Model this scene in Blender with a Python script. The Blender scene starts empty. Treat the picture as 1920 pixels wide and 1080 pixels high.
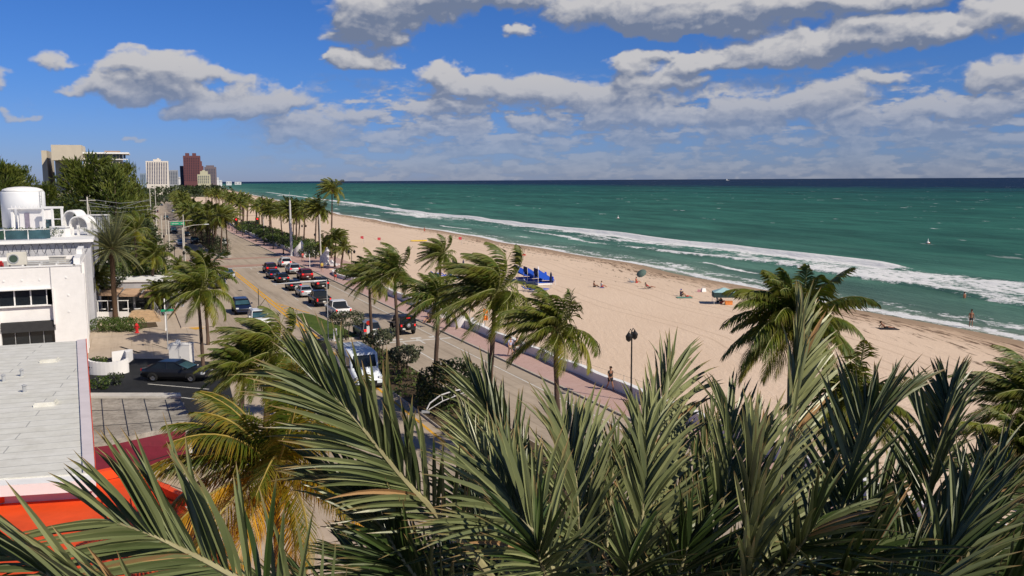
import bpy, math, random
from mathutils import Vector, Matrix, noise
rnd = random.Random(7)
scn = bpy.context.scene
COL = scn.collection
sin, cos, pi, rad = math.sin, math.cos, math.pi, math.radians

# ------------------------------------------------------------------ camera
FPX, CAMH = 1650.0, 15.5
PITCH = math.atan(202.5/FPX)
ROLL = rad(0.3)
cam_d = bpy.data.cameras.new('camera')
cam = bpy.data.objects.new('camera', cam_d)
COL.objects.link(cam)
cam_d.sensor_width = 36.0
cam_d.lens = 36.0*FPX/1920.0
cam_d.clip_start = 0.1
cam_d.clip_end = 60000
cam.location = (0, 0, CAMH)
cam.rotation_mode = 'QUATERNION'
cam.rotation_quaternion = (Matrix.Rotation(pi/2-PITCH, 3, 'X') @ Matrix.Rotation(-ROLL, 3, 'Z')).to_quaternion()
scn.camera = cam

def ray(x, y):
    u = (x-960)/FPX; v = -(y-540)/FPX
    c, s = cos(ROLL), sin(ROLL)
    u2 = u*c+v*s; v2 = -u*s+v*c
    return (u2, cos(PITCH)+v2*sin(PITCH), -sin(PITCH)+v2*cos(PITCH))
def at(x, y, z=0.0):                 # point of the level z seen at a photo pixel
    d = ray(x, y); t = (z-CAMH)/d[2]
    return Vector((t*d[0], t*d[1], z))
def atY(x, y, Y):                    # point at ground distance Y
    d = ray(x, y); t = Y/d[1]
    return Vector((t*d[0], Y, CAMH+t*d[2]))
def atD(x, y, D):
    return Vector((0, 0, CAMH)) + Vector(ray(x, y)).normalized()*D
UX, UY = -0.402, 0.9156              # direction of the avenue
NX, NY = 0.9156, 0.402
TH = math.atan2(0.402, 0.9156)
def W(s, t, z=0.0):                  # avenue coordinates: s along, t to the right of the beach kerb
    t = t+0.04*max(0, s-225)
    return Vector((3.3+s*UX+t*NX, 65.7+s*UY+t*NY, z))
def ST(p):
    dx, dy = p[0]-3.3, p[1]-65.7
    s = dx*UX+dy*UY; t = dx*NX+dy*NY
    return s, t-0.04*max(0, s-225)

# ------------------------------------------------------------------ object helpers
class MB:
    def __init__(s):
        s.v = []; s.f = []; s.m = []; s.mi = 0; s.at = {}; s.M = None
    def add(s, p):
        p = Vector(p)
        if s.M is not None: p = s.M @ p
        s.v.append(p); return len(s.v)-1
    def face(s, *ids):
        s.f.append(ids); s.m.append(s.mi)
    def poly(s, pts):
        s.face(*[s.add(p) for p in pts])
    def box(s, c, size, rz=0.0, taper=1.0):
        cx, cy, cz = c; hx, hy, hz = size[0]/2, size[1]/2, size[2]/2
        ids = []
        cr, sr = cos(rz), sin(rz)
        for k, z in ((1.0, -hz), (taper, hz)):
            for x, y in ((-hx, -hy), (hx, -hy), (hx, hy), (-hx, hy)):
                x *= k; y *= k
                ids.append(s.add((cx+x*cr-y*sr, cy+x*sr+y*cr, cz+z)))
        a = ids
        for q in ((3, 2, 1, 0), (4, 5, 6, 7), (0, 1, 5, 4), (1, 2, 6, 5), (2, 3, 7, 6), (3, 0, 4, 7)):
            s.face(*[a[i] for i in q])
    def prism(s, pts, z0, z1):
        if sum(pts[i][0]*pts[(i+1) % len(pts)][1]-pts[(i+1) % len(pts)][0]*pts[i][1] for i in range(len(pts))) < 0: pts = pts[::-1]
        n = len(pts)
        a = [s.add((p[0], p[1], z0)) for p in pts]; b = [s.add((p[0], p[1], z1)) for p in pts]
        s.face(*a[::-1]); s.face(*b)
        for i in range(n):
            j = (i+1) % n; s.face(a[i], a[j], b[j], b[i])
    def rings(s, rs, closed=True, caps=True):
        ids = [[s.add(p) for p in r] for r in rs]
        n = len(ids[0])
        for a, b in zip(ids, ids[1:]):
            for i in range(n if closed else n-1):
                j = (i+1) % n; s.face(a[i], a[j], b[j], b[i])
        if caps and closed:
            s.face(*ids[0][::-1]); s.face(*ids[-1])
        return ids
    def tube(s, pts, r, n=6, caps=True):
        pts = [Vector(p) for p in pts]
        if not hasattr(r, '__len__'): r = [r]*len(pts)
        rs = []
        ref = Vector((0, 0, 1))
        d0 = (pts[1]-pts[0]).normalized()
        if abs(d0.z) > .9: ref = Vector((1, 0, 0))
        for i, p in enumerate(pts):
            d = (pts[min(i+1, len(pts)-1)]-pts[max(i-1, 0)])
            d = d.normalized() if d.length > 1e-9 else Vector((0, 0, 1))
            a = ref.cross(d)
            if a.length < 1e-4: a = Vector((0, 1, 0)).cross(d)
            a.normalize(); b = d.cross(a)
            rs.append([p+(a*cos(2*pi*k/n)+b*sin(2*pi*k/n))*r[i] for k in range(n)])
        s.rings(rs, True, caps)
    def lathe(s, prof, n=12, c=(0, 0, 0)):
        s.rings([[(c[0]+r*cos(2*pi*k/n), c[1]+r*sin(2*pi*k/n), c[2]+z) for k in range(n)] for r, z in prof])
    def build(s, name, mats, parent=None, smooth=False, loc=None, link=True):
        me = bpy.data.meshes.new(name)
        me.from_pydata([tuple(p) for p in s.v], [], s.f)
        if not isinstance(mats, (list, tuple)): mats = [mats]
        for m in mats: me.materials.append(m)
        if len(mats) > 1: me.polygons.foreach_set('material_index', s.m)
        if smooth: me.polygons.foreach_set('use_smooth', [True]*len(s.f))
        for k, (dom, vals) in s.at.items():
            a = me.attributes.new(k, 'FLOAT', dom); a.data.foreach_set('value', vals)
        me.update()
        o = bpy.data.objects.new(name, me)
        if loc is not None: o.location = loc
        if parent is not None: o.parent = parent
        if link: COL.objects.link(o)
        return o
def tag(o, label=None, cat=None, group=None, kind=None):
    if label: o['label'] = label
    if cat: o['category'] = cat
    if group: o['group'] = group
    if kind: o['kind'] = kind
    return o
def thing(name, label, cat, loc=(0, 0, 0), rz=0.0, group=None, scale=None):
    o = bpy.data.objects.new(name, None); COL.objects.link(o)
    o.location = loc; o.rotation_euler = (0, 0, rz); o.empty_display_size = .2
    if scale is not None: o.scale = (scale,)*3 if not hasattr(scale, '__len__') else scale
    return tag(o, label, cat, group)
def copy_tree(o, parent=None):
    c = o.copy(); COL.objects.link(c)
    if parent is not None: c.parent = parent
    for ch in list(o.children): copy_tree(ch, c)
    return c

# ------------------------------------------------------------------ materials
def nt(m):
    m.use_nodes = True; t = m.node_tree; t.nodes.clear(); return t
def N(t, typ, **kw):
    n = t.nodes.new(typ)
    for k, v in kw.items():
        if k.startswith('_'): setattr(n, k[1:], v)
        else: n.inputs[k.replace('__', ' ')].default_value = v
    return n
_mc = {}
def mat(name, col, rough=.7, var=.12, scale=3.0, bump=0.0, metal=0.0, spec=.3, col2=None, bscale=None, coat=0.0, emit=0.0, dirt=0.0):
    if name in _mc: return _mc[name]
    m = bpy.data.materials.new(name); t = nt(m); L = t.links.new
    out = N(t, 'ShaderNodeOutputMaterial'); b = N(t, 'ShaderNodeBsdfPrincipled')
    b.inputs['Roughness'].default_value = rough; b.inputs['Metallic'].default_value = metal
    b.inputs['Specular IOR Level'].default_value = spec
    if coat: b.inputs['Coat Weight'].default_value = coat; b.inputs['Coat Roughness'].default_value = .08
    tc = N(t, 'ShaderNodeTexCoord')
    n1 = N(t, 'ShaderNodeTexNoise', Scale=scale, Detail=6.0, Roughness=.6)
    L(tc.outputs['Object'], n1.inputs['Vector'])
    mx = N(t, 'ShaderNodeMix', _data_type='RGBA')
    c2 = col2 if col2 else tuple(c*(1-var*2) for c in col)
    c1 = col if col2 else tuple(min(1, c*(1+var)) for c in col)
    mx.inputs[6].default_value = (*c2, 1); mx.inputs[7].default_value = (*c1, 1)
    rp = N(t, 'ShaderNodeMapRange'); rp.inputs[1].default_value = .3; rp.inputs[2].default_value = .7
    L(n1.outputs['Fac'], rp.inputs[0]); L(rp.outputs[0], mx.inputs[0])
    cout = mx.outputs[2]
    if dirt:
        n3 = N(t, 'ShaderNodeTexNoise', Scale=scale*.35, Detail=8.0, Roughness=.75)
        L(tc.outputs['Object'], n3.inputs['Vector'])
        r3 = N(t, 'ShaderNodeMapRange'); r3.inputs[1].default_value = .5; r3.inputs[2].default_value = .72
        L(n3.outputs['Fac'], r3.inputs[0])
        m3 = N(t, 'ShaderNodeMix', _data_type='RGBA'); m3.inputs[7].default_value = (col[0]*.45, col[1]*.42, col[2]*.38, 1)
        mm = N(t, 'ShaderNodeMath', _operation='MULTIPLY'); mm.inputs[1].default_value = dirt
        L(r3.outputs[0], mm.inputs[0]); L(mm.outputs[0], m3.inputs[0]); L(cout, m3.inputs[6]); cout = m3.outputs[2]
    L(cout, b.inputs['Base Color'])
    if emit:
        L(cout, b.inputs['Emission Color']); b.inputs['Emission Strength'].default_value = emit
    if bump:
        n2 = N(t, 'ShaderNodeTexNoise', Scale=bscale or scale*6, Detail=4.0)
        L(tc.outputs['Object'], n2.inputs['Vector'])
        bp = N(t, 'ShaderNodeBump', Strength=bump, Distance=.05)
        L(n2.outputs['Fac'], bp.inputs['Height']); L(bp.outputs[0], b.inputs['Normal'])
    L(b.outputs[0], out.inputs[0]); _mc[name] = m
    return m
def leafmat(name, green, yellow, tip=None, trans=.25, rough=.5, scale=1.2, spec=.3):
    """leaf: attribute 'c' mixes green to yellow, attribute 't' mixes to the dry tip colour"""
    m = bpy.data.materials.new(name); t = nt(m); L = t.links.new
    out = N(t, 'ShaderNodeOutputMaterial'); b = N(t, 'ShaderNodeBsdfPrincipled', Roughness=rough)
    b.inputs['Specular IOR Level'].default_value = spec
    tr = N(t, 'ShaderNodeBsdfTranslucent'); mix = N(t, 'ShaderNodeMixShader'); mix.inputs[0].default_value = trans
    a = N(t, 'ShaderNodeAttribute', _attribute_name='c')
    tc = N(t, 'ShaderNodeTexCoord'); n1 = N(t, 'ShaderNodeTexNoise', Scale=scale, Detail=3.0)
    L(tc.outputs['Object'], n1.inputs['Vector'])
    oi = N(t, 'ShaderNodeObjectInfo')
    ad = N(t, 'ShaderNodeMath', _operation='ADD'); L(a.outputs['Fac'], ad.inputs[0])
    mr = N(t, 'ShaderNodeMapRange'); mr.inputs[1].default_value = .3; mr.inputs[2].default_value = .7; mr.inputs[3].default_value = -.3; mr.inputs[4].default_value = .3
    L(n1.outputs['Fac'], mr.inputs[0]); L(mr.outputs[0], ad.inputs[1])
    ad2 = N(t, 'ShaderNodeMath', _operation='MULTIPLY_ADD'); L(oi.outputs['Random'], ad2.inputs[0]); ad2.inputs[1].default_value = .25; L(ad.outputs[0], ad2.inputs[2])
    ad2.use_clamp = True
    mx = N(t, 'ShaderNodeMix', _data_type='RGBA'); mx.inputs[6].default_value = (*green, 1); mx.inputs[7].default_value = (*yellow, 1)
    L(ad2.outputs[0], mx.inputs[0]); c = mx.outputs[2]
    if tip:
        a2 = N(t, 'ShaderNodeAttribute', _attribute_name='t')
        m2 = N(t, 'ShaderNodeMix', _data_type='RGBA'); m2.inputs[7].default_value = (*tip, 1)
        L(a2.outputs['Fac'], m2.inputs[0]); L(c, m2.inputs[6]); c = m2.outputs[2]
    L(c, b.inputs['Base Color']); L(c, tr.inputs['Color'])
    L(b.outputs[0], mix.inputs[1]); L(tr.outputs[0], mix.inputs[2]); L(mix.outputs[0], out.inputs[0])
    return m

# ------------------------------------------------------------------ sun and sky
SUN_EL, SUN_V = rad(40), (0.80, -0.60)
sd = bpy.data.lights.new('sun', 'SUN'); sd.energy = 5.0; sd.angle = rad(.53); sd.color = (1.0, .91, .76)
so = bpy.data.objects.new('sun', sd); COL.objects.link(so)
so.rotation_euler = Vector((SUN_V[0]*cos(SUN_EL), SUN_V[1]*cos(SUN_EL), sin(SUN_EL))).to_track_quat('Z', 'Y').to_euler()
wd = bpy.data.worlds.new('World'); scn.world = wd; wd.use_nodes = True
t = wd.node_tree; t.nodes.clear(); L = t.links.new
sky = N(t, 'ShaderNodeTexSky', _sky_type='NISHITA', _sun_disc=False, _sun_elevation=SUN_EL, _sun_rotation=math.atan2(SUN_V[0], SUN_V[1]), _altitude=0.0, _air_density=1.0, _dust_density=.15, _ozone_density=3.0)
tc = N(t, 'ShaderNodeTexCoord')
sep = N(t, 'ShaderNodeSeparateXYZ'); L(tc.outputs['Generated'], sep.inputs[0])
def M(op, a, b=None, c=None, clamp=False, tree=None):
    n = (tree or t).nodes.new('ShaderNodeMath'); n.operation = op; n.use_clamp = clamp
    for i, x in enumerate((a, b, c)):
        if x is None: continue
        if isinstance(x, (int, float)): n.inputs[i].default_value = x
        else: (tree or t).links.new(x, n.inputs[i])
    return n.outputs[0]
az = M('ARCTAN2', sep.outputs[0], sep.outputs[1]); el = M('ARCSINE', sep.outputs[2])
def mapr(x, a, b, c=0.0, d=1.0, smooth=True, tree=None):
    n = (tree or t).nodes.new('ShaderNodeMapRange'); n.interpolation_type = 'SMOOTHSTEP' if smooth else 'LINEAR'
    (tree or t).links.new(x, n.inputs[0]); n.inputs[1].default_value = a; n.inputs[2].default_value = b; n.inputs[3].default_value = c; n.inputs[4].default_value = d
    return n.outputs[0]
# cloud banks: (photo x, photo y, half width, half height, weight)
BL = [(300,130,100,40,1),(250,172,80,30,1),(360,185,60,28,.9),(500,192,95,30,1),(430,212,95,24,1),(400,145,60,18,.65),(460,158,40,16,.55),
 (740,15,150,50,1),(700,65,85,36,.9),(690,118,62,24,1),(900,-10,180,40,1),
 (820,142,60,25,1),(860,170,70,25,1),(970,165,110,30,1),(1100,188,180,28,1),(830,212,34,16,.75),(785,250,45,16,.8),
 (1250,15,240,48,1.1),(1500,5,330,36,1.1),(1340,48,150,26,.9),(1640,62,150,34,1.1),(1500,92,160,34,1.1),(1440,118,120,20,.9),(1780,62,90,28,.8),
 (1190,122,46,24,1),(1300,118,90,24,1),(1240,155,100,22,.9),(1370,100,60,14,.7),
 (1650,145,60,18,.85),(1920,22,80,38,1),(1900,135,95,32,1),(1740,215,70,22,.8),(1850,205,110,28,1),
 (1010,240,62,20,.9),(1450,205,140,34,.95),(1560,178,80,30,.95),(1240,222,210,26,.85),(1620,222,120,30,.7),(1500,258,320,22,.5),
 (600,240,90,26,.8),(665,212,55,20,.8),(680,268,200,18,.5),(985,62,30,16,.6),(560,258,60,14,.6),
 (110,112,44,14,.5),(140,168,32,10,.5),(-5,150,25,12,.6),(32,213,40,8,.55),(252,258,20,7,.55),(255,90,40,6,.4)]

# the cloud cover is computed once (fractal noise shaped by the banks above) and looked up by azimuth and elevation
import numpy as np
AZ, EL, CW, CH = rad(60), rad(30), 1800, 520
def clouds():
    r = np.random.RandomState(11)
    lat = [r.rand(256, 256).astype(np.float32) for _ in range(3)]
    def vn(x, y, k):
        xi = np.floor(x).astype(np.int32); yi = np.floor(y).astype(np.int32); fx = x-xi; fy = y-yi
        fx = fx*fx*fx*(fx*(fx*6-15)+10); fy = fy*fy*fy*(fy*(fy*6-15)+10); g = lat[k]
        a = g[yi & 255, xi & 255]; b = g[yi & 255, (xi+1) & 255]; c = g[(yi+1) & 255, xi & 255]; d = g[(yi+1) & 255, (xi+1) & 255]
        return (a*(1-fx)+b*fx)*(1-fy)+(c*(1-fx)+d*fx)*fy
    def fbm(x, y, k, n, gain=.55, billow=False):
        s = 0; amp = 1; tot = 0
        for i in range(n):
            v = vn(x*2**i+i*17.3, y*2**i+i*9.1, k)
            if billow: v = 1-np.abs(v*2-1)
            s = s+v*amp; tot += amp; amp *= gain
        return s/tot-.5
    A, E_ = np.meshgrid(np.linspace(-AZ, AZ, CW, dtype=np.float32), np.linspace(0, EL, CH, dtype=np.float32))
    def dens(A, E_):
        wx = fbm(A*30, E_*46, 0, 5)*.050; wy = fbm(A*30+50, E_*46+31, 1, 5)*.026
        X = A+wx; Y = E_+wy
        acc = np.zeros_like(A); sh = np.zeros_like(A); sw = np.full_like(A, .05)
        for (x, y, rx, ry, wt) in BL:
            d = Vector(ray(x, y)).normalized(); a0 = math.atan2(d.x, d.y); e0 = math.asin(d.z)
            dy = (Y-e0)*FPX/ry/1.12
            dy = np.where(dy < 0, dy*1.25, dy)                 # flatter bases
            q = wt*np.maximum(0, 1-(((X-a0)*FPX/rx/1.12)**2+dy**2))
            acc = acc+q-acc*q*.85; sh += q*np.clip(dy, -1.2, 1.2); sw += q
        el_ = np.tan(np.maximum(E_, .002))
        k = 1/(el_+.035); cx = np.sin(A)*k; cy = np.cos(A)*k
        lo = np.maximum(fbm(A*22+7+wx*8, E_*88+wy*12, 2, 6, .55), fbm(A*40+19+wx*8, E_*150+wy*12, 1, 6, .55)-.02)
        m = np.clip((.125-E_)/.05, 0, 1)*np.clip((A+.34)/.18, .12, 1)
        acc = np.maximum(acc, np.clip((lo+.12)*3.2, 0, .74)*m)
        hi = fbm(A*5+3, E_*9, 2, 5)                            # loose clouds overhead, out of the photograph
        acc = np.maximum(acc, np.clip((hi-.0)*3, 0, 1)*np.clip((np.abs(A)-.62)/.1, 0, 1)*np.clip((E_-.05)/.05, 0, 1))
        n = fbm(X*30, Y*48, 0, 6, .56)*.85+fbm(X*44+9, Y*70, 1, 5, .5, True)*.50
        return acc+n*np.clip(acc*3, 0, 1)*.95, sh/sw
    D, SH_ = dens(A, E_)
    D1 = dens(A+.003, E_+.007)[0]; D2 = dens(A+.008, E_+.022)[0]
    ss = lambda a, b, x: (lambda k: k*k*(3-2*k))(np.clip((x-a)/(b-a), 0, 1))
    cover = ss(.08, .70, D)
    lit = .40+(D-D1)*.95+(D-D2)*.70-np.clip(D-.75, 0, 1)*.40+np.clip(SH_, -1, .6)*.38-.10*np.clip((E_-.15)/.05, 0, 1)
    lit = np.clip(lit, 0, 1)
    low = np.clip((.13-E_)/.10, 0, 1)
    cover = cover*(1-.55*low**2.2); lit = (lit*(1-.55*low)+.40*.55*low)*(1-.12*low)
    px = np.zeros((CH, CW, 4), np.float32); px[..., 0] = cover; px[..., 1] = lit; px[..., 3] = 1
    im = bpy.data.images.new('cloud_cover', CW, CH, float_buffer=True); im.colorspace_settings.name = 'Non-Color'
    im.pixels.foreach_set(px.ravel()); im.update(); im.pack()
    return im
cb = N(t, 'ShaderNodeCombineXYZ'); L(mapr(az, -AZ, AZ, 0, 1, False), cb.inputs[0]); L(mapr(el, 0, EL, 0, 1, False), cb.inputs[1])
t.nodes[-1].clamp = False
ci = N(t, 'ShaderNodeTexImage', _image=clouds(), _extension='EXTEND'); L(cb.outputs[0], ci.inputs['Vector'])
cs = N(t, 'ShaderNodeSeparateColor'); L(ci.outputs['Color'], cs.inputs[0])
cc = N(t, 'ShaderNodeMix', _data_type='RGBA'); cc.inputs[6].default_value = (2.6, 3.3, 5.0, 1); cc.inputs[7].default_value = (8.9, 8.8, 9.1, 1)
L(cs.outputs[1], cc.inputs[0])
hs = N(t, 'ShaderNodeHueSaturation', Saturation=1.15, Value=1.0); L(sky.outputs[0], hs.inputs['Color'])
tr_ = N(t, 'ShaderNodeValToRGB'); L(mapr(el, 0, .42, 0, 1, False), tr_.inputs[0]); e = tr_.color_ramp
e.elements[0].position = 0; e.elements[0].color = (.50, .66, 1.42, 1); e.elements[1].position = 1; e.elements[1].color = (.46, .84, 1.38, 1)
x = e.elements.new(.25); x.color = (.44, .73, 1.42, 1)
x = e.elements.new(.9); x.color = (.46, .84, 1.38, 1); e.elements[3].color = (.34, .60, 1.0, 1)
tint = N(t, 'ShaderNodeMix', _data_type='RGBA', _blend_type='MULTIPLY'); tint.inputs[0].default_value = 1.0
L(tr_.outputs[0], tint.inputs[7]); L(hs.outputs[0], tint.inputs[6])
sm = N(t, 'ShaderNodeMix', _data_type='RGBA'); L(cs.outputs[0], sm.inputs[0]); L(tint.outputs[2], sm.inputs[6]); L(cc.outputs[2], sm.inputs[7])
bg = N(t, 'ShaderNodeBackground', Strength=.062); L(sm.outputs[2], bg.inputs['Color'])
wo = N(t, 'ShaderNodeOutputWorld'); L(bg.outputs[0], wo.inputs[0])
scn.view_settings.view_transform = 'Standard'; scn.view_settings.look = 'None'
scn.view_settings.gamma = 1.0; scn.view_settings.exposure = 0.0

# ------------------------------------------------------------------ shoreline
WL = -0.35
SH = [(450,361),(560,383.5),(614,398),(688,410),(781,427),(860,438),(1000,464),(1116,483),(1201,498),(1255,508),(1413,540),(1622,582),(1784,616),(1920,642)]
shp = [at(x, y, WL) for x, y in SH]
shp = [Vector((-2250, 6500, 0)), Vector((-1260, 3800, 0)), Vector((-790, 2400, 0))]+shp
shp += [shp[-1]+Vector((9, -35, 0)), shp[-1]+Vector((30, -200, 0))]
def shore_x(y):
    for a, b in zip(shp, shp[1:]):
        if b.y <= y <= a.y:
            k = (y-b.y)/(a.y-b.y); return b.x+(a.x-b.x)*k
    return shp[0].x if y > shp[0].y else shp[-1].x
def shore(y):   # smoothed, with small beach cusps
    w = max(4, y*.04)
    return (shore_x(y-w)+shore_x(y)*2+shore_x(y+w))/4 + .7*sin(y*.16)+.5*sin(y*.071+1) if y < 900 else shore_x(y)
# ------------------------------------------------------------------ materials of the setting
def ground_mat(name, c1, c2, s1=.15, s2=6.0, bump=.3, rough=.9, streak=0.0, stain=.0, bd=.03):
    m = bpy.data.materials.new(name); t = nt(m); L = t.links.new
    out = N(t, 'ShaderNodeOutputMaterial'); b = N(t, 'ShaderNodeBsdfPrincipled', Roughness=rough); b.inputs['Specular IOR Level'].default_value = .2
    tc = N(t, 'ShaderNodeTexCoord')
    a = N(t, 'ShaderNodeTexNoise', Scale=s1, Detail=8.0, Roughness=.65); L(tc.outputs['Object'], a.inputs['Vector'])
    f = N(t, 'ShaderNodeTexNoise', Scale=s2, Detail=5.0, Roughness=.7); L(tc.outputs['Object'], f.inputs['Vector'])
    s = M('ADD', M('MULTIPLY', a.outputs['Fac'], .6, tree=t), M('MULTIPLY', f.outputs['Fac'], .4, tree=t), tree=t)
    k = mapr(s, .36, .64, smooth=False, tree=t)
    mx = N(t, 'ShaderNodeMix', _data_type='RGBA'); mx.inputs[6].default_value = (*c1, 1); mx.inputs[7].default_value = (*c2, 1); L(k, mx.inputs[0]); c = mx.outputs[2]
    if stain:
        a3 = N(t, 'ShaderNodeTexNoise', Scale=s1*7, Detail=9.0, Roughness=.8); L(tc.outputs['Object'], a3.inputs['Vector'])
        k3 = M('MULTIPLY', mapr(a3.outputs['Fac'], .52, .7, tree=t), stain, tree=t)
        m3 = N(t, 'ShaderNodeMix', _data_type='RGBA'); m3.inputs[7].default_value = (*[x*.3 for x in c1], 1); L(k3, m3.inputs[0]); L(c, m3.inputs[6]); c = m3.outputs[2]
    if streak:      # worn wheel tracks, tar seams and patches along the carriageway
        mp = N(t, 'ShaderNodeMapping'); mp.inputs['Rotation'].default_value = (0, 0, -TH); L(tc.outputs['Object'], mp.inputs[0])
        m1 = N(t, 'ShaderNodeMapping'); m1.inputs['Scale'].default_value = (1.1, .035, 1); L(mp.outputs[0], m1.inputs[0])
        n4 = N(t, 'ShaderNodeTexNoise', Scale=1.0, Detail=6.0, Roughness=.7); L(m1.outputs[0], n4.inputs['Vector'])
        br = N(t, 'ShaderNodeTexBrick', Scale=1.0, _offset=.5); L(mp.outputs[0], br.inputs['Vector']); br.inputs['Brick Width'].default_value = 3.6; br.inputs['Row Height'].default_value = 6.0; br.inputs['Mortar Size'].default_value = .035
        br.inputs['Color1'].default_value = (1, 1, 1, 1); br.inputs['Color2'].default_value = (.93, .93, .93, 1); br.inputs['Mortar'].default_value = (.72, .70, .68, 1)
        r4 = N(t, 'ShaderNodeMix', _data_type='RGBA', _blend_type='MULTIPLY'); L(mapr(n4.outputs['Fac'], .45, .75, 0, streak, tree=t), r4.inputs[0]); L(c, r4.inputs[6]); r4.inputs[7].default_value = (.5, .49, .47, 1)
        r5 = N(t, 'ShaderNodeMix', _data_type='RGBA', _blend_type='MULTIPLY'); r5.inputs[0].default_value = .8; L(r4.outputs[2], r5.inputs[6]); L(br.outputs['Color'], r5.inputs[7]); c = r5.outputs[2]
    L(c, b.inputs['Base Color'])
    bp = N(t, 'ShaderNodeBump', Strength=bump, Distance=bd); L(f.outputs['Fac'], bp.inputs['Height']); L(bp.outputs[0], b.inputs['Normal'])
    L(b.outputs[0], out.inputs[0]); return m
M_ground = ground_mat('concrete_ground', (.42, .335, .255), (.53, .44, .345), .12, 2.0, streak=.45, stain=.12)
M_road = ground_mat('worn_road', (.37, .30, .23), (.455, .375, .29), .10, 1.5, stain=.10, streak=.75)
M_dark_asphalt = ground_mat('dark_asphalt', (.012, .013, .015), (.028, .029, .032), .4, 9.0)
M_walk = ground_mat('sidewalk_concrete', (.38, .31, .25), (.50, .42, .34), .3, 3.0)
M_kerb = ground_mat('kerb', (.36, .32, .27), (.5, .45, .38), 1.0, 5.0)
M_soil = ground_mat('planting_soil', (.05, .035, .02), (.12, .085, .05), 1.0, 6.0)
M_land = ground_mat('land', (.05, .06, .03), (.16, .14, .09), .01, .2)
M_white = mat('white_paint_line', (.62, .6, .55), .8, .12, 2.0, dirt=.3)
M_yellow = mat('yellow_paint_line', (.68, .36, .04), .8, .15, 2.0, dirt=.25)
M_redbrick = ground_mat('crosswalk_brick', (.33, .19, .15), (.42, .28, .22), 1.0, 4.0)

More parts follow.
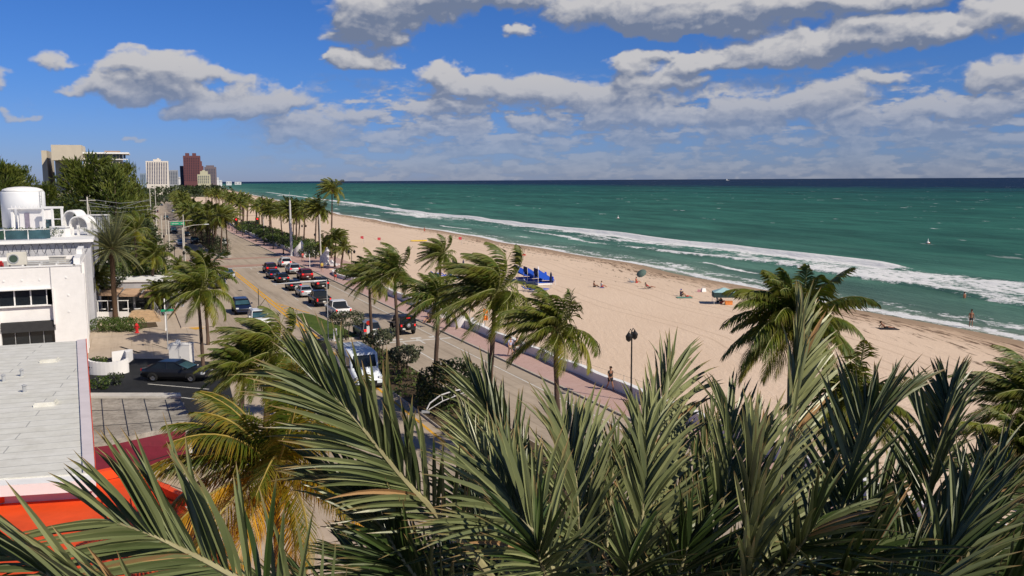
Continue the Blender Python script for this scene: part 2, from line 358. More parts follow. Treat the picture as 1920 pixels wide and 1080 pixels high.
def sand_mat():
    m = bpy.data.materials.new('beach_sand'); t = nt(m); L = t.links.new
    out = N(t, 'ShaderNodeOutputMaterial'); b = N(t, 'ShaderNodeBsdfPrincipled', Roughness=.95); b.inputs['Specular IOR Level'].default_value = .1
    tc = N(t, 'ShaderNodeTexCoord'); at_ = N(t, 'ShaderNodeAttribute', _attribute_name='inland')
    a = N(t, 'ShaderNodeTexNoise', Scale=.05, Detail=8.0, Roughness=.6); L(tc.outputs['Object'], a.inputs['Vector'])
    mp = N(t, 'ShaderNodeMapping'); mp.inputs['Rotation'].default_value = (0, 0, TH-.1); mp.inputs['Scale'].default_value = (2.2, .25, 1); L(tc.outputs['Object'], mp.inputs[0])
    f = N(t, 'ShaderNodeTexNoise', Scale=1.0, Detail=8.0, Roughness=.7); L(mp.outputs[0], f.inputs['Vector'])
    k = mapr(M('ADD', M('MULTIPLY', a.outputs['Fac'], .5, tree=t), M('MULTIPLY', f.outputs['Fac'], .5, tree=t), tree=t), .35, .65, smooth=False, tree=t)
    mx = N(t, 'ShaderNodeMix', _data_type='RGBA'); mx.inputs[6].default_value = (.62, .468, .345, 1); mx.inputs[7].default_value = (.70, .545, .415, 1); L(k, mx.inputs[0])
    # wobble the distance from the water
    wn = N(t, 'ShaderNodeTexNoise', Scale=.12, Detail=5.0); L(tc.outputs['Object'], wn.inputs['Vector'])
    d = M('ADD', at_.outputs['Fac'], M('MULTIPLY', M('SUBTRACT', wn.outputs['Fac'], .5, tree=t), 5.0, tree=t), tree=t)
    # damp sand
    wet = mapr(d, 4.0, 1.6, tree=t)
    m2 = N(t, 'ShaderNodeMix', _data_type='RGBA'); m2.inputs[7].default_value = (.27, .19, .125, 1); mz = N(t, 'ShaderNodeMix', _data_type='RGBA'); mz.inputs[7].default_value = (.47, .33, .225, 1); L(M('MULTIPLY', mapr(d, 9.0, 4.0, tree=t), .75, tree=t), mz.inputs[0]); L(mx.outputs[2], mz.inputs[6])
    L(M('MULTIPLY', wet, .8, tree=t), m2.inputs[0]); L(mz.outputs[2], m2.inputs[6])
    # seaweed wrack lines
    sn = N(t, 'ShaderNodeTexNoise', Scale=.9, Detail=9.0, Roughness=.75); L(mp.outputs[0], sn.inputs['Vector'])
    sn2 = N(t, 'ShaderNodeTexNoise', Scale=.06, Detail=2.0); L(tc.outputs['Object'], sn2.inputs['Vector'])
    tot = None
    for c0, w0, th in ((3.2, .9, .50), (5.6, 1.6, .49), (8.5, 1.0, .53), (12.0, .9, .56), (16.5, .7, .60)):
        band = M('SUBTRACT', 1.0, M('ABSOLUTE', M('DIVIDE', M('SUBTRACT', d, c0, tree=t), w0, tree=t), tree=t), clamp=True, tree=t)
        v = M('MULTIPLY', mapr(band, .0, .5, tree=t), mapr(sn.outputs['Fac'], th-.03, th+.07, tree=t), tree=t)
        tot = v if tot is None else M('MAXIMUM', tot, v, tree=t)
    tot = M('MULTIPLY', tot, mapr(sn2.outputs['Fac'], .35, .6, .5, .95, tree=t), tree=t)
    m3 = N(t, 'ShaderNodeMix', _data_type='RGBA'); m3.inputs[7].default_value = (.10, .06, .035, 1); L(tot, m3.inputs[0]); L(m2.outputs[2], m3.inputs[6])
    # wheel tracks of the beach patrol, parallel to the water
    dt_ = M('ADD', at_.outputs['Fac'], M('MULTIPLY', M('SUBTRACT', sn2.outputs['Fac'], .5, tree=t), 2.5, tree=t), tree=t); trk = None
    for c0 in (14.2, 15.9, 18.6, 20.3, 27.0, 28.7):
        v = M('SUBTRACT', 1.0, M('ABSOLUTE', M('DIVIDE', M('SUBTRACT', dt_, c0, tree=t), .22, tree=t), tree=t), clamp=True, tree=t)
        trk = v if trk is None else M('MAXIMUM', trk, v, tree=t)
    trk = M('MULTIPLY', trk, mapr(f.outputs['Fac'], .35, .6, .15, .42, tree=t), tree=t)
    m4 = N(t, 'ShaderNodeMix', _data_type='RGBA'); m4.inputs[7].default_value = (.33, .22, .14, 1); L(trk, m4.inputs[0]); L(m3.outputs[2], m4.inputs[6])
    L(m4.outputs[2], b.inputs['Base Color'])
    fp = N(t, 'ShaderNodeTexNoise', Scale=2.2, Detail=6.0, Roughness=.7); L(tc.outputs['Object'], fp.inputs['Vector'])
    bp = N(t, 'ShaderNodeBump', Strength=.55, Distance=.14); L(fp.outputs['Fac'], bp.inputs['Height'])
    bp2 = N(t, 'ShaderNodeBump', Strength=.22, Distance=.2); L(f.outputs['Fac'], bp2.inputs['Height']); L(bp.outputs[0], bp2.inputs['Normal'])
    L(bp2.outputs[0], b.inputs['Normal']); L(b.outputs[0], out.inputs[0]); return m
M_sand = sand_mat()

def paver_mat():
    m = bpy.data.materials.new('pink_pavers'); t = nt(m); L = t.links.new
    out = N(t, 'ShaderNodeOutputMaterial'); b = N(t, 'ShaderNodeBsdfPrincipled', Roughness=.85); b.inputs['Specular IOR Level'].default_value = .2
    tc = N(t, 'ShaderNodeTexCoord'); mp = N(t, 'ShaderNodeMapping'); mp.inputs['Rotation'].default_value = (0, 0, -TH); L(tc.outputs['Object'], mp.inputs[0])
    br = N(t, 'ShaderNodeTexBrick', Scale=2.0); L(mp.outputs[0], br.inputs['Vector'])
    br.inputs['Color1'].default_value = (.46, .30, .26, 1); br.inputs['Color2'].default_value = (.52, .35, .31, 1); br.inputs['Mortar'].default_value = (.3, .2, .17, 1); br.inputs['Mortar Size'].default_value = .015
    n = N(t, 'ShaderNodeTexNoise', Scale=.7, Detail=8.0, Roughness=.7); L(tc.outputs['Object'], n.inputs['Vector'])
    mx = N(t, 'ShaderNodeMix', _data_type='RGBA'); L(mapr(n.outputs['Fac'], .4, .75, 0, .5, tree=t), mx.inputs[0]); L(br.outputs['Color'], mx.inputs[6]); mx.inputs[7].default_value = (.5, .36, .32, 1)
    L(mx.outputs[2], b.inputs['Base Color']); L(b.outputs[0], out.inputs[0]); return m
M_paver = paver_mat()

def sea_mat():
    m = bpy.data.materials.new('sea_water'); t = nt(m); L = t.links.new
    out = N(t, 'ShaderNodeOutputMaterial')
    tc = N(t, 'ShaderNodeTexCoord'); ao = N(t, 'ShaderNodeAttribute', _attribute_name='offshore'); af = N(t, 'ShaderNodeAttribute', _attribute_name='foam')
    mp = N(t, 'ShaderNodeMapping'); mp.inputs['Rotation'].default_value = (0, 0, -.32); L(tc.outputs['Object'], mp.inputs[0])
    wn = N(t, 'ShaderNodeTexNoise', Scale=.012, Detail=4.0); L(tc.outputs['Object'], wn.inputs['Vector'])
    d = M('MULTIPLY', ao.outputs['Fac'], mapr(wn.outputs['Fac'], .2, .8, .8, 1.2, tree=t), tree=t)
    ln = M('LOGARITHM', M('MAXIMUM', d, 1.0, tree=t), 10.0, tree=t)
    cr = N(t, 'ShaderNodeValToRGB'); L(M('DIVIDE', ln, 4.0, tree=t), cr.inputs[0]); e = cr.color_ramp
    stops = [(0.0, (.19, .22, .16)), (.22, (.095, .170, .125)), (.38, (.058, .155, .110)), (.48, (.032, .122, .083)), (.62, (.020, .100, .070)), (.72, (.010, .070, .058)), (.745, (.006, .045, .052)), (.768, (.003, .018, .045)), (1.0, (.002, .014, .048))]
    e.elements[0].position = stops[0][0]; e.elements[0].color = (*stops[0][1], 1)
    e.elements[1].position = stops[-1][0]; e.elements[1].color = (*stops[-1][1], 1)
    for p, c in stops[1:-1]:
        x = e.elements.new(p); x.color = (*c, 1)
    # swell mottling, stretched along the shore
    m1 = N(t, 'ShaderNodeMapping'); m1.inputs['Scale'].default_value = (1.0, .22, 1); L(mp.outputs[0], m1.inputs[0])
    sw = N(t, 'ShaderNodeTexNoise', Scale=.11, Detail=9.0, Roughness=.66); L(m1.outputs[0], sw.inputs['Vector'])
    sw2 = N(t, 'ShaderNodeTexNoise', Scale=.014, Detail=6.0, Roughness=.6); L(m1.outputs[0], sw2.inputs['Vector'])
    mul = M('MULTIPLY', mapr(sw.outputs['Fac'], .3, .7, .72, 1.25, tree=t), mapr(sw2.outputs['Fac'], .3, .7, .75, 1.22, tree=t), tree=t)
    vm = N(t, 'ShaderNodeVectorMath', _operation='SCALE'); L(cr.outputs[0], vm.inputs[0]); L(mul, vm.inputs['Scale'])
    # foam
    fn = N(t, 'ShaderNodeTexNoise', Scale=1.3, Detail=9.0, Roughness=.72); mf = N(t, 'ShaderNodeMapping'); mf.inputs['Scale'].default_value = (1.0, .5, 1); L(mp.outputs[0], mf.inputs[0]); L(mf.outputs[0], fn.inputs['Vector'])
    fn2 = N(t, 'ShaderNodeTexNoise', Scale=.22, Detail=6.0, Roughness=.65); L(mf.outputs[0], fn2.inputs['Vector'])
    fsum = M('ADD', M('ADD', M('MULTIPLY', M('SUBTRACT', fn.outputs['Fac'], .5, tree=t), 1.9, tree=t), M('MULTIPLY', M('SUBTRACT', fn2.outputs['Fac'], .5, tree=t), 1.5, tree=t), tree=t), af.outputs['Fac'], tree=t)
    foam = M('MULTIPLY', mapr(fsum, .38, .68, tree=t), mapr(af.outputs['Fac'], .02, .12, tree=t), tree=t)
    # scattered whitecaps
    mc = N(t, 'ShaderNodeMapping'); mc.inputs['Scale'].default_value = (1.0, .42, 1); L(mp.outputs[0], mc.inputs[0])
    cp = N(t, 'ShaderNodeTexNoise', Scale=.11, Detail=9.0, Roughness=.6); L(mc.outputs[0], cp.inputs['Vector'])
    caps = M('MULTIPLY', mapr(cp.outputs['Fac'], .668, .70, tree=t), mapr(d, 60, 110, tree=t), tree=t)
    fo = M('MAXIMUM', foam, M('MULTIPLY', caps, .8, tree=t), tree=t)
    df = N(t, 'ShaderNodeBsdfPrincipled', Roughness=.6); df.inputs['Specular IOR Level'].default_value = 0.0
    mx = N(t, 'ShaderNodeMix', _data_type='RGBA'); L(fo, mx.inputs[0]); L(vm.outputs[0], mx.inputs[6]); mx.inputs[7].default_value = (.72, .72, .72, 1)
    L(mx.outputs[2], df.inputs['Base Color'])
    gl = N(t, 'ShaderNodeBsdfGlossy', Roughness=.22); gl.inputs['Color'].default_value = (.9, .95, 1, 1)
    h = M('ADD', M('MULTIPLY', sw.outputs['Fac'], 2.2, tree=t), M('MULTIPLY', fn.outputs['Fac'], .35, tree=t), tree=t)
    bp = N(t, 'ShaderNodeBump', Strength=.9, Distance=1.1); L(h, bp.inputs['Height']); L(bp.outputs[0], gl.inputs['Normal'])
    bp2 = N(t, 'ShaderNodeBump', Strength=.7, Distance=1.0); L(h, bp2.inputs['Height']); L(bp2.outputs[0], df.inputs['Normal'])
    ms = N(t, 'ShaderNodeMixShader'); L(M('MULTIPLY', M('SUBTRACT', 1.0, fo, tree=t), .10, tree=t), ms.inputs[0])
    L(df.outputs[0], ms.inputs[1]); L(gl.outputs[0], ms.inputs[2]); L(ms.outputs[0], out.inputs[0]); return m
M_sea = sea_mat()

# ------------------------------------------------------------------ sea: a sheet in (distance along the shore, distance offshore)
def smooth(a, b, x):
    k = max(0, min(1, (x-a)/(b-a))) if a != b else float(x > a); return k*k*(3-2*k)
def bump_(x, c, w): return max(0.0, 1-abs((x-c)/w))
def foam_at(y, d):
    n = noise.noise(Vector((y*.03, d*.05, 3.1))); n2 = noise.noise(Vector((y*.011, 5.0, d*.02)))
    dd = d + n*3.0
    near = smooth(340, 240, y)                       # wide white water in the foreground
    f = 0.0
    # swash at the beach
    f = max(f, (.95+.25*n)*bump_(dd, 1.0, 3.0))
    f = max(f, (.46+.4*n2)*bump_(dd, 5.5, 5.5)*near)
    # main breaker, ends at y = 150
    end = smooth(146, 156, y)
    w = 3.4+1.4*n2
    if d > 41.5: pw = bump_(d, 41.5, 1.4)
    else: pw = bump_(d, 41.5, 5+4*near)
    f = max(f, 1.15*pw**.75*end*smooth(2600, 1500, y))
    # white water behind it
    inner = 24+2.0*sin(y*.05)
    if d < 44:
        z = smooth(inner-2.5, inner+3, d)*smooth(43 if y > 150 else 46, 38, d)
        f = max(f, z*((.40+.36*smooth(172, 150, y)+.45*n)*near + (.36+.55*n2)*(1-near)*smooth(1600, 900, y)))
    f = max(f, 1.1*bump_(d, inner+1.0, 2.6)*near*(.8+.5*n))
    f = max(f, .8*bump_(dd, 29, 2.0)*(1-near)*smooth(1400, 900, y)*(.6+.9*n2))
    f = max(f, .95*bump_(dd, 33.5, 1.8)*near*smooth(-.15, .25, noise.noise(Vector((y*.03, 4.4, 7.0)))))
    # short separate crests
    f = max(f, .85*bump_(dd, 13.5, 1.8)*smooth(.05, .25, noise.noise(Vector((y*.035, 9.0, 0)))))
    f = max(f, .9*bump_(d, 62, 2.0)*smooth(.22, .4, noise.noise(Vector((y*.02, 2.3, 1.1)))))
    f = max(f, .9*bump_(d, 95, 2.2)*smooth(.42, .55, noise.noise(Vector((y*.017, 6.3, 4.1)))))
    return f
def sea_z(y, d):
    near = smooth(230, 180, y); n = noise.noise(Vector((y*.05, d*.08, 8.0)))
    z = .10*sin(d*.22+.6*sin(y*.03))*smooth(0, 10, d)*smooth(300, 80, d)
    end = smooth(146, 160, y)*smooth(900, 500, y)
    if d > 41.5: z += 1.0*end*(bump_(d, 41.5, 7.0)**1.6)*(1+.25*n)
    else: z += 1.0*end*(bump_(d, 41.5, 2.2))*(1+.4*n)
    z += .55*smooth(150, 120, y)*bump_(d, 44, 9)
    inner = 24+2.0*sin(y*.05)
    z += .45*bump_(d, inner+.5, 2.4 if d > inner else 1.0)*near
    z += .12*n*smooth(2, 8, d)*smooth(120, 50, d)
    return WL+z*smooth(0, 6, d)
ys = []
y = 40.0
while y < 420: ys.append(y); y += .8 if y < 270 else 2.0
while y < 1400: ys.append(y); y += 12
ys += [1400, 1700, 2100, 2400, 3000, 3800, 4800, 6500]
ds = [-3.0, -1.5]+[i*.75 for i in range(0, 71)]
x = 54.0
while x < 120: ds.append(x); x += 2.0
ds += [130, 150, 175, 200, 240, 290, 350, 420, 520, 650, 800, 1000, 1150, 1300, 1450, 1600, 2000, 3000, 5000, 9000, 20000, 45000]
g = MB(); fo = []; off = []
NXs = len(ds)
for y in ys:
    sx = shore(y)
    for d in ds:
        g.v.append(Vector((sx+d, y+(0 if d < 2000 else (d-2000)*.0), sea_z(y, max(d, 0)) if d > 0 and y < 1500 else WL)))
        fo.append(foam_at(y, d) if (d < 130 and y < 1300) else 0.0); off.append(max(0.0, d*.93))
for i in range(len(ys)-1):
    for j in range(NXs-1):
        a = i*NXs+j; g.face(a, a+1, a+1+NXs, a+NXs)
g.at = {'foam': ('POINT', fo), 'offshore': ('POINT', off)}
# outer sea: coarse rim that carries the sheet to the horizon
sea = g.build('sea', M_sea, smooth=True); tag(sea, 'green sea with white breakers running along the beach, navy blue at the horizon', kind='structure')
g = MB(); 
r0 = [Vector((shore(ys[-1])+d, ys[-1], WL)) for d in (-3.0, 500, 2000, 45000)]
for k in range(3): g.poly([r0[k], r0[k+1], r0[k+1]+Vector((0, 44000, 0)), r0[k]+Vector((-15000 if k == 0 else 0, 44000, 0))])
g.at = {'foam': ('POINT', [0.0]*len(g.v)), 'offshore': ('POINT', [4000.0]*len(g.v))}
tag(g.build('open_water', M_sea), 'open navy sea out to the horizon', kind='structure')
g = MB(); g.poly([(55, -300, WL), (9000, -300, WL), (9000, 40, WL), (shore(40), 40, WL)])
g.at = {'foam': ('POINT', [0.0]*4), 'offshore': ('POINT', [0, 2000.0, 2000.0, 0])}
tag(g.build('near_water', M_sea), 'shallow sea beside the near end of the beach', kind='structure')

# ------------------------------------------------------------------ beach
g = MB(); ys2 = [-60, -20, 0, 20, 30]+[40+1.5*i for i in range(0, 170)]+[300+6*i for i in range(0, 100)]+[900, 1000, 1200, 1500, 1900, 2400, 3000, 3800, 5000, 6500]
inl = []; cols = [0, .1, .2, .3, .4, .5, .6, .7, .8, .86, .9, .93, .95, .97, .985, 1.0, 1.03]
NC = len(cols)
def inner_edge(y):
    s = (y-65.7)/.9156
    for _ in range(4): 
        p = W(s, 2.95); s += (y-p.y)/.9156
    e = W(s, 2.95).x
    return min(e, shore(y)-25) if y < 900 else shore(y)-30
for y in ys2:
    sx = shore(y)+5.0; ix = inner_edge(y)
    for c in cols:
        x = ix+(sx-ix)*c; d = (shore(y)-x)*.93
        z = .02+ (WL-.02)*smooth(9, -.2, d) - .25*smooth(0, -4, d)
        z += (.05*noise.noise(Vector((x*.25, y*.25, 0)))+.08*noise.noise(Vector((x*.06, y*.06, 2))))*smooth(3, 9, d)*(1 if c > .05 else 0)
        g.v.append(Vector((x, y, z))); inl.append(max(-5, d))
for i in range(len(ys2)-1):
    for j in range(NC-1):
        a = i*NC+j; g.face(a, a+1, a+1+NC, a+NC)
g.at = {'inland': ('POINT', inl)}
tag(g.build('beach', M_sand, smooth=True), 'wide tan sand beach with lines of dark seaweed near the water', kind='structure')

# ------------------------------------------------------------------ land
g = MB(); g.poly([(-9000, -300, -.02), (30, -300, -.02), W(-20, 3.0, -.02), W(0, 3.0, -.02), W(220, 3.0, -.02), W(520, 3, -.02), (shore(900)-20, 900, -.02), (shore(2400)-20, 2400, -.02), (shore(3800)-20, 3800, -.02), (shore(6500)-20, 6500, -.02), (-9000, 9000, -.02)])
tag(g.build('ground', M_land), 'flat ground under the town', kind='structure')
def strip(name, s0, s1, t0, t1, z, m, label, h=None, step=20, kind='structure'):
    g = MB(); n = max(1, int((s1-s0)/step))
    ss = [s0+(s1-s0)*i/n for i in range(n+1)]
    for a, b in zip(ss, ss[1:]):
        if h is None: g.poly([W(a, t0, z), W(a, t1, z), W(b, t1, z), W(b, t0, z)])
        else: g.prism([W(a, t0), W(a, t1), W(b, t1), W(b, t0)], z, z+h)
    return tag(g.build(name, m), label, kind=kind)
strip('pavement', -75, 300, -60, -21.0, .0, M_ground, 'pale concrete paving west of the avenue')
strip('avenue_road', -75, 700, -21.0, 0, .004, M_road, 'tan worn avenue running along the beach')
strip('side_walk', 40, 560, -24.5, -21.0, .0, M_walk, 'raised footway on the left side of the avenue', h=.12)
strip('promenade', -75, 96, 0.0, 2.95, .0, M_paver, 'pink paved promenade beside the avenue', h=.12)
strip('far_promenade', 120, 480, 0.0, 3.6, .0, M_paver, 'pink paved promenade beyond the junction', h=.12)
strip('plaza', 96, 120, 0.0, 9.5, .0, M_paver, 'pink paved plaza at the beach entrance', h=.121)
strip('kerb', -75, 300, -.16, 0, .0, M_kerb, 'concrete kerb of the promenade', h=.135)
# crosswalks, stop lines and arrows
def mark(name, s0, s1, t0, t1, m, label, z=.009):
    g = MB(); g.poly([W(s0, t0, z), W(s0, t1, z), W(s1, t1, z), W(s1, t0, z)]); return tag(g.build(name, m), label, kind='structure')
mark('crosswalk', 107.5, 111.5, -20.5, -.3, M_redbrick, 'pinkish brick crosswalk on the near side of the junction')
mark('crosswalk', 124.5, 127.5, -20.5, -.3, M_redbrick, 'pinkish brick crosswalk on the far side of the junction')
mark('stop_line', 105.6, 106.2, -12.2, -.4, M_white, 'white stop line before the near crosswalk')
for s0 in range(48, 104, 9):
    mark('lane_line', s0, s0+3, -9.2, -9.08, M_white, 'short white lane dash left of the queue of cars')
    mark('lane_line', s0, s0+3, -5.55, -5.43, M_white, 'short white lane dash between the two queues')
mark('lane_line', -60, 104, -1.7, -1.58, M_white, 'long white edge line beside the promenade kerb')
mark('lane_line', 0, 22, -5.55, -5.4, M_white, 'solid white lane line near the jeep')
for i in range(4): mark('crosswalk_bar', 23.3+i*.0, 24.0, -8.0+i*1.9, -6.9+i*1.9, M_white, 'white crossing bar behind the jeep')
mark('stop_line', 22.2, 22.6, -8.2, -.4, M_white, 'white crossing edge line behind the jeep')
mark('lane_line', 46, 104, -13.0, -12.72, M_yellow, 'double yellow centre line up to the junction, left stripe')
mark('lane_line', 46, 104, -12.52, -12.24, M_yellow, 'double yellow centre line up to the junction, right stripe')
mark('lane_line', 24, 46, -13.0, -12.72, M_yellow, 'yellow line along the grassy median, outer stripe')
mark('lane_line', 24, 46, -12.52, -12.28, M_yellow, 'yellow line along the grassy median, inner stripe')
mark('lane_line', -40, 22, -12.8, -12.6, M_yellow, 'yellow line along the near planted median')
g = MB()
for a in (46.5, 48.5, 50.5, 52.5):
    g.poly([W(a, -12.3, .009), W(a+.5, -12.3, .009), W(a+1.2, -11.6-(a-46.5)*-.0, .009), W(a+.7, -11.6, .009)])
g.poly([W(56, -12.3, .0092), W(56, -12.15, .0092), W(44.9, -9.9, .0092), W(44.9, -10.1, .0092)])
tag(g.build('hatched_marking', M_yellow), 'yellow hatched wedge before the grass median nose', kind='structure')
for s0 in (68, 30):
  for t0 in (-16.9,):
    mark('lane_line', s0, s0+3, t0, t0+.12, M_white, 'short white lane dash on the oncoming side')
for k in range(12): mark('lane_line', 135+k*12, 138+k*12, -17.3, -17.15, M_white, 'short white lane dash on the far oncoming road')
# turn arrow
g = MB(); c = W(26.5, -3.6); 
def ar(ds, dt): return W(20.5+ds, -3.7+dt, .0095)
g.poly([ar(0, -.1), ar(0, .1), ar(1.6, .1), ar(1.6, -.1)]); g.poly([ar(1.6, -.4), ar(1.6, .4), ar(2.9, 0)])
# tyre marks wear
tag(g.build('lane_arrow', M_white), 'white straight arrow painted on the lane behind the jeep', kind='structure')
# medians
def island(name, pts, label, fill, z=.14, kerbm=None):
    r = MB(); c = sum(pts, Vector())/len(pts)
    r.prism(pts, 0, z); o = r.build(name, kerbm or M_kerb); tag(o, label, kind='structure')
    g = MB(); q = [c+(p-c)*.97+(c-p).normalized()*.12 for p in pts]; g.poly([(p.x, p.y, z+.004) for p in q])
    tag(g.build(name.replace('median', 'median_bed'), fill), label+', inner bed', kind='structure'); return q
M_lawn = ground_mat('lawn', (.045, .075, .010), (.095, .135, .020), .6, 14.0, bump=.8, bd=.1)
gr_pts = [W(25.7, -12.1), W(25.7, -8.6), W(34, -8.9), W(43, -10.0), W(45, -10.8), W(44.6, -11.8), W(40, -12.1)]
grass_q = island('grass_median', gr_pts, 'tapered grass median with pale kerb', M_lawn)
near_med = [W(22.5, -12.1), W(23, -9.5), W(22, -8.4), W(-60, -7.4), W(-60, -11.9), W(10, -12.1)]
near_q = island('planted_median', near_med, 'planted median with shrubs beside the van', M_soil)
far_med = [W(128, -10.5), W(131, -9.4), W(200, -7.8), W(330, -7.6), W(520, -7.6), W(520, -12.5), W(200, -12.8), W(140, -12.4), W(130, -11.6)]
far_q = island('far_planted_median', far_med, 'long planted median of palms beyond the junction', M_soil)
# ------------------------------------------------------------------ vegetation
ML_coco = leafmat('coconut_leaf', (.044, .088, .009), (.19, .185, .016), (.20, .13, .04), .22, .5, .8)
ML_coco_y = leafmat('yellowing_coconut_leaf', (.055, .095, .008), (.56, .29, .012), (.35, .17, .03), .25, .5, .7)
ML_date = leafmat('date_leaf', (.036, .060, .014), (.25, .265, .12), (.33, .20, .09), .06, .40, 1.5, .5)  # dark end deepened to paint shade into low-tone fronds
ML_sea = leafmat('seagrape_leaf', (.055, .07, .04), (.115, .12, .065), None, .1, .55, .8)
ML_dark = leafmat('dense_leaf', (.018, .032, .010), (.05, .065, .02), None, .1, .5, .8)
ML_cas = leafmat('casuarina_needles', (.034, .062, .007), (.125, .140, .018), None, .15, .6, .35)
ML_hedge = leafmat('hedge_leaf', (.035, .075, .012), (.09, .12, .025), None, .15, .5, .9)
M_trunk = mat('palm_trunk', (.115, .075, .055), .9, .3, 3.0, bump=.8)
M_trunk_d = mat('dark_palm_trunk', (.085, .05, .03), .9, .35, 4.0, bump=.9)
M_bark = mat('bark', (.10, .075, .05), .95, .3, 3.0, bump=.8)
M_rach = mat('leaf_stalk', (.20, .20, .07), .6, .15, 4.0)
M_rach_y = mat('yellow_stalk', (.30, .22, .05), .6, .15, 4.0)
M_rach_d = mat('pale_leaf_stalk', (.22, .24, .12), .55, .2, 5.0)
M_coconut = mat('coconut_husk', (.30, .28, .05), .6, .3, 3.0)
M_husk = mat('leaf_sheath', (.20, .12, .06), .9, .3, 6.0, bump=.5)

def frond(g, A, T, base, az, el0, L_, droop, wind, rr, nl=34, lw=.075, ll=.92, ns=9, dry=0.0, hang=.55, tw=0.0):
    """feather leaf on mesh g; A collects attribute c, T attribute t"""
    d = Vector((cos(az)*cos(el0), sin(az)*cos(el0), sin(el0))); p = Vector(base); pts = [p.copy()]; dirs = [d.copy()]
    for k in range(ns):
        u = (k+1)/ns
        d = (d+Vector((0, 0, -droop*(.25+u)))/ns*1.6+wind*((.35+u)*1.6/ns)).normalized()
        p = p+d*(L_/ns); pts.append(p.copy()); dirs.append(d.copy())
    n0 = len(g.v); g.mi = 1
    g.tube(pts, [.045*(1-i/ns)+.010 for i in range(ns+1)], 4, False)
    A += [.5]*(len(g.v)-n0); T += [0]*(len(g.v)-n0); g.mi = 0
    for side in (-1, 1):
        for i in range(nl):
            u = .10+.90*(i+rr.random()*.6)/nl
            k = min(ns-1, int(u*ns)); fr = u*ns-k
            b = pts[k].lerp(pts[k+1], fr); tdir = dirs[k].lerp(dirs[k+1], fr).normalized()
            sd = tdir.cross(Vector((0, 0, 1)))
            if sd.length < .15: sd = tdir.cross(Vector((-.7, .6, .3)))
            sd.normalize(); up = sd.cross(tdir)
            prof = sin(pi*min(1, max(0, .12+.86*u)))**.55
            ln = ll*prof*(.85+.3*rr.random())*(L_/3.0)
            v = (sd*side*(.85)+tdir*(.6+.9*u*u)+up*(.12-tw)+Vector((0, 0, -hang*(.6+.9*rr.random())))+wind*(.45+.4*rr.random())).normalized()
            mid = b+v*ln*.5; end = mid+(v+Vector((0, 0, -.35-hang*.4))+wind*.3).normalized()*ln*.5
            w = tdir*lw*.5*(.8+.4*rr.random())
            c = dry+rr.uniform(-.15, .25); te = .6 if rr.random() < .35 else .15
            a0 = g.add(b-w*.5); a1 = g.add(b+w*.5); a2 = g.add(mid+w); a3 = g.add(mid-w); a4 = g.add(end)
            g.face(a0, a1, a2, a3); g.face(a3, a2, a4)
            A += [c]*5; T += [0, 0, te*.3, te*.3, te]
def coco_crown(seed, n=26, L_=3.0, wind=Vector((-.45, .10, 0)), leaf=ML_coco, rach=M_rach, dryn=3, nl=56, upright=1.0, fruit=True, lw=.068, ycol=False):
    rr = random.Random(seed); g = MB(); A = []; T = []
    for i in range(n):
        u = i/(n-1); az_ = i*2.399+rr.uniform(-.25, .25)
        el0 = (1.35-1.75*u)*upright+rr.uniform(-.12, .12)
        frond(g, A, T, (cos(az_)*.12, sin(az_)*.12, .15*(1-u)), az_, el0, L_*(.82+.3*rr.random())*(.85 if u < .15 else 1), .55+.75*u+rr.uniform(-.1, .15), wind*(1.15-.45*u), rr, nl=nl, dry=(-.15+.35*u if ycol else .10)+(.75 if i >= n-dryn else .12*u)+rr.uniform(-.1, .1), lw=lw, hang=.45+.3*u)
    # boot of the crown
    n0 = len(g.v); g.mi = 2
    g.lathe([(.12, -.75), (.22, -.45), (.24, -.1), (.15, .15), (.03, .35)], 8)
    A += [.6]*(len(g.v)-n0); T += [0.]*(len(g.v)-n0)
    if fruit:
        g.mi = 3
        for k in range(9):
            a = rr.uniform(0, 6.28); n0 = len(g.v)
            g.lathe([(.02, -.13), (.09, -.07), (.11, 0), (.08, .08), (.02, .12)], 6, (cos(a)*.27, sin(a)*.27, -.35-.25*rr.random()))
            A += [.5]*(len(g.v)-n0); T += [0.]*(len(g.v)-n0)
    g.at = {'c': ('POINT', A), 't': ('POINT', T)}
    return g.build('crown', [leaf, rach, M_husk, M_coconut], link=False).data
def trunk_mesh(seed, r0=.17, r1=.10, curve=.25, m=M_trunk):
    rr = random.Random(seed); a = rr.uniform(0, 6.28); g = MB(); pts = []; rs = []
    for i in range(13):
        u = i/12; off = curve*sin(u*pi*.5)**2
        pts.append((cos(a)*off, sin(a)*off, u)); rs.append((r0*(1-u)+r1*u)*(1.25 if i == 0 else 1)*(1.06 if i % 2 else .96))
    g.tube(pts, rs, 8)
    return g.build('trunk', m, smooth=True, link=False).data, Vector((cos(a)*curve, sin(a)*curve, 0))
CROWNS = [coco_crown(100+i, n=[32, 30, 36, 32, 30][i], wind=Vector(((-.95, .2, .05), (-1.25, .25, .12), (-.8, .3, .05), (-1.35, .15, .16), (-1.1, .1, .1))[i]), dryn=[3, 4, 2, 3, 5][i]) for i in range(5)]
FAR = [coco_crown(200+i, n=15, nl=15, lw=.22, wind=Vector((-.9, .1, 0)), fruit=False) for i in range(3)]
TR = [trunk_mesh(300+i, curve=.1+.12*i) for i in range(5)]
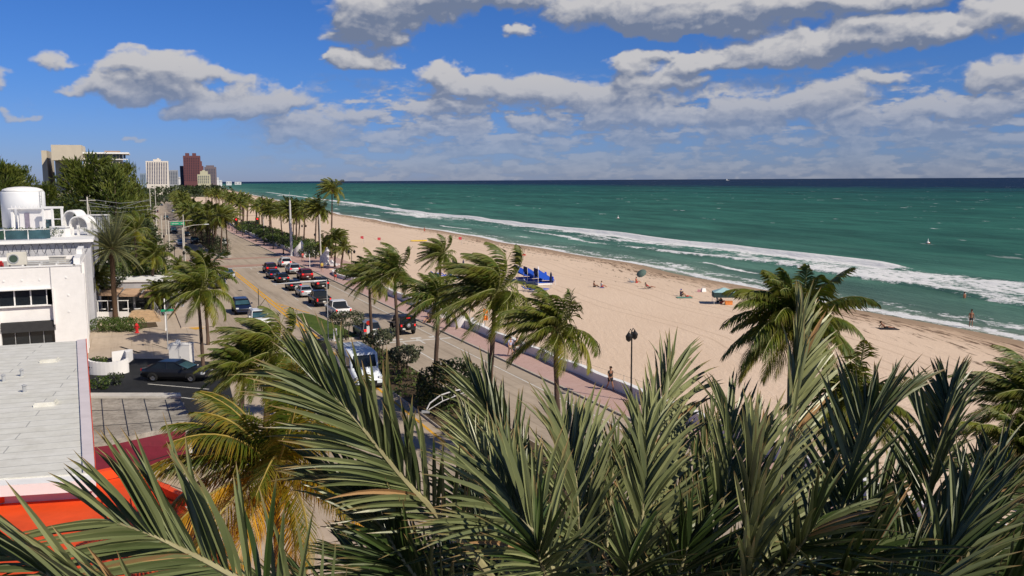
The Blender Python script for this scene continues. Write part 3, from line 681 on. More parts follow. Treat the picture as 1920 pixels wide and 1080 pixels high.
def palm(x, y, h, label, sc=1.0, k=0, group=None, far=False, rz=0.0, crown=None, tr=None, cname='coconut_palm', z=0.0, twid=1.0):
    o = thing(cname, label, 'palm tree', (x, y, z), 0, group)
    me, off = (tr or TR)[k % len(tr or TR)]
    b = bpy.data.objects.new('trunk', me); COL.objects.link(b); b.parent = o; b.scale = (twid, twid, h)
    c = bpy.data.objects.new('crown', crown or (FAR[k % 3] if far else CROWNS[k % 5])); COL.objects.link(c); c.parent = o
    c.location = (off.x*twid, off.y*twid, h); c.scale = (sc,)*3; c.rotation_euler = (0, 0, rz)
    return o
def solve_s(px_, t_, h=0.0):        # avenue position s whose point (s,t) lies on the photo column px_
    lo, hi = -58.0, 500.0
    def X(s):
        p = W(s, t_, h); d = p-Vector((0, 0, CAMH)); yy = d.y*cos(PITCH)-d.z*sin(PITCH)
        return 960+FPX*p.x/yy
    for _ in range(50):
        m = (lo+hi)/2
        if X(m) > px_: lo = m
        else: hi = m
    return (lo+hi)/2
def zat(p, ypx):                    # height above point p seen at photo row ypx
    d = ray(960+FPX*p.x/(p.y*cos(PITCH)+8*sin(PITCH)), ypx); return CAMH+d[2]*p.y/d[1]
# five palms of the planted median, nearest the camera last
for i, (px_, t_, cy, sc, k, lb) in enumerate([
    (697, -9.6, 522, .92, 0, 'short coconut palm at the far end of the planted median, beside the grass median'),
    (747, -9.4, 512, 1.0, 1, 'coconut palm on the planted median, its thin trunk crossing just left of the black jeep'),
    (815, -9.3, 562, 1.02, 2, 'coconut palm on the median right of the black boxy car, drooping to the right'),
    (914, -9.2, 552, 1.35, 3, 'tall broad coconut palm on the planted median, biggest crown left of the blue cabanas'),
    (1046, -9.0, 622, 1.0, 1, 'coconut palm with ragged upright fronds in front of the promenade wall and open sand')]):
    s = solve_s(px_, t_); p = W(s, t_); h = zat(p, cy)
    palm(p.x, p.y, h, lb, sc, k, rz=[0, .5, -.4, .2, .9][i])
def palm_px(cx, cy, z, lb, sc, k, rz=0.0, **kw):    # crown seen at a pixel, at a known height
    p = at(cx, cy, z); return palm(p.x, p.y, z, lb, sc, k, rz=rz, **kw)
def palm_med(cx, cy, t_, h0, lb, sc, k, rz=0.0, **kw):    # palm of the planted median seen at a photo column
    s = solve_s(cx, t_, h0); p = W(s, t_); return palm(p.x, p.y, zat(p, cy), lb, sc, k, rz=rz, **kw)
palm_med(1474, 608, -9.3, 10.5, 'large full coconut palm standing before the surf, above the pale date fronds', .88, 2, 1.3, crown=coco_crown(77, n=46, wind=Vector((-.5, .2, -.12)), dryn=6))
palm_med(1600, 765, -9.6, 8.4, 'low coconut palm whose dark crown shows under the large one by the surf', .7, 0, 1.3)
palm_med(1945, 765, -9.3, 9.8, 'coconut palm cut by the right edge, its dark crown over the sand', .58, 1, .3)
palm_med(1890, 860, -11.0, 8.0, 'bright green coconut palm low at the right edge behind the date fronds', .6, 2, 1.0)
palm_px(818, 478, 7.5, 'coconut palm leaning on the beach side behind the closed blue parasols', .95, 3, .1)
palm_px(374, 548, 6.4, 'coconut palm beside the footway left of the incoming silver car', 1.15, 0, .5)
palm_px(384, 512, 6.9, 'coconut palm behind the footway palm left of the silver car, yellower crown', 1.1, 1, 2.0)
palm_px(488, 668, 6.2, 'green coconut palm below the dark blue car, arching over the footway', 1.12, 3, .4)
palm_px(436, 700, 5.6, 'coconut palm with dry brown trunk beside the white cabinet', .8, 4, .8)
palm_px(560, 668, 4.4, 'small dry coconut palm between the big green palm and the black signal', .5, 4, .8)
CY = coco_crown(41, n=34, L_=3.3, wind=Vector((-.35, -.1, 0)), leaf=ML_coco_y, rach=M_rach_y, dryn=9, nl=90, lw=.042, ycol=True)
palm_px(520, 880, 7.2, 'yellowing coconut palm with orange fronds and fruit beside the maroon awning', 1.12, 0, .3, crown=CY)
# beach side near the second shower: clump
for i, (cx, by, t_, cy, sc, k, lb) in enumerate([
    (622, None, 8.3, 356, 1.15, 4, 'very tall slim coconut palm whose crown stands above the horizon line'),
    (600, None, 6.5, 396, 1.1, 0, 'coconut palm with pale trunk left of the very tall slim palm'),
    (613, None, 5.4, 458, .9, 1, 'yellowish coconut palm, left one of the clump below the very tall palm'),
    (628, None, 4.6, 446, .9, 2, 'green coconut palm, middle one of the clump below the very tall palm'),
    (640, None, 5.0, 464, .85, 3, 'coconut palm, right one of the clump below the very tall palm'),
    (668, None, 3.9, 524, .85, 2, 'coconut palm leaning over the round planter left of the median palms'),
    (556, None, 7.5, 390, 1.05, 2, 'coconut palm just right of the tall grey concrete pole')]):
    s = solve_s(cx, t_); p = W(s, t_); h = zat(p, cy)
    palm(p.x, p.y, h, lb, sc, k, rz=i*1.3)
# left side palms
for i, (cx, by, cy, sc, k, lb) in enumerate([
    (262, 572, 432, 1.0, 1, 'yellow-green coconut palm right behind the big date palm'),
    (284, 580, 478, .95, 4, 'yellowish coconut palm nearest the row of poles, right of the date palm'),
    (300, 592, 548, .85, 2, 'coconut palm with upright fronds beside the street name sign'),
    (244, 566, 500, .85, 4, 'coconut palm in the shade behind the restaurant terrace'),
    (183, 596, 520, .8, 0, 'coconut palm between the white building and the date palm trunk'),
    (330, 540, 500, .7, 3, 'small coconut palm between two pale poles on the footway')]):
    p = at(cx, by); h = max(2.5, zat(p, cy)); palm(p.x, p.y, h, lb, sc, k, rz=i*1.1)
# distant rows
rr = random.Random(5); nfar = 0
def row(s0, s1, ds, t_, jit, h0, h1, lb, grp, skip=0.0):
    s = s0
    while s < s1:
        if rr.random() >= skip:
            p = W(s+rr.uniform(-2, 2), t_+rr.uniform(-jit, jit))
            palm(p.x, p.y, rr.uniform(h0, h1), lb, rr.uniform(.95, 1.3), rr.randrange(5), grp, far=s > 190, rz=rr.uniform(0, 6.28))
        s += ds*(1+max(0, s-150)/420)
row(137, 560, 8.2, 7.5, 2.8, 7.0, 9.6, 'coconut palm of the long row between the far promenade and the sand', 'palms along the far promenade')
row(170, 560, 12.0, 11.5, 2.0, 6.5, 9.0, 'coconut palm standing at the edge of the sand in the far beach row', 'palms at the edge of the far sand')
row(139, 620, 6.0, -10.4, 1.5, 6.0, 8.5, 'coconut palm on the far planted median beyond the junction', 'palms on the far median')
row(150, 620, 9.0, -5.5 if False else -12.0, 1.0, 5.0, 7.5, 'low coconut palm on the left side of the far median', 'palms on the far median, left side')
row(130, 430, 13.0, -26.5, 1.5, 6.0, 8.5, 'coconut palm on the left footway beyond the junction', 'palms on the far left footway')

# date palm beside the restaurant
def date_crown(seed, n=64, L_=4.2, nl=46):
    rr = random.Random(seed); g = MB(); A = []; T = []
    for i in range(n):
        u = i/(n-1); frond(g, A, T, (0, 0, .2*(1-u)), i*2.399, 1.35-1.75*u+rr.uniform(-.1, .1), L_*rr.uniform(.85, 1.1), .30+.45*u, Vector((-.12, 0, 0)), rr, nl=nl, lw=.05, ll=.42, dry=.3+.3*u, hang=.05)
    n0 = len(g.v); g.mi = 2; g.lathe([(.25, -1.1), (.42, -.6), (.45, -.1), (.2, .3)], 10); A += [.6]*(len(g.v)-n0); T += [0.]*(len(g.v)-n0)
    g.at = {'c': ('POINT', A), 't': ('POINT', T)}
    return g.build('crown', [leafmat('canary_date_leaf', (.045, .062, .035), (.10, .115, .055), (.2, .14, .07), .1), M_rach, M_trunk_d], link=False).data
p = at(217, 602); dtr = [trunk_mesh(400, .30, .27, .05, M_trunk_d)]
palm(p.x, p.y, zat(p, 468), 'big date palm with thick brown trunk and grey-green crown beside the tan steps', 1.0, 0, crown=date_crown(3), tr=dtr, cname='date_palm')

# leafy shrubs and small trees
def leafcloud(g, A, lobes, n, ls, rr, sh=.35, droop=0.0):
    tot = sum(a[3]*a[4]*a[5] for a in lobes)
    for (cx, cy, cz, rx, ry, rz_) in lobes:
        m = int(n*rx*ry*rz_/tot)
        for _ in range(m):
            while True:
                q = Vector((rr.uniform(-1, 1), rr.uniform(-1, 1), rr.uniform(-1, 1)))
                if .1 < q.length <= 1: break
            q = q.normalized()*(q.length**sh)
            nz = noise.noise(Vector((cx+q.x*rx, cy+q.y*ry, cz+q.z*rz_))*(.9/max(.3, rx))*1.6)
            if nz < -.22: continue
            c = Vector((cx+q.x*rx*(1+nz*.3), cy+q.y*ry*(1+nz*.3), cz+q.z*rz_*(1+nz*.3)))
            a = Vector((rr.gauss(0, 1), rr.gauss(0, 1), rr.gauss(0, 1)-droop)).normalized(); b = a.cross(Vector((rr.gauss(0, 1), rr.gauss(0, 1), rr.gauss(0, 1)))).normalized()
            a = a*ls*rr.uniform(.6, 1.3); b = b*ls*rr.uniform(.35, .6)
            g.face(g.add(c-a), g.add(c+b), g.add(c+a), g.add(c-b)); A += [rr.uniform(-.1, .9)]*4
def shrub(name, label, x, y, lobes, n, ls, leaf, trunk=None, cat='shrub', group=None, z=0.0, seed=1):
    o = thing(name, label, cat, (x, y, z), 0, group); g = MB(); A = []; rr = random.Random(seed)
    leafcloud(g, A, lobes, n, ls, rr); g.at = {'c': ('POINT', A)}
    g.build('crown' if trunk else 'foliage', leaf, o)
    b = MB()
    if trunk:
        for (dx, dy, h, r) in trunk: b.tube([(dx*.3, dy*.3, 0), (dx*.6, dy*.6, h*.55), (dx, dy, h)], [r, r*.8, r*.5], 6)
        b.build('trunk', M_bark, o, smooth=True)
    else:
        for (cx, cy, cz, rx, ry, rz_) in lobes[:6]: b.tube([(cx, cy, 0), (cx*1.02, cy, cz)], [.05, .03], 5)
        b.build('stem', M_bark, o)
    return o
for i, (px_, t_, zc, w, lb) in enumerate([(648, -9.8, 2.1, 1.45, 'grey-green sea grape tree on the median tip, left of the first median palm'),
    (712, -9.9, 2.0, 1.3, 'small grey-green tree just right of the first median palm'),
    (757, -9.8, 1.7, 1.35, 'grey-green bushy tree on the median right of the van')]):
    s = solve_s(px_, t_); s = max(min(s, 30 if i == 0 else 21), -40) if i else 27.5
    p = W(s, t_) if i else at(650, 640)
    shrub('small_tree', lb, p.x, p.y, [(0, 0, zc, w*(1.1 if i == 0 else .85), w*(1.1 if i == 0 else .85), .7), (.8, .3, zc+.3, w*.55, w*.55, .45), (-.8, -.2, zc-.1, w*.55, w*.55, .45)], 1700, .12, ML_sea, [(.4, .2, zc, .06), (-.4, .1, zc, .05), (0, -.3, zc, .05)], 'small tree', z=.14, seed=20+i)
p = W(solve_s(842, -9.8), -9.8)
shrub('dense_bush', 'round dense dark bush on the median between palm trunks, right of the van', p.x, p.y, [(0, 0, 1.6, 2.1, 2.1, 1.6), (.5, .5, 2.3, 1.3, 1.3, .9), (-.9, 0, 1.5, 1.4, 1.4, 1.3)], 5200, .13, ML_dark, z=.14, seed=31)
# ground cover on the near median
for i in range(12):
    s = 19-i*3.6; p = W(s, -10.4+.5*sin(i*2.1))
    shrub('low_shrub', 'low green shrub planted in the bed of the near median', p.x, p.y, [(0, 0, .3, 1.5, 1.2, .45), (.9, -.5, .3, .9, .9, .4)], 420, .13, ML_hedge, group='low shrubs of the near median', z=.14, seed=50+i)
# far median: grey shrubs near the tip
for i, (s, t_, w, h) in enumerate([(135, -10.6, 1.2, .6), (139, -10.5, 1.4, .9), (144, -10.8, 2.0, 2.0), (149, -10, 2.2, 2.5), (155, -10.8, 2.4, 2.6), (162, -10.3, 2.2, 2.2), (170, -10.5, 2.4, 2.4), (179, -10.2, 2.2, 2.0), (190, -10.5, 2.5, 2.4), (202, -10.2, 2.5, 2.2)]):
    p = W(s, t_); shrub('median_shrub', 'grey-green shrub on the far planted median under the palms', p.x, p.y, [(0, 0, h*.6, w, w, h*.6), (w*.5, .4, h*.5, w*.6, w*.6, h*.5)], 900 if i > 1 else 500, .17, ML_sea if i % 2 else ML_dark, group='shrubs of the far median', seed=70+i)
# sea grape hedge behind the far promenade and round planter
for i in range(14):
    s = 124+i*9.5; w = 5.2; p = W(s, 7.2+.5*sin(i))
    shrub('beach_hedge', 'dense green hedge between the far promenade and the sand', p.x, p.y, [(0, 0, 1.0, 3.6, w, 1.25), (.8, 2, 1.3, 1.8, 2.5, 1.1), (-1, -2, 1.2, 1.8, 2.5, 1.1)], 2400, .22, ML_hedge if i % 3 else ML_dark, group='hedges along the far promenade', seed=90+i)
for i in range(6):
    s = 76+i*2.3; p = W(s, 4.9-.10*i)
    shrub('planter_hedge', 'green sea grape bush filling the curved planter by the promenade wall', p.x, p.y, [(0, 0, .55, 1.7, 1.5, .6)], 800, .15, ML_hedge, group='bushes of the curved planter', seed=120+i)
for i, (x, y, z0, w, m) in enumerate([(205, 590, 4.2, 2.0, 0), (240, 578, 4.6, 2.2, 1), (272, 576, 3.6, 1.7, 0), (292, 560, 4.0, 1.8, 1), (255, 556, 5.2, 2.6, 0), (215, 560, 5.4, 2.6, 0), (300, 520, 4.2, 2.0, 0), (325, 535, 1.0, .9, 1)]):
    p = at(x, y); shrub('shade_tree', 'dark leafy tree shading the restaurant terrace and left footway', p.x, p.y, [(0, 0, z0, w, w, w*.55), (w*.5, .3, z0+.4, w*.6, w*.6, w*.4), (-w*.5, -.2, z0-.3, w*.6, w*.6, w*.4)], 1500, .17, ML_dark if m == 0 else ML_hedge, [(0, 0, z0, .12)], 'tree', 'shade trees by the restaurant', seed=400+i)
# clipped hedge beside the hydrant
o = thing('clipped_hedge', 'clipped green hedge at the foot of the big date palm, left of the red hydrant', 'hedge', (0, 0, 0)); g = MB(); A = []; rr2 = random.Random(8)
c0 = at(176, 622); c1 = at(248, 622); 
for k in range(9):
    c = c0.lerp(c1, k/8); leafcloud(g, A, [(c.x, c.y+1.0, .6, .75, 1.8, .72)], 620, .1, rr2, .25)
g.at = {'c': ('POINT', A)}; g.build('foliage', ML_hedge, o)
b = MB(); b.tube([c0+Vector((0, 1, .3)), c1+Vector((0, 1, .3))], .12, 5); b.build('stem', M_bark, o)

# casuarinas: tall feathery trees at the left
def casuarina(seed, h, w, n=150, m=26):
    rr = random.Random(seed); g = MB(); A = []; b = MB()
    b.tube([(0, 0, 0), (.2, 0, h*.4), (.5, .2, h*.75), (.2, .1, h*.98)], [.42, .3, .14, .03], 8)
    for i in range(n):
        u = i/n; z = h*(.10+.86*u); R = w*(sin(pi*min(1, .22+.72*u))**.8)*rr.uniform(.7, 1.08)
        a = i*2.399; el_ = .35+.55*u+rr.uniform(-.15, .25)
        end = Vector((cos(a)*R, sin(a)*R, z+R*math.tan(min(1.1, el_))*.55)); st_ = Vector((.2*u, 0, z))
        if i % 3 == 0: b.tube([st_, st_.lerp(end, .6)+Vector((0, 0, .1)), end], [.09, .05, .015], 4)
        for j in range(m):
            f = .30+.72*rr.random(); c = st_.lerp(end, f)+Vector((rr.gauss(0, .30), rr.gauss(0, .30), rr.gauss(0, .25)))
            d = ((end-st_).normalized()*.9+Vector((rr.gauss(0, .45), rr.gauss(0, .45), rr.gauss(.45, .45)))+Vector((-.5, 0, .1))).normalized()*rr.uniform(.6, 1.3)
            wv = d.cross(Vector((rr.gauss(0, 1), rr.gauss(0, 1), rr.gauss(0, 1)))).normalized()*rr.uniform(.06, .12)
            e = c+d+Vector((0, 0, -.12)); g.face(g.add(c-wv*.4), g.add(c+wv*.4), g.add(c+d*.55+wv), g.add(e), g.add(c+d*.55-wv)); A += [rr.uniform(-.1, .75)+.2*(f-.6)]*5
    g.at = {'c': ('POINT', A)}
    return g.build('crown', ML_cas, link=False).data, b.build('trunk', M_bark, link=False).data
CAS = [casuarina(1, 1.0*17, 4.6), casuarina(2, 17, 4.0), casuarina(3, 17, 5.2)]
for i, (px_, Y_, top, sc, k, lb) in enumerate([
    (143, 158, 304, .8, 0, 'feathery casuarina on the left of the clump, its tip crossing the beige hotel'),
    (164, 150, 318, .8, 1, 'feathery casuarina in front of the overhanging hotel block'),
    (190, 152, 300, .9, 2, 'tall feathery casuarina with a thin spike tip over the hotel roof'),
    (216, 148, 316, .9, 0, 'feathery casuarina right of the spiked one, below the hotel wing'),
    (240, 155, 311, .8, 1, 'feathery casuarina at the right end of the clump by the poles'),
    (88, 140, 352, .7, 2, 'dark low casuarina behind the white tank'),
    (20, 150, 312, .9, 1, 'dark casuarina above the left edge behind the tank'),
    (-5, 160, 305, 1.0, 0, 'dark casuarina cut by the left edge of the view'),
    (40, 170, 322, .9, 2, 'thin topped casuarina just left of the tank dome')]):
    p = atY(px_, 400, Y_); top_z = atY(px_, top, Y_).z; s_ = top_z/17.0
    o = thing('casuarina_tree', lb, 'tree', (p.x, p.y, 0)); 
    for nm, me in zip(('crown', 'trunk'), CAS[k]):
        c = bpy.data.objects.new(nm, me); COL.objects.link(c); c.parent = o; c.scale = (sc, sc, s_); c.rotation_euler = (0, 0, i*1.7)
for i, (px_, Y_, top, w) in enumerate([(90, 175, 352, 7), (60, 120, 372, 6), (130, 130, 362, 6), (170, 128, 378, 6), (210, 130, 385, 6), (245, 132, 392, 5), (100, 118, 392, 5), (10, 125, 370, 6), (262, 142, 400, 3.5)]):
    p = atY(px_, 400, Y_); h = atY(px_, top, Y_).z
    shrub('broad_tree', ['dark green broad-leaved tree under the casuarinas behind the rooftop', 'dark green broad-leaved tree under the casuarinas behind the rooftop'][i % 2], p.x, p.y, [(0, 0, h*.6, w*.7, w*.6, h*.38), (w*.4, 0, h*.5, w*.5, w*.5, h*.35), (-w*.4, 0, h*.55, w*.5, w*.5, h*.35)], 2600, .26, ML_dark, [(0, 0, h*.6, .25)], 'tree', 'broad trees under the casuarinas', seed=150+i)
# far-off wood that reads as one mass, along the coast and behind the town
g = MB(); A = []; rr3 = random.Random(77)
def blob(cx, cy, h, w, n, ls):
    leafcloud(g, A, [(cx, cy, h*.5, w, w, h*.55)], n, ls, rr3, .3)
for i in range(170):
    s = rr3.uniform(430, 2300); t_ = rr3.uniform(-260, 2) if s > 640 else rr3.uniform(-120, -24)
    p = W(s, t_) if s < 900 else Vector((shore_x(65+s*.9156)-40+t_*.9, 65+s*.9156, 0))
    blob(p.x, p.y, rr3.uniform(7, 12), rr3.uniform(8, 16)*(1 if s < 900 else 1.6), 150, .7*(1+s/700))
for i in range(150):
    Y_ = rr3.uniform(190, 620); x_ = -Y_*rr3.uniform(.425, .62)
    blob(x_, Y_, rr3.uniform(6, 11), rr3.uniform(5, 9), 150, .5*(1+Y_/500))
g.at = {'c': ('POINT', A)}
tag(g.build('distant_wood', ML_dark), 'far-off dark green tree cover between the avenue and the towers', 'wood', kind='stuff')
# ------------------------------------------------------------------ foreground date palm, just below the balcony
M_spine = mat('spiny_stalk', (.30, .27, .14), .6, .15, 6.0)
FP = thing('date_palm', 'huge grey-green date palm crown filling the foreground right below the camera', 'palm tree', (0, 0, 0))
FC = atD(1150, 1560, 4.6)
b = MB(); b.tube([(FC.x+.1, FC.y+.3, 0), (FC.x+.05, FC.y+.1, 6), (FC.x, FC.y, FC.z-.5)], [.34, .30, .30], 12); b.build('trunk', M_trunk_d, FP, smooth=True)
b = MB(); b.lathe([(.30, -1.3), (.45, -.7), (.38, -.1), (.12, .35)], 12, tuple(FC)); b.build('crown_boot', M_husk, FP)
def bez(P, u):
    n = len(P)-1; Q = list(P)
    # Catmull-Rom through the control points
    x = min(n-1e-6, u*n); i = int(x); f = x-i
    p0 = P[max(0, i-1)]; p1 = P[i]; p2 = P[min(n, i+1)]; p3 = P[min(n, i+2)]
    return .5*((2*p1)+(p2-p0)*f+(2*p0-5*p1+4*p2-p3)*f*f+(3*p1-p0-3*p2+p3)*f**3)
def big_frond(P, seed, ll=.46, w=.030, up=None, a0=.62, n=None, ang=(.62, .62), tone=0.0, u0=.12, vee=.35, prof=None, gap=.032, lean=None):
    rr = random.Random(seed); g = MB(); A = []; T = []
    L_ = sum((bez(P, (i+1)/40)-bez(P, i/40)).length for i in range(40)); n = n or int(L_*(1-u0)/gap)
    K = 24; pts = [bez(P, i/K) for i in range(K+1)]
    g.mi = 1; g.tube(pts, [.020*(1-i/K)+.0035 for i in range(K+1)], 6); A += [.5]*len(g.v); T += [0]*len(g.v); g.mi = 0
    viewn = up or Vector((0, -1, .35))
    for i in range(n):
        u = u0+(1-u0)*(i+.5*rr.random())/n; b0 = bez(P, u); td = (bez(P, min(1, u+.02))-bez(P, max(0, u-.02))).normalized()
        nrm = (viewn-td*viewn.dot(td)).normalized(); sd = td.cross(nrm)
        q = (u-u0)/(1-u0)
        for side in (-1, 1):
            if rr.random() < .03: continue
            an = ang[0 if side < 0 else 1]*(1.15-.65*q)+rr.gauss(0, .05)
            grp = rr.choice((-1, 0, 1))*.22
            v = (td*cos(an)+sd*side*sin(an)+nrm*(vee+grp*.6+rr.gauss(0, .06))*(1-.4*q)).normalized()
            if lean is not None: v = (v+lean).normalized()
            ln = ll*(sin(pi*min(1, .18+.72*q))**.6)*rr.uniform(.82, 1.12)
            wd_ = w*.70*rr.uniform(.75, 1.15)*(.75+.4*sin(pi*q))
            fold = v.cross(nrm).normalized(); fn = fold.cross(v).normalized()
            fa = rr.uniform(-.5, .5); f1 = (fold*cos(fa)+fn*sin(fa)); f2 = fn*cos(fa)-fold*sin(fa)
            droop = Vector((rr.gauss(0, .03), 0, -.05-.08*rr.random()))
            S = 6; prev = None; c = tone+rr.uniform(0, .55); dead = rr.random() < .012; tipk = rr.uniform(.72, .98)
            for k in range(S+1):
                x = k/S; ww = wd_*(.35+.65*min(1, x*5))*(1-x**2.4)**.9*.5
                ctr = b0+v*ln*x+droop*(x*x)*ln/.45
                a_ = g.add(ctr+f1*ww+f2*ww*.95); m_ = g.add(ctr-f2*.0005*0); z_ = g.add(ctr-f1*ww+f2*ww*.95)
                tt = 1.0 if dead else (max(0, (x-tipk)/(1-tipk+1e-3))*.95 if x > tipk else 0)
                A += [c, c, c]; T += [tt, tt, tt]
                if prev: g.face(prev[0], a_, m_, prev[1]); g.face(prev[1], m_, z_, prev[2])
                prev = (a_, m_, z_)
    g.at = {'c': ('POINT', A), 't': ('POINT', T)}
    return g.build('frond', [ML_date, M_spine], FP)
def FR(pts, seed, **k):
    P = [FC+Vector((0, 0, 0))]+[atD(x, y, d) for x, y, d in pts]
    L_ = sum((bez(P, (i+1)/30)-bez(P, i/30)).length for i in range(30)); e = 1-.30/L_
    return big_frond([bez(P, e*i/8) for i in range(9)], seed, **k)
# left: long frond swept to the upper left
FR([(985, 1180, 4.1), (821, 967, 3.7), (754, 897, 3.6), (669, 790, 3.5), (600, 722, 3.5), (560, 700, 3.5)], 1, ll=.50, ang=(.50, .62), u0=.25, w=.034, vee=.15, up=Vector((.25, -1, .5)), tone=.1)
FR([(900, 1230, 3.9), (770, 1070, 3.7), (670, 930, 3.7), (540, 850, 3.8)], 21, ll=.42, ang=(.45, .5), u0=.3, w=.03, tone=-.25, up=Vector((.4, -1, .2)))
# low left frond over the orange roof
FR([(800, 1330, 3.4), (560, 1160, 3.0), (430, 1077, 2.9), (333, 1027, 2.9), (250, 990, 2.9), (120, 950, 3.0)], 2, gap=.05, ll=.50, ang=(.62, .78), u0=.30, w=.030, vee=.2, up=Vector((.1, -1, .7)), tone=.0)
FR([(700, 1400, 3.2), (420, 1260, 2.9), (220, 1150, 2.8), (60, 1060, 2.8), (-80, 1000, 2.9)], 24, gap=.055, ll=.48, ang=(.7, .5), u0=.25, w=.030, tone=.05)
FR([(820, 1300, 4.2), (620, 1180, 4.1), (470, 1130, 4.1), (330, 1110, 4.2)], 25, gap=.05, ll=.46, ang=(.5, .8), u0=.3, tone=-.1)
# centre left
FR([(1060, 1180, 3.7), (1036, 1070, 3.5), (1007, 1008, 3.5), (968, 960, 3.5), (935, 890, 3.6), (880, 800, 3.8)], 3, ll=.50, ang=(.9, .55), u0=.3, w=.034, tone=.35, up=Vector((.35, -.9, .5)))
FR([(1120, 1120, 4.2), (1089, 1010, 4.1), (1079, 897, 4.1), (1062, 820, 4.2), (1035, 735, 4.4)], 4, ll=.52, ang=(.65, .42), u0=.28, w=.034, tone=.3, up=Vector((.45, -.9, .45)))
FR([(1080, 1130, 4.6), (1000, 960, 4.6), (944, 830, 4.8), (905, 750, 4.9), (870, 700, 5.0)], 5, ll=.50, ang=(.38, .5), u0=.3, w=.034, tone=-.1)
FR([(1010, 1180, 4.4), (960, 1000, 4.5), (905, 860, 4.6), (840, 752, 4.7)], 6, ll=.48, ang=(.5, .45), u0=.3, w=.026, tone=.5)
FR([(1130, 1180, 4.5), (1140, 1000, 4.6), (1150, 880, 4.7), (1170, 790, 4.8)], 7, ll=.5, ang=(.6, .6), u0=.25, tone=-.1)
# middle spears
FR([(1190, 1180, 4.6), (1215, 1000, 4.7), (1224, 850, 4.9), (1252, 730, 5.1), (1262, 650, 5.2)], 8, ll=.56, ang=(.55, .48), u0=.3, w=.038, tone=.25, up=Vector((.4, -.9, .4)))
FR([(1180, 1150, 4.3), (1205, 960, 4.3), (1212, 830, 4.4), (1195, 740, 4.5)], 9, ll=.46, ang=(.55, .5), u0=.3, w=.036, tone=.1)
FR([(1240, 1180, 5.2), (1290, 1000, 5.4), (1320, 860, 5.6), (1345, 740, 5.8)], 10, ll=.5, ang=(.5, .6), u0=.25, tone=0)
FR([(1260, 1180, 4.7), (1340, 1000, 4.7), (1373, 830, 4.8), (1352, 712, 5.0)], 11, ll=.52, ang=(.55, .45), u0=.3, w=.032, tone=-.1)
# the pale upright frond and the tall one behind it
FR([(1350, 1250, 3.9), (1392, 1080, 3.7), (1402, 950, 3.6), (1406, 860, 3.6), (1418, 770, 3.7)], 12, ll=.50, ang=(.40, .34), u0=.22, w=.042, tone=.55, up=Vector((.6, -.8, .5)))
FR([(1330, 1200, 4.5), (1450, 1010, 4.6), (1482, 790, 4.8), (1494, 660, 4.9), (1500, 555, 5.0)], 13, ll=.54, ang=(.45, .48), u0=.3, w=.040, tone=.35, up=Vector((.5, -.85, .4)))
# right side: fronds seen from the shaded side, shade also put into leaf colour
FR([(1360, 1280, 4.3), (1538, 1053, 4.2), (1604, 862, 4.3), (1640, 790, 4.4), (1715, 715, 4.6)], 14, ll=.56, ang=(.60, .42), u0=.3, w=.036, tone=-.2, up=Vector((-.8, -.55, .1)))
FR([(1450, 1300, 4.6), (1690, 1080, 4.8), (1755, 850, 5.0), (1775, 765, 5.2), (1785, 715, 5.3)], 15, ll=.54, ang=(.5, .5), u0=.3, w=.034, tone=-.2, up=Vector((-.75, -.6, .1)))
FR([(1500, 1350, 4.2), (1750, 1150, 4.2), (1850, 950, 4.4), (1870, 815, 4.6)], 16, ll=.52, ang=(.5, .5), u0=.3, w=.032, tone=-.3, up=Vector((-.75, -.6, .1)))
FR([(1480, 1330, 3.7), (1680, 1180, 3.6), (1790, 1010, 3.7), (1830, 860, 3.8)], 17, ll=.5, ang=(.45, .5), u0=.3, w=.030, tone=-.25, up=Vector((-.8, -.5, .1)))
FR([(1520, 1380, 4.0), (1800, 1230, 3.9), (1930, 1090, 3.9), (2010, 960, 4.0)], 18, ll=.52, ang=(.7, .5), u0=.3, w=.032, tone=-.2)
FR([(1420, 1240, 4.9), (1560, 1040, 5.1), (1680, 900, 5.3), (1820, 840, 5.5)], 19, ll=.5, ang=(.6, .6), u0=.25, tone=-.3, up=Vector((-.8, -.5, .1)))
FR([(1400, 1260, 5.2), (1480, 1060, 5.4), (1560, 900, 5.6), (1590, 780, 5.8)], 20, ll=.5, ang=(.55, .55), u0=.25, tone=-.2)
# lower fronds filling the heart of the crown, colour darkened as painted self-shadow
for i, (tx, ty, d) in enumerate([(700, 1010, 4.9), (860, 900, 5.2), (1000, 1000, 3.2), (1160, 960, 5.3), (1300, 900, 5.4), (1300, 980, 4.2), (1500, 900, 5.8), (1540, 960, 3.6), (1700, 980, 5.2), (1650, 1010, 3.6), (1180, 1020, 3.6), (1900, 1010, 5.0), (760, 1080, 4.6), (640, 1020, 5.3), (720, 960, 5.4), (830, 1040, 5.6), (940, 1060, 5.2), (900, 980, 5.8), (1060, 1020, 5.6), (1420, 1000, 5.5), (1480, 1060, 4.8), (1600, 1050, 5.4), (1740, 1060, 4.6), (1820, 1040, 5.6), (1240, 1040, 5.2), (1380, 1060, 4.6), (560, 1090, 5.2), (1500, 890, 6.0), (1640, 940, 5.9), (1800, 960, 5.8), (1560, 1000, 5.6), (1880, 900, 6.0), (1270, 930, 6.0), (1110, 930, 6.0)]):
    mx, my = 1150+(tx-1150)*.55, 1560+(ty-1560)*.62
    FR([(mx, my, (4.6+d)/2), (tx*.8+mx*.2, ty*.75+my*.25, d), (tx, ty, d*1.02)], 60+i, ll=.50, ang=(.6, .6), u0=.15, tone=-.3, gap=.030)
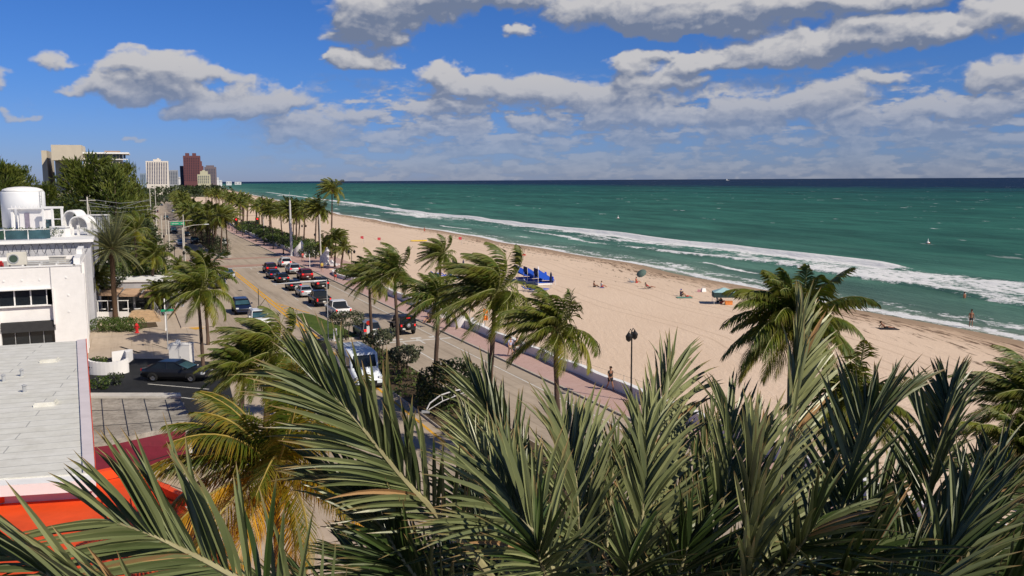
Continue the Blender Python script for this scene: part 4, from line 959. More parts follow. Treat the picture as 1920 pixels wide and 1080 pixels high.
# ------------------------------------------------------------------ buildings
M_wwall = mat('white_stucco', (.76, .74, .73), .85, .03, 1.5, bump=.15, dirt=.12)
M_wtrim = mat('white_trim', (.78, .77, .76), .7, .03, 2.0)
M_gwall = mat('grey_wall', (.42, .42, .45), .85, .06, 1.0, dirt=.2)
M_glass = mat('dark_glass', (.012, .016, .02), .08, .2, 1.0, spec=.6)
M_glass_b = mat('blue_glass', (.04, .09, .11), .08, .3, .6, spec=.6)
M_black = mat('black_metal', (.012, .012, .013), .45, .1, 3.0)
M_steel = mat('galvanised_steel', (.45, .46, .47), .45, .08, 3.0, metal=.3)
M_conc = mat('pale_concrete', (.52, .50, .46), .9, .08, 2.0, bump=.3, dirt=.25)
M_orange = mat('orange_red_paint', (.72, .075, .012), .6, .08, 1.0, dirt=.12)
M_maroon = mat('maroon_canvas', (.13, .010, .022), .8, .1, 2.0)
M_tan = mat('tan_canvas', (.45, .30, .20), .85, .1, 2.0)
M_tile = mat('tan_tile', (.52, .37, .23), .8, .12, 3.0, dirt=.3)
M_beige = mat('beige_concrete', (.52, .46, .37), .9, .04, .3)
M_ac = mat('air_conditioner_paint', (.60, .57, .50), .6, .05, 3.0, dirt=.3)
def roof_mat():
    m = bpy.data.materials.new('white_roof_membrane'); t = nt(m); L = t.links.new
    out = N(t, 'ShaderNodeOutputMaterial'); b = N(t, 'ShaderNodeBsdfPrincipled', Roughness=.6); b.inputs['Specular IOR Level'].default_value = .25
    tc = N(t, 'ShaderNodeTexCoord'); mp = N(t, 'ShaderNodeMapping'); mp.inputs['Rotation'].default_value = (0, 0, -.30); L(tc.outputs['Object'], mp.inputs[0])
    nn = N(t, 'ShaderNodeTexNoise', Scale=.8, Detail=3.0); L(mp.outputs[0], nn.inputs['Vector'])
    va = N(t, 'ShaderNodeMix', _data_type='RGBA', _blend_type='LINEAR_LIGHT'); va.inputs[0].default_value = .05; L(mp.outputs[0], va.inputs[6]); L(nn.outputs['Color'], va.inputs[7])
    br = N(t, 'ShaderNodeTexBrick', Scale=1.0, _offset=.37); L(va.outputs[2], br.inputs['Vector'])
    br.inputs['Color1'].default_value = (.68, .67, .61, 1); br.inputs['Color2'].default_value = (.70, .69, .64, 1); br.inputs['Mortar'].default_value = (.38, .38, .36, 1)
    br.inputs['Mortar Size'].default_value = .028; br.inputs['Brick Width'].default_value = 9.0; br.inputs['Row Height'].default_value = .95; br.inputs['Mortar Smooth'].default_value = .3
    n = N(t, 'ShaderNodeTexNoise', Scale=1.4, Detail=9.0, Roughness=.75); L(tc.outputs['Object'], n.inputs['Vector'])
    mx = N(t, 'ShaderNodeMix', _data_type='RGBA', _blend_type='MULTIPLY'); mx.inputs[0].default_value = 1; L(br.outputs['Color'], mx.inputs[6])
    rr_ = N(t, 'ShaderNodeValToRGB'); rr_.color_ramp.elements[0].position = .3; rr_.color_ramp.elements[0].color = (.80, .79, .76, 1); rr_.color_ramp.elements[1].position = .62; L(n.outputs['Fac'], rr_.inputs[0]); L(rr_.outputs[0], mx.inputs[7])
    L(mx.outputs[2], b.inputs['Base Color']); L(b.outputs[0], out.inputs[0]); return m
M_roof = roof_mat()
M_oldroof = ground_mat('stained_concrete_roof', (.15, .135, .115), (.42, .39, .34), .6, 3.0, stain=.8)

# white two-storey building at the left
C0 = at(161, 662)
A_ = thing('white_building', 'white two-storey building with a long window bay, at the left edge beside the date palm', 'building', (C0.x, C0.y, 0), TH)
HA = 8.05
g = MB(); g.box((-1.2, .3, HA/2), (2.4, .6, HA)); g.box((-9.3, .3, HA/2), (5.4, .6, HA)); g.box((-4.5, .3, (6.06+HA)/2), (4.2, .6, HA-6.06))
g.box((-4.5, .55, 3.88), (4.2, .5, 1.36)); g.box((-.3, 6.6, HA/2), (.6, 12, HA)); g.box((-11.7, 6.6, HA/2), (.6, 12, HA))
g.box((-6, 12.9, HA/2), (12, .6, HA)); g.build('wall', M_wwall, A_)
g = MB(); g.box((-6, 6.6, 7.55), (10.8, 12, .3)); g.box((-6, 6.6, 3.1), (10.8, 11.9, .2)); g.build('roof', mat('roof_gravel', (.42, .40, .38), .95, .12, 3.0, dirt=.5), A_)
g = MB(); g.box((-.25, .3, HA+.04), (.7, .75, .08)); g.box((-6, .3, HA+.04), (11.2, .75, .08)); g.box((-.3, 6.6, HA+.30), (.55, 11.2, .6)); g.box((-.3, 9, HA+.8), (.5, 5, .4)); g.build('parapet', M_wtrim, A_)
g = MB(); g.box((-6.83, -.12, 4.6), (.22, .55, 3.0)); g.box((-2.33, -.05, 4.5), (.12, .42, 3.3)); g.build('fin', M_wwall, A_)
g = MB(); g.box((-4.6, -.06, 6.12), (4.35, .5, .1)); g.box((-4.6, .16, 4.58), (4.2, .34, .07)); g.build('ledge', M_wtrim, A_)
g = MB(); g.box((-2.42, -.06, 6.9), (.05, .04, 2.2)); g.build('wall_joint', M_gwall, A_)
g = MB(); g.box((.12, .5, HA/2-.4), (.25, 1.0, HA-.8)); g.box((.12, 3, HA/2), (.22, .7, HA)); g.build('buttress', M_wwall, A_)
for i in range(3):
    x = -6.05+i*1.28
    f = MB(); 
    for a, w_, z_, h_ in ((-.62, .07, 5.32, 1.5), (.62, .07, 5.32, 1.5), (0, 1.31, 6.03, .07), (0, 1.31, 4.6, .09)): f.box((x+a, .38, z_), (w_, .12, h_))
    o = f.build('window', M_wtrim, A_); f = MB(); f.box((x, .42, 5.32), (1.18, .03, 1.4)); f.build('pane', M_glass, o)
    if i != 1: f = MB(); f.box((x+(.25 if i == 2 else -.0), .50, 5.1), (.5, .03, 1.0)); f.build('blind', mat('grey_blind', (.10, .12, .15), .7), o)
g = MB(); g.box((-4.6, .25, 2.72), (4.6, .5, .85)); g.build('fascia', mat('dark_fascia', (.035, .035, .037), .6, .1, 2.0), A_)
for i in range(4):
    g = MB(); g.box((-6.1+i*1.12, .5, 1.5), (1.02, .05, 1.6)); o = g.build('shop_window', M_glass, A_); g = MB(); g.box((-6.1+i*1.12+.53, .47, 1.5), (.05, .08, 1.6)); g.build('mullion', M_steel, o)
for i, (x, z) in enumerate([(-1.2, 7.0), (-1.1, 5.4), (-1.15, 3.9), (-3.3, 6.9), (-4.7, 6.9), (-6.1, 6.9)]):
    g = MB(); g.box((x, -.02, z), (.14, .06, .14)); g.build('wall_fixture', M_wtrim, A_)
def AL(x, y, z=0.0): return Vector((C0.x+x*NX+y*UX, C0.y+x*NY+y*UY, z))
def acunit(p, lb, rz=TH):
    o = thing('air_conditioner', lb, 'air conditioner', p, rz, None, 1.35)
    g = MB(); g.box((0, 0, .72), (1.15, .5, .8)); g.box((.1, .02, 1.14), (.9, .5, .05)); g.build('casing', M_ac, o)
    g = MB(); g.rings([[(-.2+r*cos(k*pi/8), y, .72+r*sin(k*pi/8)) for k in range(16)] for r, y in ((.33, -.25), (.33, -.28), (.27, -.28), (.25, -.252))], caps=False); g.build('fan_ring', M_steel, o)
    g = MB(); g.rings([[(-.2+r*cos(k*pi/8), -.254, .72+r*sin(k*pi/8)) for k in range(16)] for r in (.001, .26)], caps=False)
    g.build('fan', mat('dark_green_grille', (.05, .08, .06), .6), o)
    for dx in (-.45, .45): g = MB(); g.box((dx, 0, .16), (.06, .5, .32)); g.build('leg', M_black, o)
    return o
acunit(AL(-5.2, 2.6, 7.7), 'cream air conditioner with a dark fan on the white building roof')
acunit(AL(-7.6, 2.4, 7.7), 'air conditioner cut by the left edge of the view, on the white building roof')
o = thing('roof_pipes', 'run of pale pipes lying across the white building roof', 'pipes', AL(-3, 5, 7.7), TH)
g = MB(); g.tube([(-3, 0, .25), (2.2, 0, .25), (2.2, 0, 0)], .05); g.tube([(-3, 1.6, .3), (1.5, 1.6, .3)], .04); g.tube([(-2, 3.2, .2), (2.0, 3.2, .2)], .07); g.build('pipe', M_steel, o)
for x in (-2, -.6, .8, 2): g = MB(); g.box((x, .8, .1), (.15, 2.4, .2)); g.build('bracket', M_wtrim, o)
g = MB(); g.box((0, 0, .3), (1.5, .3, .5)); g.box((0, 0, .6), (1.6, .4, .06)); tag(g.build('roof_cabinet', M_conc, loc=AL(-2.3, 8, 7.7)), 'long low pale box on the roof near the parapet of the white building', 'cabinet')
g = MB(); g.box((0, 0, .25), (.3, .3, .5)); g.lathe([(.1, .5), (.14, .6), (.02, .7)], 8); tag(g.build('roof_vent', mat('red_paint', (.45, .03, .03), .5), loc=AL(-6.7, 4.4, 7.7)), 'small dark red vent box left of the cream air conditioner', 'vent')

# rooftop terrace building behind, with tank
E_ = thing('terrace_building', 'grey low building with a glass-railed roof terrace behind the white building', 'building', AL(0, 13.6), TH)
HE = 9.35
g = MB(); g.box((-11, 15, HE/2), (23, 30, HE)); g.build('wall', M_gwall, E_)
g = MB(); g.box((-11, 14.8, HE+.15), (23.6, 31, .3)); g.build('roof_slab', M_wtrim, E_)
g = MB()
for k in range(6): g.box((.52, 3+k*4.2, 4.5), (.05, 1.8, 1.6))
g.build('side_window', M_glass, E_)
o = thing('razor_wire', 'coils of dark razor wire along the grey wall behind the white building roof', 'razor wire', AL(0, 13.2, 8.15), TH)
g = MB(); pts = []
for i in range(420):
    a = i*.36; pts.append((-18+i*.0435, .25*cos(a)-.1, .62+.46*sin(a)+.05*sin(i*1.7)))
g.tube(pts, .022, 3); g.build('coil', M_black, o); g = MB()
for x in range(-17, 1, 3): g.tube([(x, 0, -.2), (x, 0, 1.1)], .03, 4)
g.build('post', M_steel, o)
o = thing('glass_railing', 'clear glass balustrade with thin posts along the roof terrace', 'railing', AL(0, 15.0, HE+.3), TH)
for k in range(8):
    x = -20+k*2.1; g = MB(); g.box((x+1.05, 0, .52), (1.98, .02, .9)); g.build('panel', M_glass_b if k > 5 else mat('greenish_glass', (.03, .07, .05), .1, .3, .8, spec=.6), o)
    g = MB(); g.tube([(x, 0, 0), (x, 0, 1.05)], .03, 5); g.build('post', M_wtrim, o)
g = MB(); g.tube([(-20, 0, 1.05), (-3, 0, 1.05)], .035, 5); g.build('handrail', M_wtrim, o)
def EL_(px_, Y_, z): p = atY(px_, 400, Y_); return Vector((p.x, p.y, z))
TZ = HE+.3
c = EL_(45, 112, TZ)
o = thing('water_tank', 'big white cylindrical tank with a domed top on the rooftop', 'tank', c)
zt = atY(45, 358, 112).z-TZ
g = MB(); g.lathe([(2.5, 0), (2.5, zt-.25), (2.42, zt-.05)], 40); g.build('shell', mat('tank_paint', (.72, .73, .75), .55, .02, .6, dirt=.05), o, smooth=False)
for pl in o.children[0].data.polygons: pl.use_smooth = len(pl.vertices) == 4
g = MB(); g.lathe([(2.44, zt-.06), (2.2, zt+.22), (1.6, zt+.42), (.8, zt+.52), (.05, zt+.55)], 40); g.build('dome', M_wtrim, o, smooth=True)
g = MB(); g.tube([(2.52, -.3, 0), (2.52, -.3, zt)], .04, 4); g.tube([(2.52, -.7, 0), (2.52, -.7, zt)], .04, 4)
for k in range(12): g.tube([(2.52, -.3, .3+k*.35), (2.52, -.7, .3+k*.35)], .02, 4)
g.build('ladder', M_steel, o)
def roofthing(name, lb, cat, px0, px1, y0, y1, Y_, parts):
    a = atY(px0, y1, Y_); b = atY(px1, y1, Y_); top = atY(px0, y0, Y_).z
    o = thing(name, lb, cat, (a.x, Y_, TZ)); parts(o, b.x-a.x, top-TZ); return o
def hut(o, w, h):
    g = MB(); g.box((w*.62, 1, h/2), (w*.72, 2, h)); g.build('wall', M_wwall, o)
    g = MB(); g.box((w*.5, .9, h+.05), (w*1.05, 2.6, .12)); g.build('roof', M_wtrim, o)
    g = MB(); g.box((w*.50, -.04, h*.42), (w*.14, .08, h*.8)); g.build('door', mat('grey_door', (.25, .22, .28), .6), o)
    for k in range(9): g = MB(); g.box((w*(.05+k*.115), -.05, h+.22), (.08, .08, .34)); g.build('baluster', M_wtrim, o)
    g = MB(); g.box((w*.06, -.02, h/2), (.3, .3, h)); g.box((w*.2, .3, h/2), (.25, .3, h), 0.15); g.build('column', M_wtrim, o)
roofthing('roof_hut', 'small white hut with a door in front of the tank', 'hut', 22, 83, 392, 425, 106, hut)
def perg(o, w, h):
    for x in (0, w*.48, w): g = MB(); g.box((x, 0, h/2), (.22, .22, h)); g.build('post', M_wtrim, o)
    g = MB(); g.box((w/2, 0, h+.12), (w+.3, .26, .25)); g.box((w/2, 0, h*.55), (w, .1, .08)); g.build('beam', M_wtrim, o)
    g = MB(); g.box((w*.24, .3, h*.3), (w*.4, .04, h*.5)); g.build('glass_screen', M_glass_b, o)
roofthing('pergola', 'white post and beam frame right of the tank', 'pergola', 83, 118, 391, 426, 105, perg)
def canopy(o, w, h):
    for j, (x0, x1, hh) in enumerate(((0, w*.62, h), (w*.3, w, h*.78))):
        n = 10; rs = []
        for y in (0, 2.2):
            rs.append([(x0+(x1-x0)*(.5-.5*cos(pi*k/n)), y-.4*j, hh*(.35+.65*sin(pi*k/n)**.7)) for k in range(n+1)]+[(x0+(x1-x0)*(.5+.5*cos(pi*k/n)), y-.4*j, hh*(.35+.65*sin(pi*k/n)**.7)-.16) for k in range(n+1)])
        g = MB(); g.rings(rs); g.build('shade_sail', M_wtrim, o)
        for x in (x0+.15, x1-.15): g = MB(); g.box((x, 0.1, hh*.2), (.22, .2, hh*.4)); g.build('post', M_wtrim, o)
roofthing('arched_canopy', 'pair of white arched canopies right of the rooftop pergola', 'canopy', 118, 168, 394, 438, 98, canopy)
def louv(o, w, h):
    for k in range(14): g = MB(); g.box((w*k/13, 0, h/2), (.12, .05, h)); g.build('slat', M_steel, o)
    g = MB(); g.box((w/2, 0, h+.06), (w+.2, .3, .12)); g.build('rail', M_wtrim, o)
roofthing('louvre_fence', 'grey slatted screen at the right end of the rooftop', 'fence', 158, 205, 404, 428, 103, louv)
p = EL_(112, 96, TZ); g = MB(); g.box((0, 0, .5), (1.6, 1.2, 1.0), 0, .9); g.box((0, 0, 1.05), (1.75, 1.35, .1)); tag(g.build('roof_cabinet', M_wtrim, loc=p), 'pale tapered box below the pergola at the terrace railing', 'cabinet')
for i in range(7):
    p = EL_(6+i*17, 95.5, TZ); shrub('potted_shrub', 'green potted shrub behind the glass terrace railing', p.x, p.y, [(0, 0, .5, .6, .5, .5)], 260, .09, ML_hedge, group='potted shrubs on the roof terrace', z=TZ, seed=300+i)

# white membrane roof building in front
def polyP(px, z): return [at(x, y, z) for x, y in px]
B_ = thing('white_roofed_building', 'building with a wide flat white roof and pink-edged parapet at the left edge', 'building', (0, 0, 0))
ZB = 5.2
fp = polyP([(-330, 668), (0, 648), (161, 638), (179, 886), (0, 897), (-420, 925)], ZB)
g = MB(); g.prism(fp, 0, ZB-.25); g.build('wall', mat('pink_white_wall', (.62, .52, .52), .85, .04, 1.0), B_)
g = MB(); g.prism(fp, ZB-.24, ZB); g.build('roof', M_roof, B_)
q = polyP([(144, 640), (161, 638), (179, 886), (156, 887)], ZB)
g = MB(); g.prism(q, ZB+.003, ZB+.09); g.build('parapet', mat('pinkish_parapet', (.62, .56, .58), .8, .04, 1.0, dirt=.25), B_)
q = polyP([(161, 638), (162.4, 638), (180.6, 886), (179, 886)], ZB); g = MB(); g.prism(q, ZB-.5, ZB+.11); g.build('edge_trim', M_orange, B_)
q = polyP([(-420, 925), (0, 897), (179, 886), (179, 897), (0, 908), (-420, 940)], ZB); g = MB(); g.prism(q, ZB-.45, ZB-.05); g.build('front_parapet', M_wtrim, B_)
for (x, y) in ((93, 677), (86, 758)):
    c = at(x, y, ZB); g = MB(); g.box((c.x, c.y, ZB+.06), (.9, .9, .12), .3); g.box((c.x, c.y, ZB+.15), (.8, .8, .06), .3); g.build('roof_hatch', M_roof, B_)
for (x, y) in ((7, 715), (41, 705), (46, 735)):
    c = at(x, y, ZB); g = MB(); g.lathe([(.09, 0), (.09, .3), (.14, .32), (.02, .4)], 8, (c.x, c.y, ZB)); g.build('vent_pipe', M_steel, B_)
# old concrete roof and maroon awning
ZC = 3.3
o = thing('concrete_canopy', 'flat stained concrete roof with black joints beside the white roof', 'canopy', (0, 0, 0))
q = polyP([(164, 746), (336, 746), (357, 778), (345, 796), (172, 833)], ZC)
g = MB(); g.prism(q, ZC-.3, ZC); g.build('roof', M_oldroof, o)
q2 = polyP([(166, 740), (338, 740), (340, 747), (166, 747)], ZC); g = MB(); g.prism(q2, ZC+.003, ZC+.12); g.build('parapet', M_conc, o)
g = MB()
for a, b_ in (((190, 748), (197, 827)), ((229, 748), (242, 818)), ((270, 748), (285, 808)), ((310, 750), (324, 800)), ((166, 770), (352, 768)), ((168, 800), (352, 788))):
    pa, pb = at(*a, ZC), at(*b_, ZC); d = (pb-pa).normalized().cross(Vector((0, 0, 1)))*.022; g.prism([pa-d, pa+d, pb+d, pb-d], ZC+.002+.001*a[0]/200, ZC+.016+.001*a[0]/200)
g.build('joint', M_black, o)
g = MB()
for x, y in ((172, 748), (334, 748), (346, 786), (182, 820)): c = at(x, y, ZC); g.box((c.x, c.y+.3, ZC/2-.15), (.3, .3, ZC-.3))
g.build('column', M_conc, o)
o = thing('maroon_awning', 'sloping maroon canvas awning below the old concrete roof', 'awning', (0, 0, 0))
a = [at(173, 834, 3.22), at(346, 797, 3.22)]; b_ = [at(180, 892, 2.35), at(352, 838, 2.35)]
g = MB(); g.poly([a[0], b_[0], b_[1], a[1]]); g.poly([p+Vector((0, 0, -.05)) for p in (a[0], a[1], b_[1], b_[0])]); g.poly([b_[0], b_[0]+Vector((0, 0, -.35)), b_[1]+Vector((0, 0, -.35)), b_[1]]); g.build('canvas', M_maroon, o)
g = MB(); g.tube([b_[0]+Vector((0, 0, -.1)), b_[1]+Vector((0, 0, -.1))], .02); 
for p in (b_[0], b_[1]): g.tube([p, Vector((p.x, p.y, 0))], .04)
g.build('frame', M_black, o)
# orange building corner
o = thing('orange_building', 'bright orange-red roofed building at the bottom left behind the date fronds', 'building', (0, 0, 0))
ZD = 4.3
q = polyP([(-300, 1010), (0, 945), (100, 918), (232, 893), (318, 908), (348, 950), (390, 1010), (470, 1110), (520, 1240), (-300, 1300)], ZD)
g = MB(); g.prism(q, 0, ZD-.02); g.build('wall', M_orange, o)
q3 = polyP([(-290, 1035), (8, 972), (105, 945), (140, 940), (118, 985), (10, 1005), (-290, 1060)], ZD)
def rim(pa, pb, w, z0, z1, m, nm):
    d = (pb-pa).normalized().cross(Vector((0, 0, 1)))*w; g = MB(); g.prism([pa, pb, pb+d, pa+d], z0, z1); g.build(nm, m, o)
rim(q[1], q[3], -.35, ZD+.012, ZD+.35, M_orange, 'parapet'); rim(q[3], q[5], -.25, ZD+.012, ZD+.3, M_orange, 'parapet'); rim(q[0], q[1], -.35, ZD+.014, ZD+.33, M_orange, 'parapet')
g = MB()
for k in range(9):
    a = at(190+k*28, 925+k*5, ZD); b2 = at(235+k*28, 1150, ZD); d = (b2-a).normalized().cross(Vector((0, 0, 1)))*.02; g.prism([a-d, a+d, b2+d, b2-d], ZD-.01, ZD+.05)
g.build('roof_seam', M_orange, o)

# parking lot, planter, drive
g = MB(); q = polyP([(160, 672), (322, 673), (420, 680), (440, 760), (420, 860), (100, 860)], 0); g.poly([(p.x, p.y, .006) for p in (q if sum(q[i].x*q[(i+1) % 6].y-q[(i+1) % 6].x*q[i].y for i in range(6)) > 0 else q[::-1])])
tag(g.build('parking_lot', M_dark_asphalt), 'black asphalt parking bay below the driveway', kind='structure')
def gline(a, b, w, z, m, nm, lb):
    a = at(*a); b = at(*b); d = (b-a).normalized().cross(Vector((0, 0, 1)))*w; g = MB(); g.poly([(p.x, p.y, z) for p in (a-d, a+d, b+d, b-d)]); return tag(g.build(nm, m), lb, kind='structure')
gline((277, 720), (392, 730), .07, .012, M_white, 'bay_line', 'white bay line beside the black sedan')
gline((269, 737), (388, 751), .07, .012, M_white, 'bay_line', 'white bay line in front of the old concrete roof')
gline((175, 633), (312, 623), .16, .010, M_walk, 'drive_joint', 'pale joint across the driveway')
gline((300, 600), (380, 590), .10, .010, M_walk, 'drive_joint', 'pale joint near the footway')
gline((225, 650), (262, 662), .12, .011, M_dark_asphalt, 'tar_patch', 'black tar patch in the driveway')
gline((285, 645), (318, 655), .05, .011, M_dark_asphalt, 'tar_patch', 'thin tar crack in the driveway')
gline((350, 611), (375, 617), .5, .012, M_yellow, 'ramp_pad', 'yellow tactile pad at the corner of the footway')
gline((405, 470), (418, 475), .3, .132, M_yellow, 'ramp_pad', 'yellow tactile pad of the far corner')
g = MB(); q = polyP([(250, 606), (292, 604), (296, 613), (252, 617)], 0); g.poly([(p.x, p.y, .012) for p in q[::-1]]); tag(g.build('mulch_bed', M_soil), 'dark mulch strip right of the hydrant', kind='structure')
# crescent planter with fin
c = at(200, 700); o = thing('crescent_planter', 'white crescent-shaped planter wall with a pointed fin left of the black sedan', 'planter', (c.x, c.y, 0), 0, None, 1.35)
g = MB(); n = 16; ou = []; inn = []
for k in range(n+1):
    a = pi*1.02+k/n*pi*1.05; ou.append((1.25*cos(a), .75*sin(a)+.2)); inn.append((1.08*cos(a), .60*sin(a)+.2))
for k in range(n): g.prism([ou[k], ou[k+1], inn[k+1], inn[k]], 0, .75+.25*abs(k-n/2)/n)
g.build('wall', M_wwall, o); g = MB(); g.prism([(p[0]*.85, p[1]*.85) for p in ou], .5, .6); g.build('top', M_conc, o)
g = MB(); g.prism([(.2, .4), (.9, 1.2), (1.15, 1.15), (1.3, .2), (1.15, .2), (.8, .8)], .6, 1.25); g.build('fin', M_wwall, o)
for i, (x, y) in enumerate([(180, 700), (190, 730), (215, 722), (185, 690)]):
    p = at(x, y); shrub('low_shrub', 'low green shrub around the crescent planter', p.x, p.y, [(0, 0, .5, .8, .6, .5)], 500, .1, ML_hedge if i % 2 else ML_dark, group='shrubs around the crescent planter', seed=330+i)
# white cabinet
c = at(337, 690); o = thing('utility_cabinet', 'white square utility cabinet standing just behind the black sedan', 'cabinet', (c.x, c.y, 0), -.05)
g = MB(); g.box((0, .5, 1.0), (1.75, .95, 1.9)); g.box((.1, .45, .04), (2.1, 1.3, .08)); g.build('housing', mat('cabinet_paint', (.74, .72, .70), .7, .03, 1.0, dirt=.15), o)
g = MB(); g.box((0, .5, 1.98), (1.83, 1.0, .06)); g.lathe([(.22, 2.0), (.22, 2.2), (.1, 2.3)], 10, (-.3, .6, 0)); g.build('lid', M_wtrim, o)
g = MB(); g.box((0, .01, .9), (.02, .02, 1.3)); g.box((.12, .0, .95), (.04, .04, .16)); g.build('door_seam', M_steel, o)

# restaurant terrace
c = at(172, 602)
R_ = thing('restaurant', 'shaded restaurant terrace with tan awnings behind the big date palm', 'restaurant', (c.x, c.y, 0), TH-.35)
g = MB(); g.box((3.2, 5, 1.9), (8, .3, 3.8)); g.box((3.2, 9.8, 1.9), (8, .3, 3.8)); g.build('wall', M_gwall, R_)
g = MB(); g.box((3.2, 7.4, 3.95), (8.4, 5.4, .25)); g.build('roof', M_wtrim, R_)
for k in range(4): g = MB(); g.box((.2+k*1.9, 4.82, 1.4), (1.6, .06, 2.2)); g.build('window', M_glass, R_)
for k in range(3):
    z = 2.7-.12*k; x = .9+k*2.3; g = MB(); g.rings([[(x-1.05, 4.8, z+.5), (x+1.05, 4.8, z+.5), (x+1.05, 2.6, z), (x-1.05, 2.6, z)], [(x-1.05, 4.8, z+.42), (x+1.05, 4.8, z+.42), (x+1.05, 2.6, z-.2), (x-1.05, 2.6, z-.2)]]); g.build('awning', M_tan, R_)
g = MB(); g.box((1.7, .2, .5), (4.6, .25, 1.0)); g.build('low_wall', M_wwall, R_)
for k in range(5): g = MB(); g.box((-.4+k*1.1, .2, 1.6), (.07, .07, 1.3)); g.build('post', M_wtrim, R_)
g = MB(); g.box((1.8, .2, 2.25), (4.6, .1, .08)); g.build('rail', M_wtrim, R_)
g = MB(); g.box((1.8, 2.4, .15), (5.4, 4, .3)); g.build('floor', M_conc, R_)
for k in range(4):
    p = Vector((c.x, c.y, .3))+Vector((cos(TH-.35)*(.4+1.3*k)-sin(TH-.35)*2.2, sin(TH-.35)*(.4+1.3*k)+cos(TH-.35)*2.2, 0))
    o = thing('cafe_table', 'small round table on the shaded restaurant terrace', 'table', p, 0, 'tables on the restaurant terrace')
    g = MB(); g.lathe([(.02, .70), (.38, .71), (.38, .74), (.02, .75)], 12); g.build('top', M_wtrim, o); g = MB(); g.tube([(0, 0, 0), (0, 0, .7)], .03); g.lathe([(.22, 0), (.2, .03), (.03, .05)], 10); g.build('leg', M_black, o)
c = at(236, 604); o = thing('entrance_steps', 'broad tan tiled steps fanning out beside the restaurant wall', 'steps', (c.x, c.y, 0), TH-.35)
for k in range(6): g = MB(); g.prism([(0, .35*k), (3.9-.26*k, .35*k), (3.0-.18*k, 3.0), (0, 3.0)], .16*k+(.002*k), .16*(k+1)); g.build('step', M_tile, o)
g = MB(); g.tube([(3.9, 0, .9), (2.4, 2.4, 1.9)], .03); 
for k in range(6): g.tube([(3.9-.3*k, .48*k, 0), (3.9-.3*k, .48*k, .9+.2*k)], .02, 4)
g.build('handrail', M_steel, o)
o = thing('planter_box', 'pale blue-white planter wall right of the tan steps', 'planter', at(298, 590), TH); g = MB(); g.box((0, 1.5, .5), (.3, 4, 1.0)); g.box((-1.2, 3.4, .5), (2.2, .3, 1.0)); g.build('wall', M_conc, o)
g = MB(); g.box((-.3, 1.5, 1.3), (.03, 3.6, .7)); g.build('glass_panel', mat('pale_glass', (.30, .36, .36), .15, .1, 1.0, spec=.5), o)

# shops along the far left footway
for i, (s, ln, h, m, lb) in enumerate([(96, 13, 4.2, M_wwall, 'low white shop with awning on the left footway nearest the junction'), (122, 14, 6.5, mat('sand_stucco', (.5, .42, .33), .85), 'sand-coloured two-storey shop on the far left footway'), (146, 16, 5, M_wwall, 'white long shop beyond the sand-coloured one on the left footway'),
    (172, 18, 8, mat('pink_stucco', (.55, .36, .32), .85), 'pinkish shop building on the far left footway'), (204, 22, 6, M_gwall, 'grey shop building beyond the pinkish one'), (240, 26, 9, M_wwall, 'tall white apartment block at the far left of the avenue')]):
    c = W(s, -30 if i < 2 else -27.5); o = thing('shop_building', lb, 'building', (c.x, c.y, 0), TH)
    g = MB(); g.box((-5, ln/2, h/2), (9, ln, h)); g.build('wall', m, o); g = MB(); g.box((-5, ln/2, h+.15), (9.4, ln+.4, .3)); g.build('roof', M_wtrim, o)
    for k in range(int(ln/3)):
        for f in range(int(h/3)): 
            g = MB(); g.box((-.48, 1.6+k*3, 1.6+f*3), (.08, 1.9, 1.5)); g.build('window', M_glass, o)
            g = MB(); g.box((-9+k*2.0, -.02, 1.6+f*3), (1.2, .08, 1.3))
            if k < 4: g.build('window', M_glass, o)
    g = MB(); g.box((.3, ln/2, 3.0), (1.6, ln*.8, .15)); g.build('awning', [M_tan, M_maroon, M_wtrim][i % 3], o)

# beige hotel
YH = 400.0
hx = atY(98, 300, YH).x; hth = math.atan2(-hx, YH)*.8; hc = cos(hth); o = thing('beige_hotel', 'beige concrete hotel with a blank overhanging block and windowed top floor, behind the casuarinas', 'building', (hx, YH, 0), hth)
def hb(px0, px1, y0, y1, Y0, dep, m, nm, par=None):
    a = atY(px0, y0, Y0); b = atY(px1, y1 if y1 else 500, Y0); g = MB(); z0 = b.z if y1 else 0
    g.box(((a.x+b.x)/2/Y0*YH*hc-hx*hc, Y0-YH+dep/2, (z0+(a.z-CAMH)*YH/Y0+CAMH)/2), ((b.x-a.x)/Y0*YH*hc, dep, (a.z-CAMH)*YH/Y0+CAMH-z0)); return g.build(nm, m, par or o)
hb(73, 98, 281, None, 410, 30, M_beige, 'wall'); hb(97, 154, 272, 300, 396, 24, M_beige, 'penthouse'); hb(98, 154, 300, None, 411, 26, M_beige, 'wall')
hb(153, 238, 287, None, 402, 20, mat('cream_concrete', (.62, .55, .44), .85), 'wing'); hb(153, 240, 284.5, 287, 400, 24, M_wtrim, 'roof'); hb(193, 222, 281, 284.4, 403, 10, mat('brownish_roof', (.35, .25, .2), .8), 'roof_cap')
for k in range(12): hb(160+k*6.3, 160+k*6.3+4.6, 288.5, 296, 401.5, .3, M_glass, 'window')
hb(153, 238, 297.2, 298.4, 401, 1, M_wtrim, 'balcony')
for k in range(12):
  for f in range(3): hb(160+k*6.3, 160+k*6.3+4.4, 302+f*10, 308+f*10, 401.6, .25, M_glass, 'window')

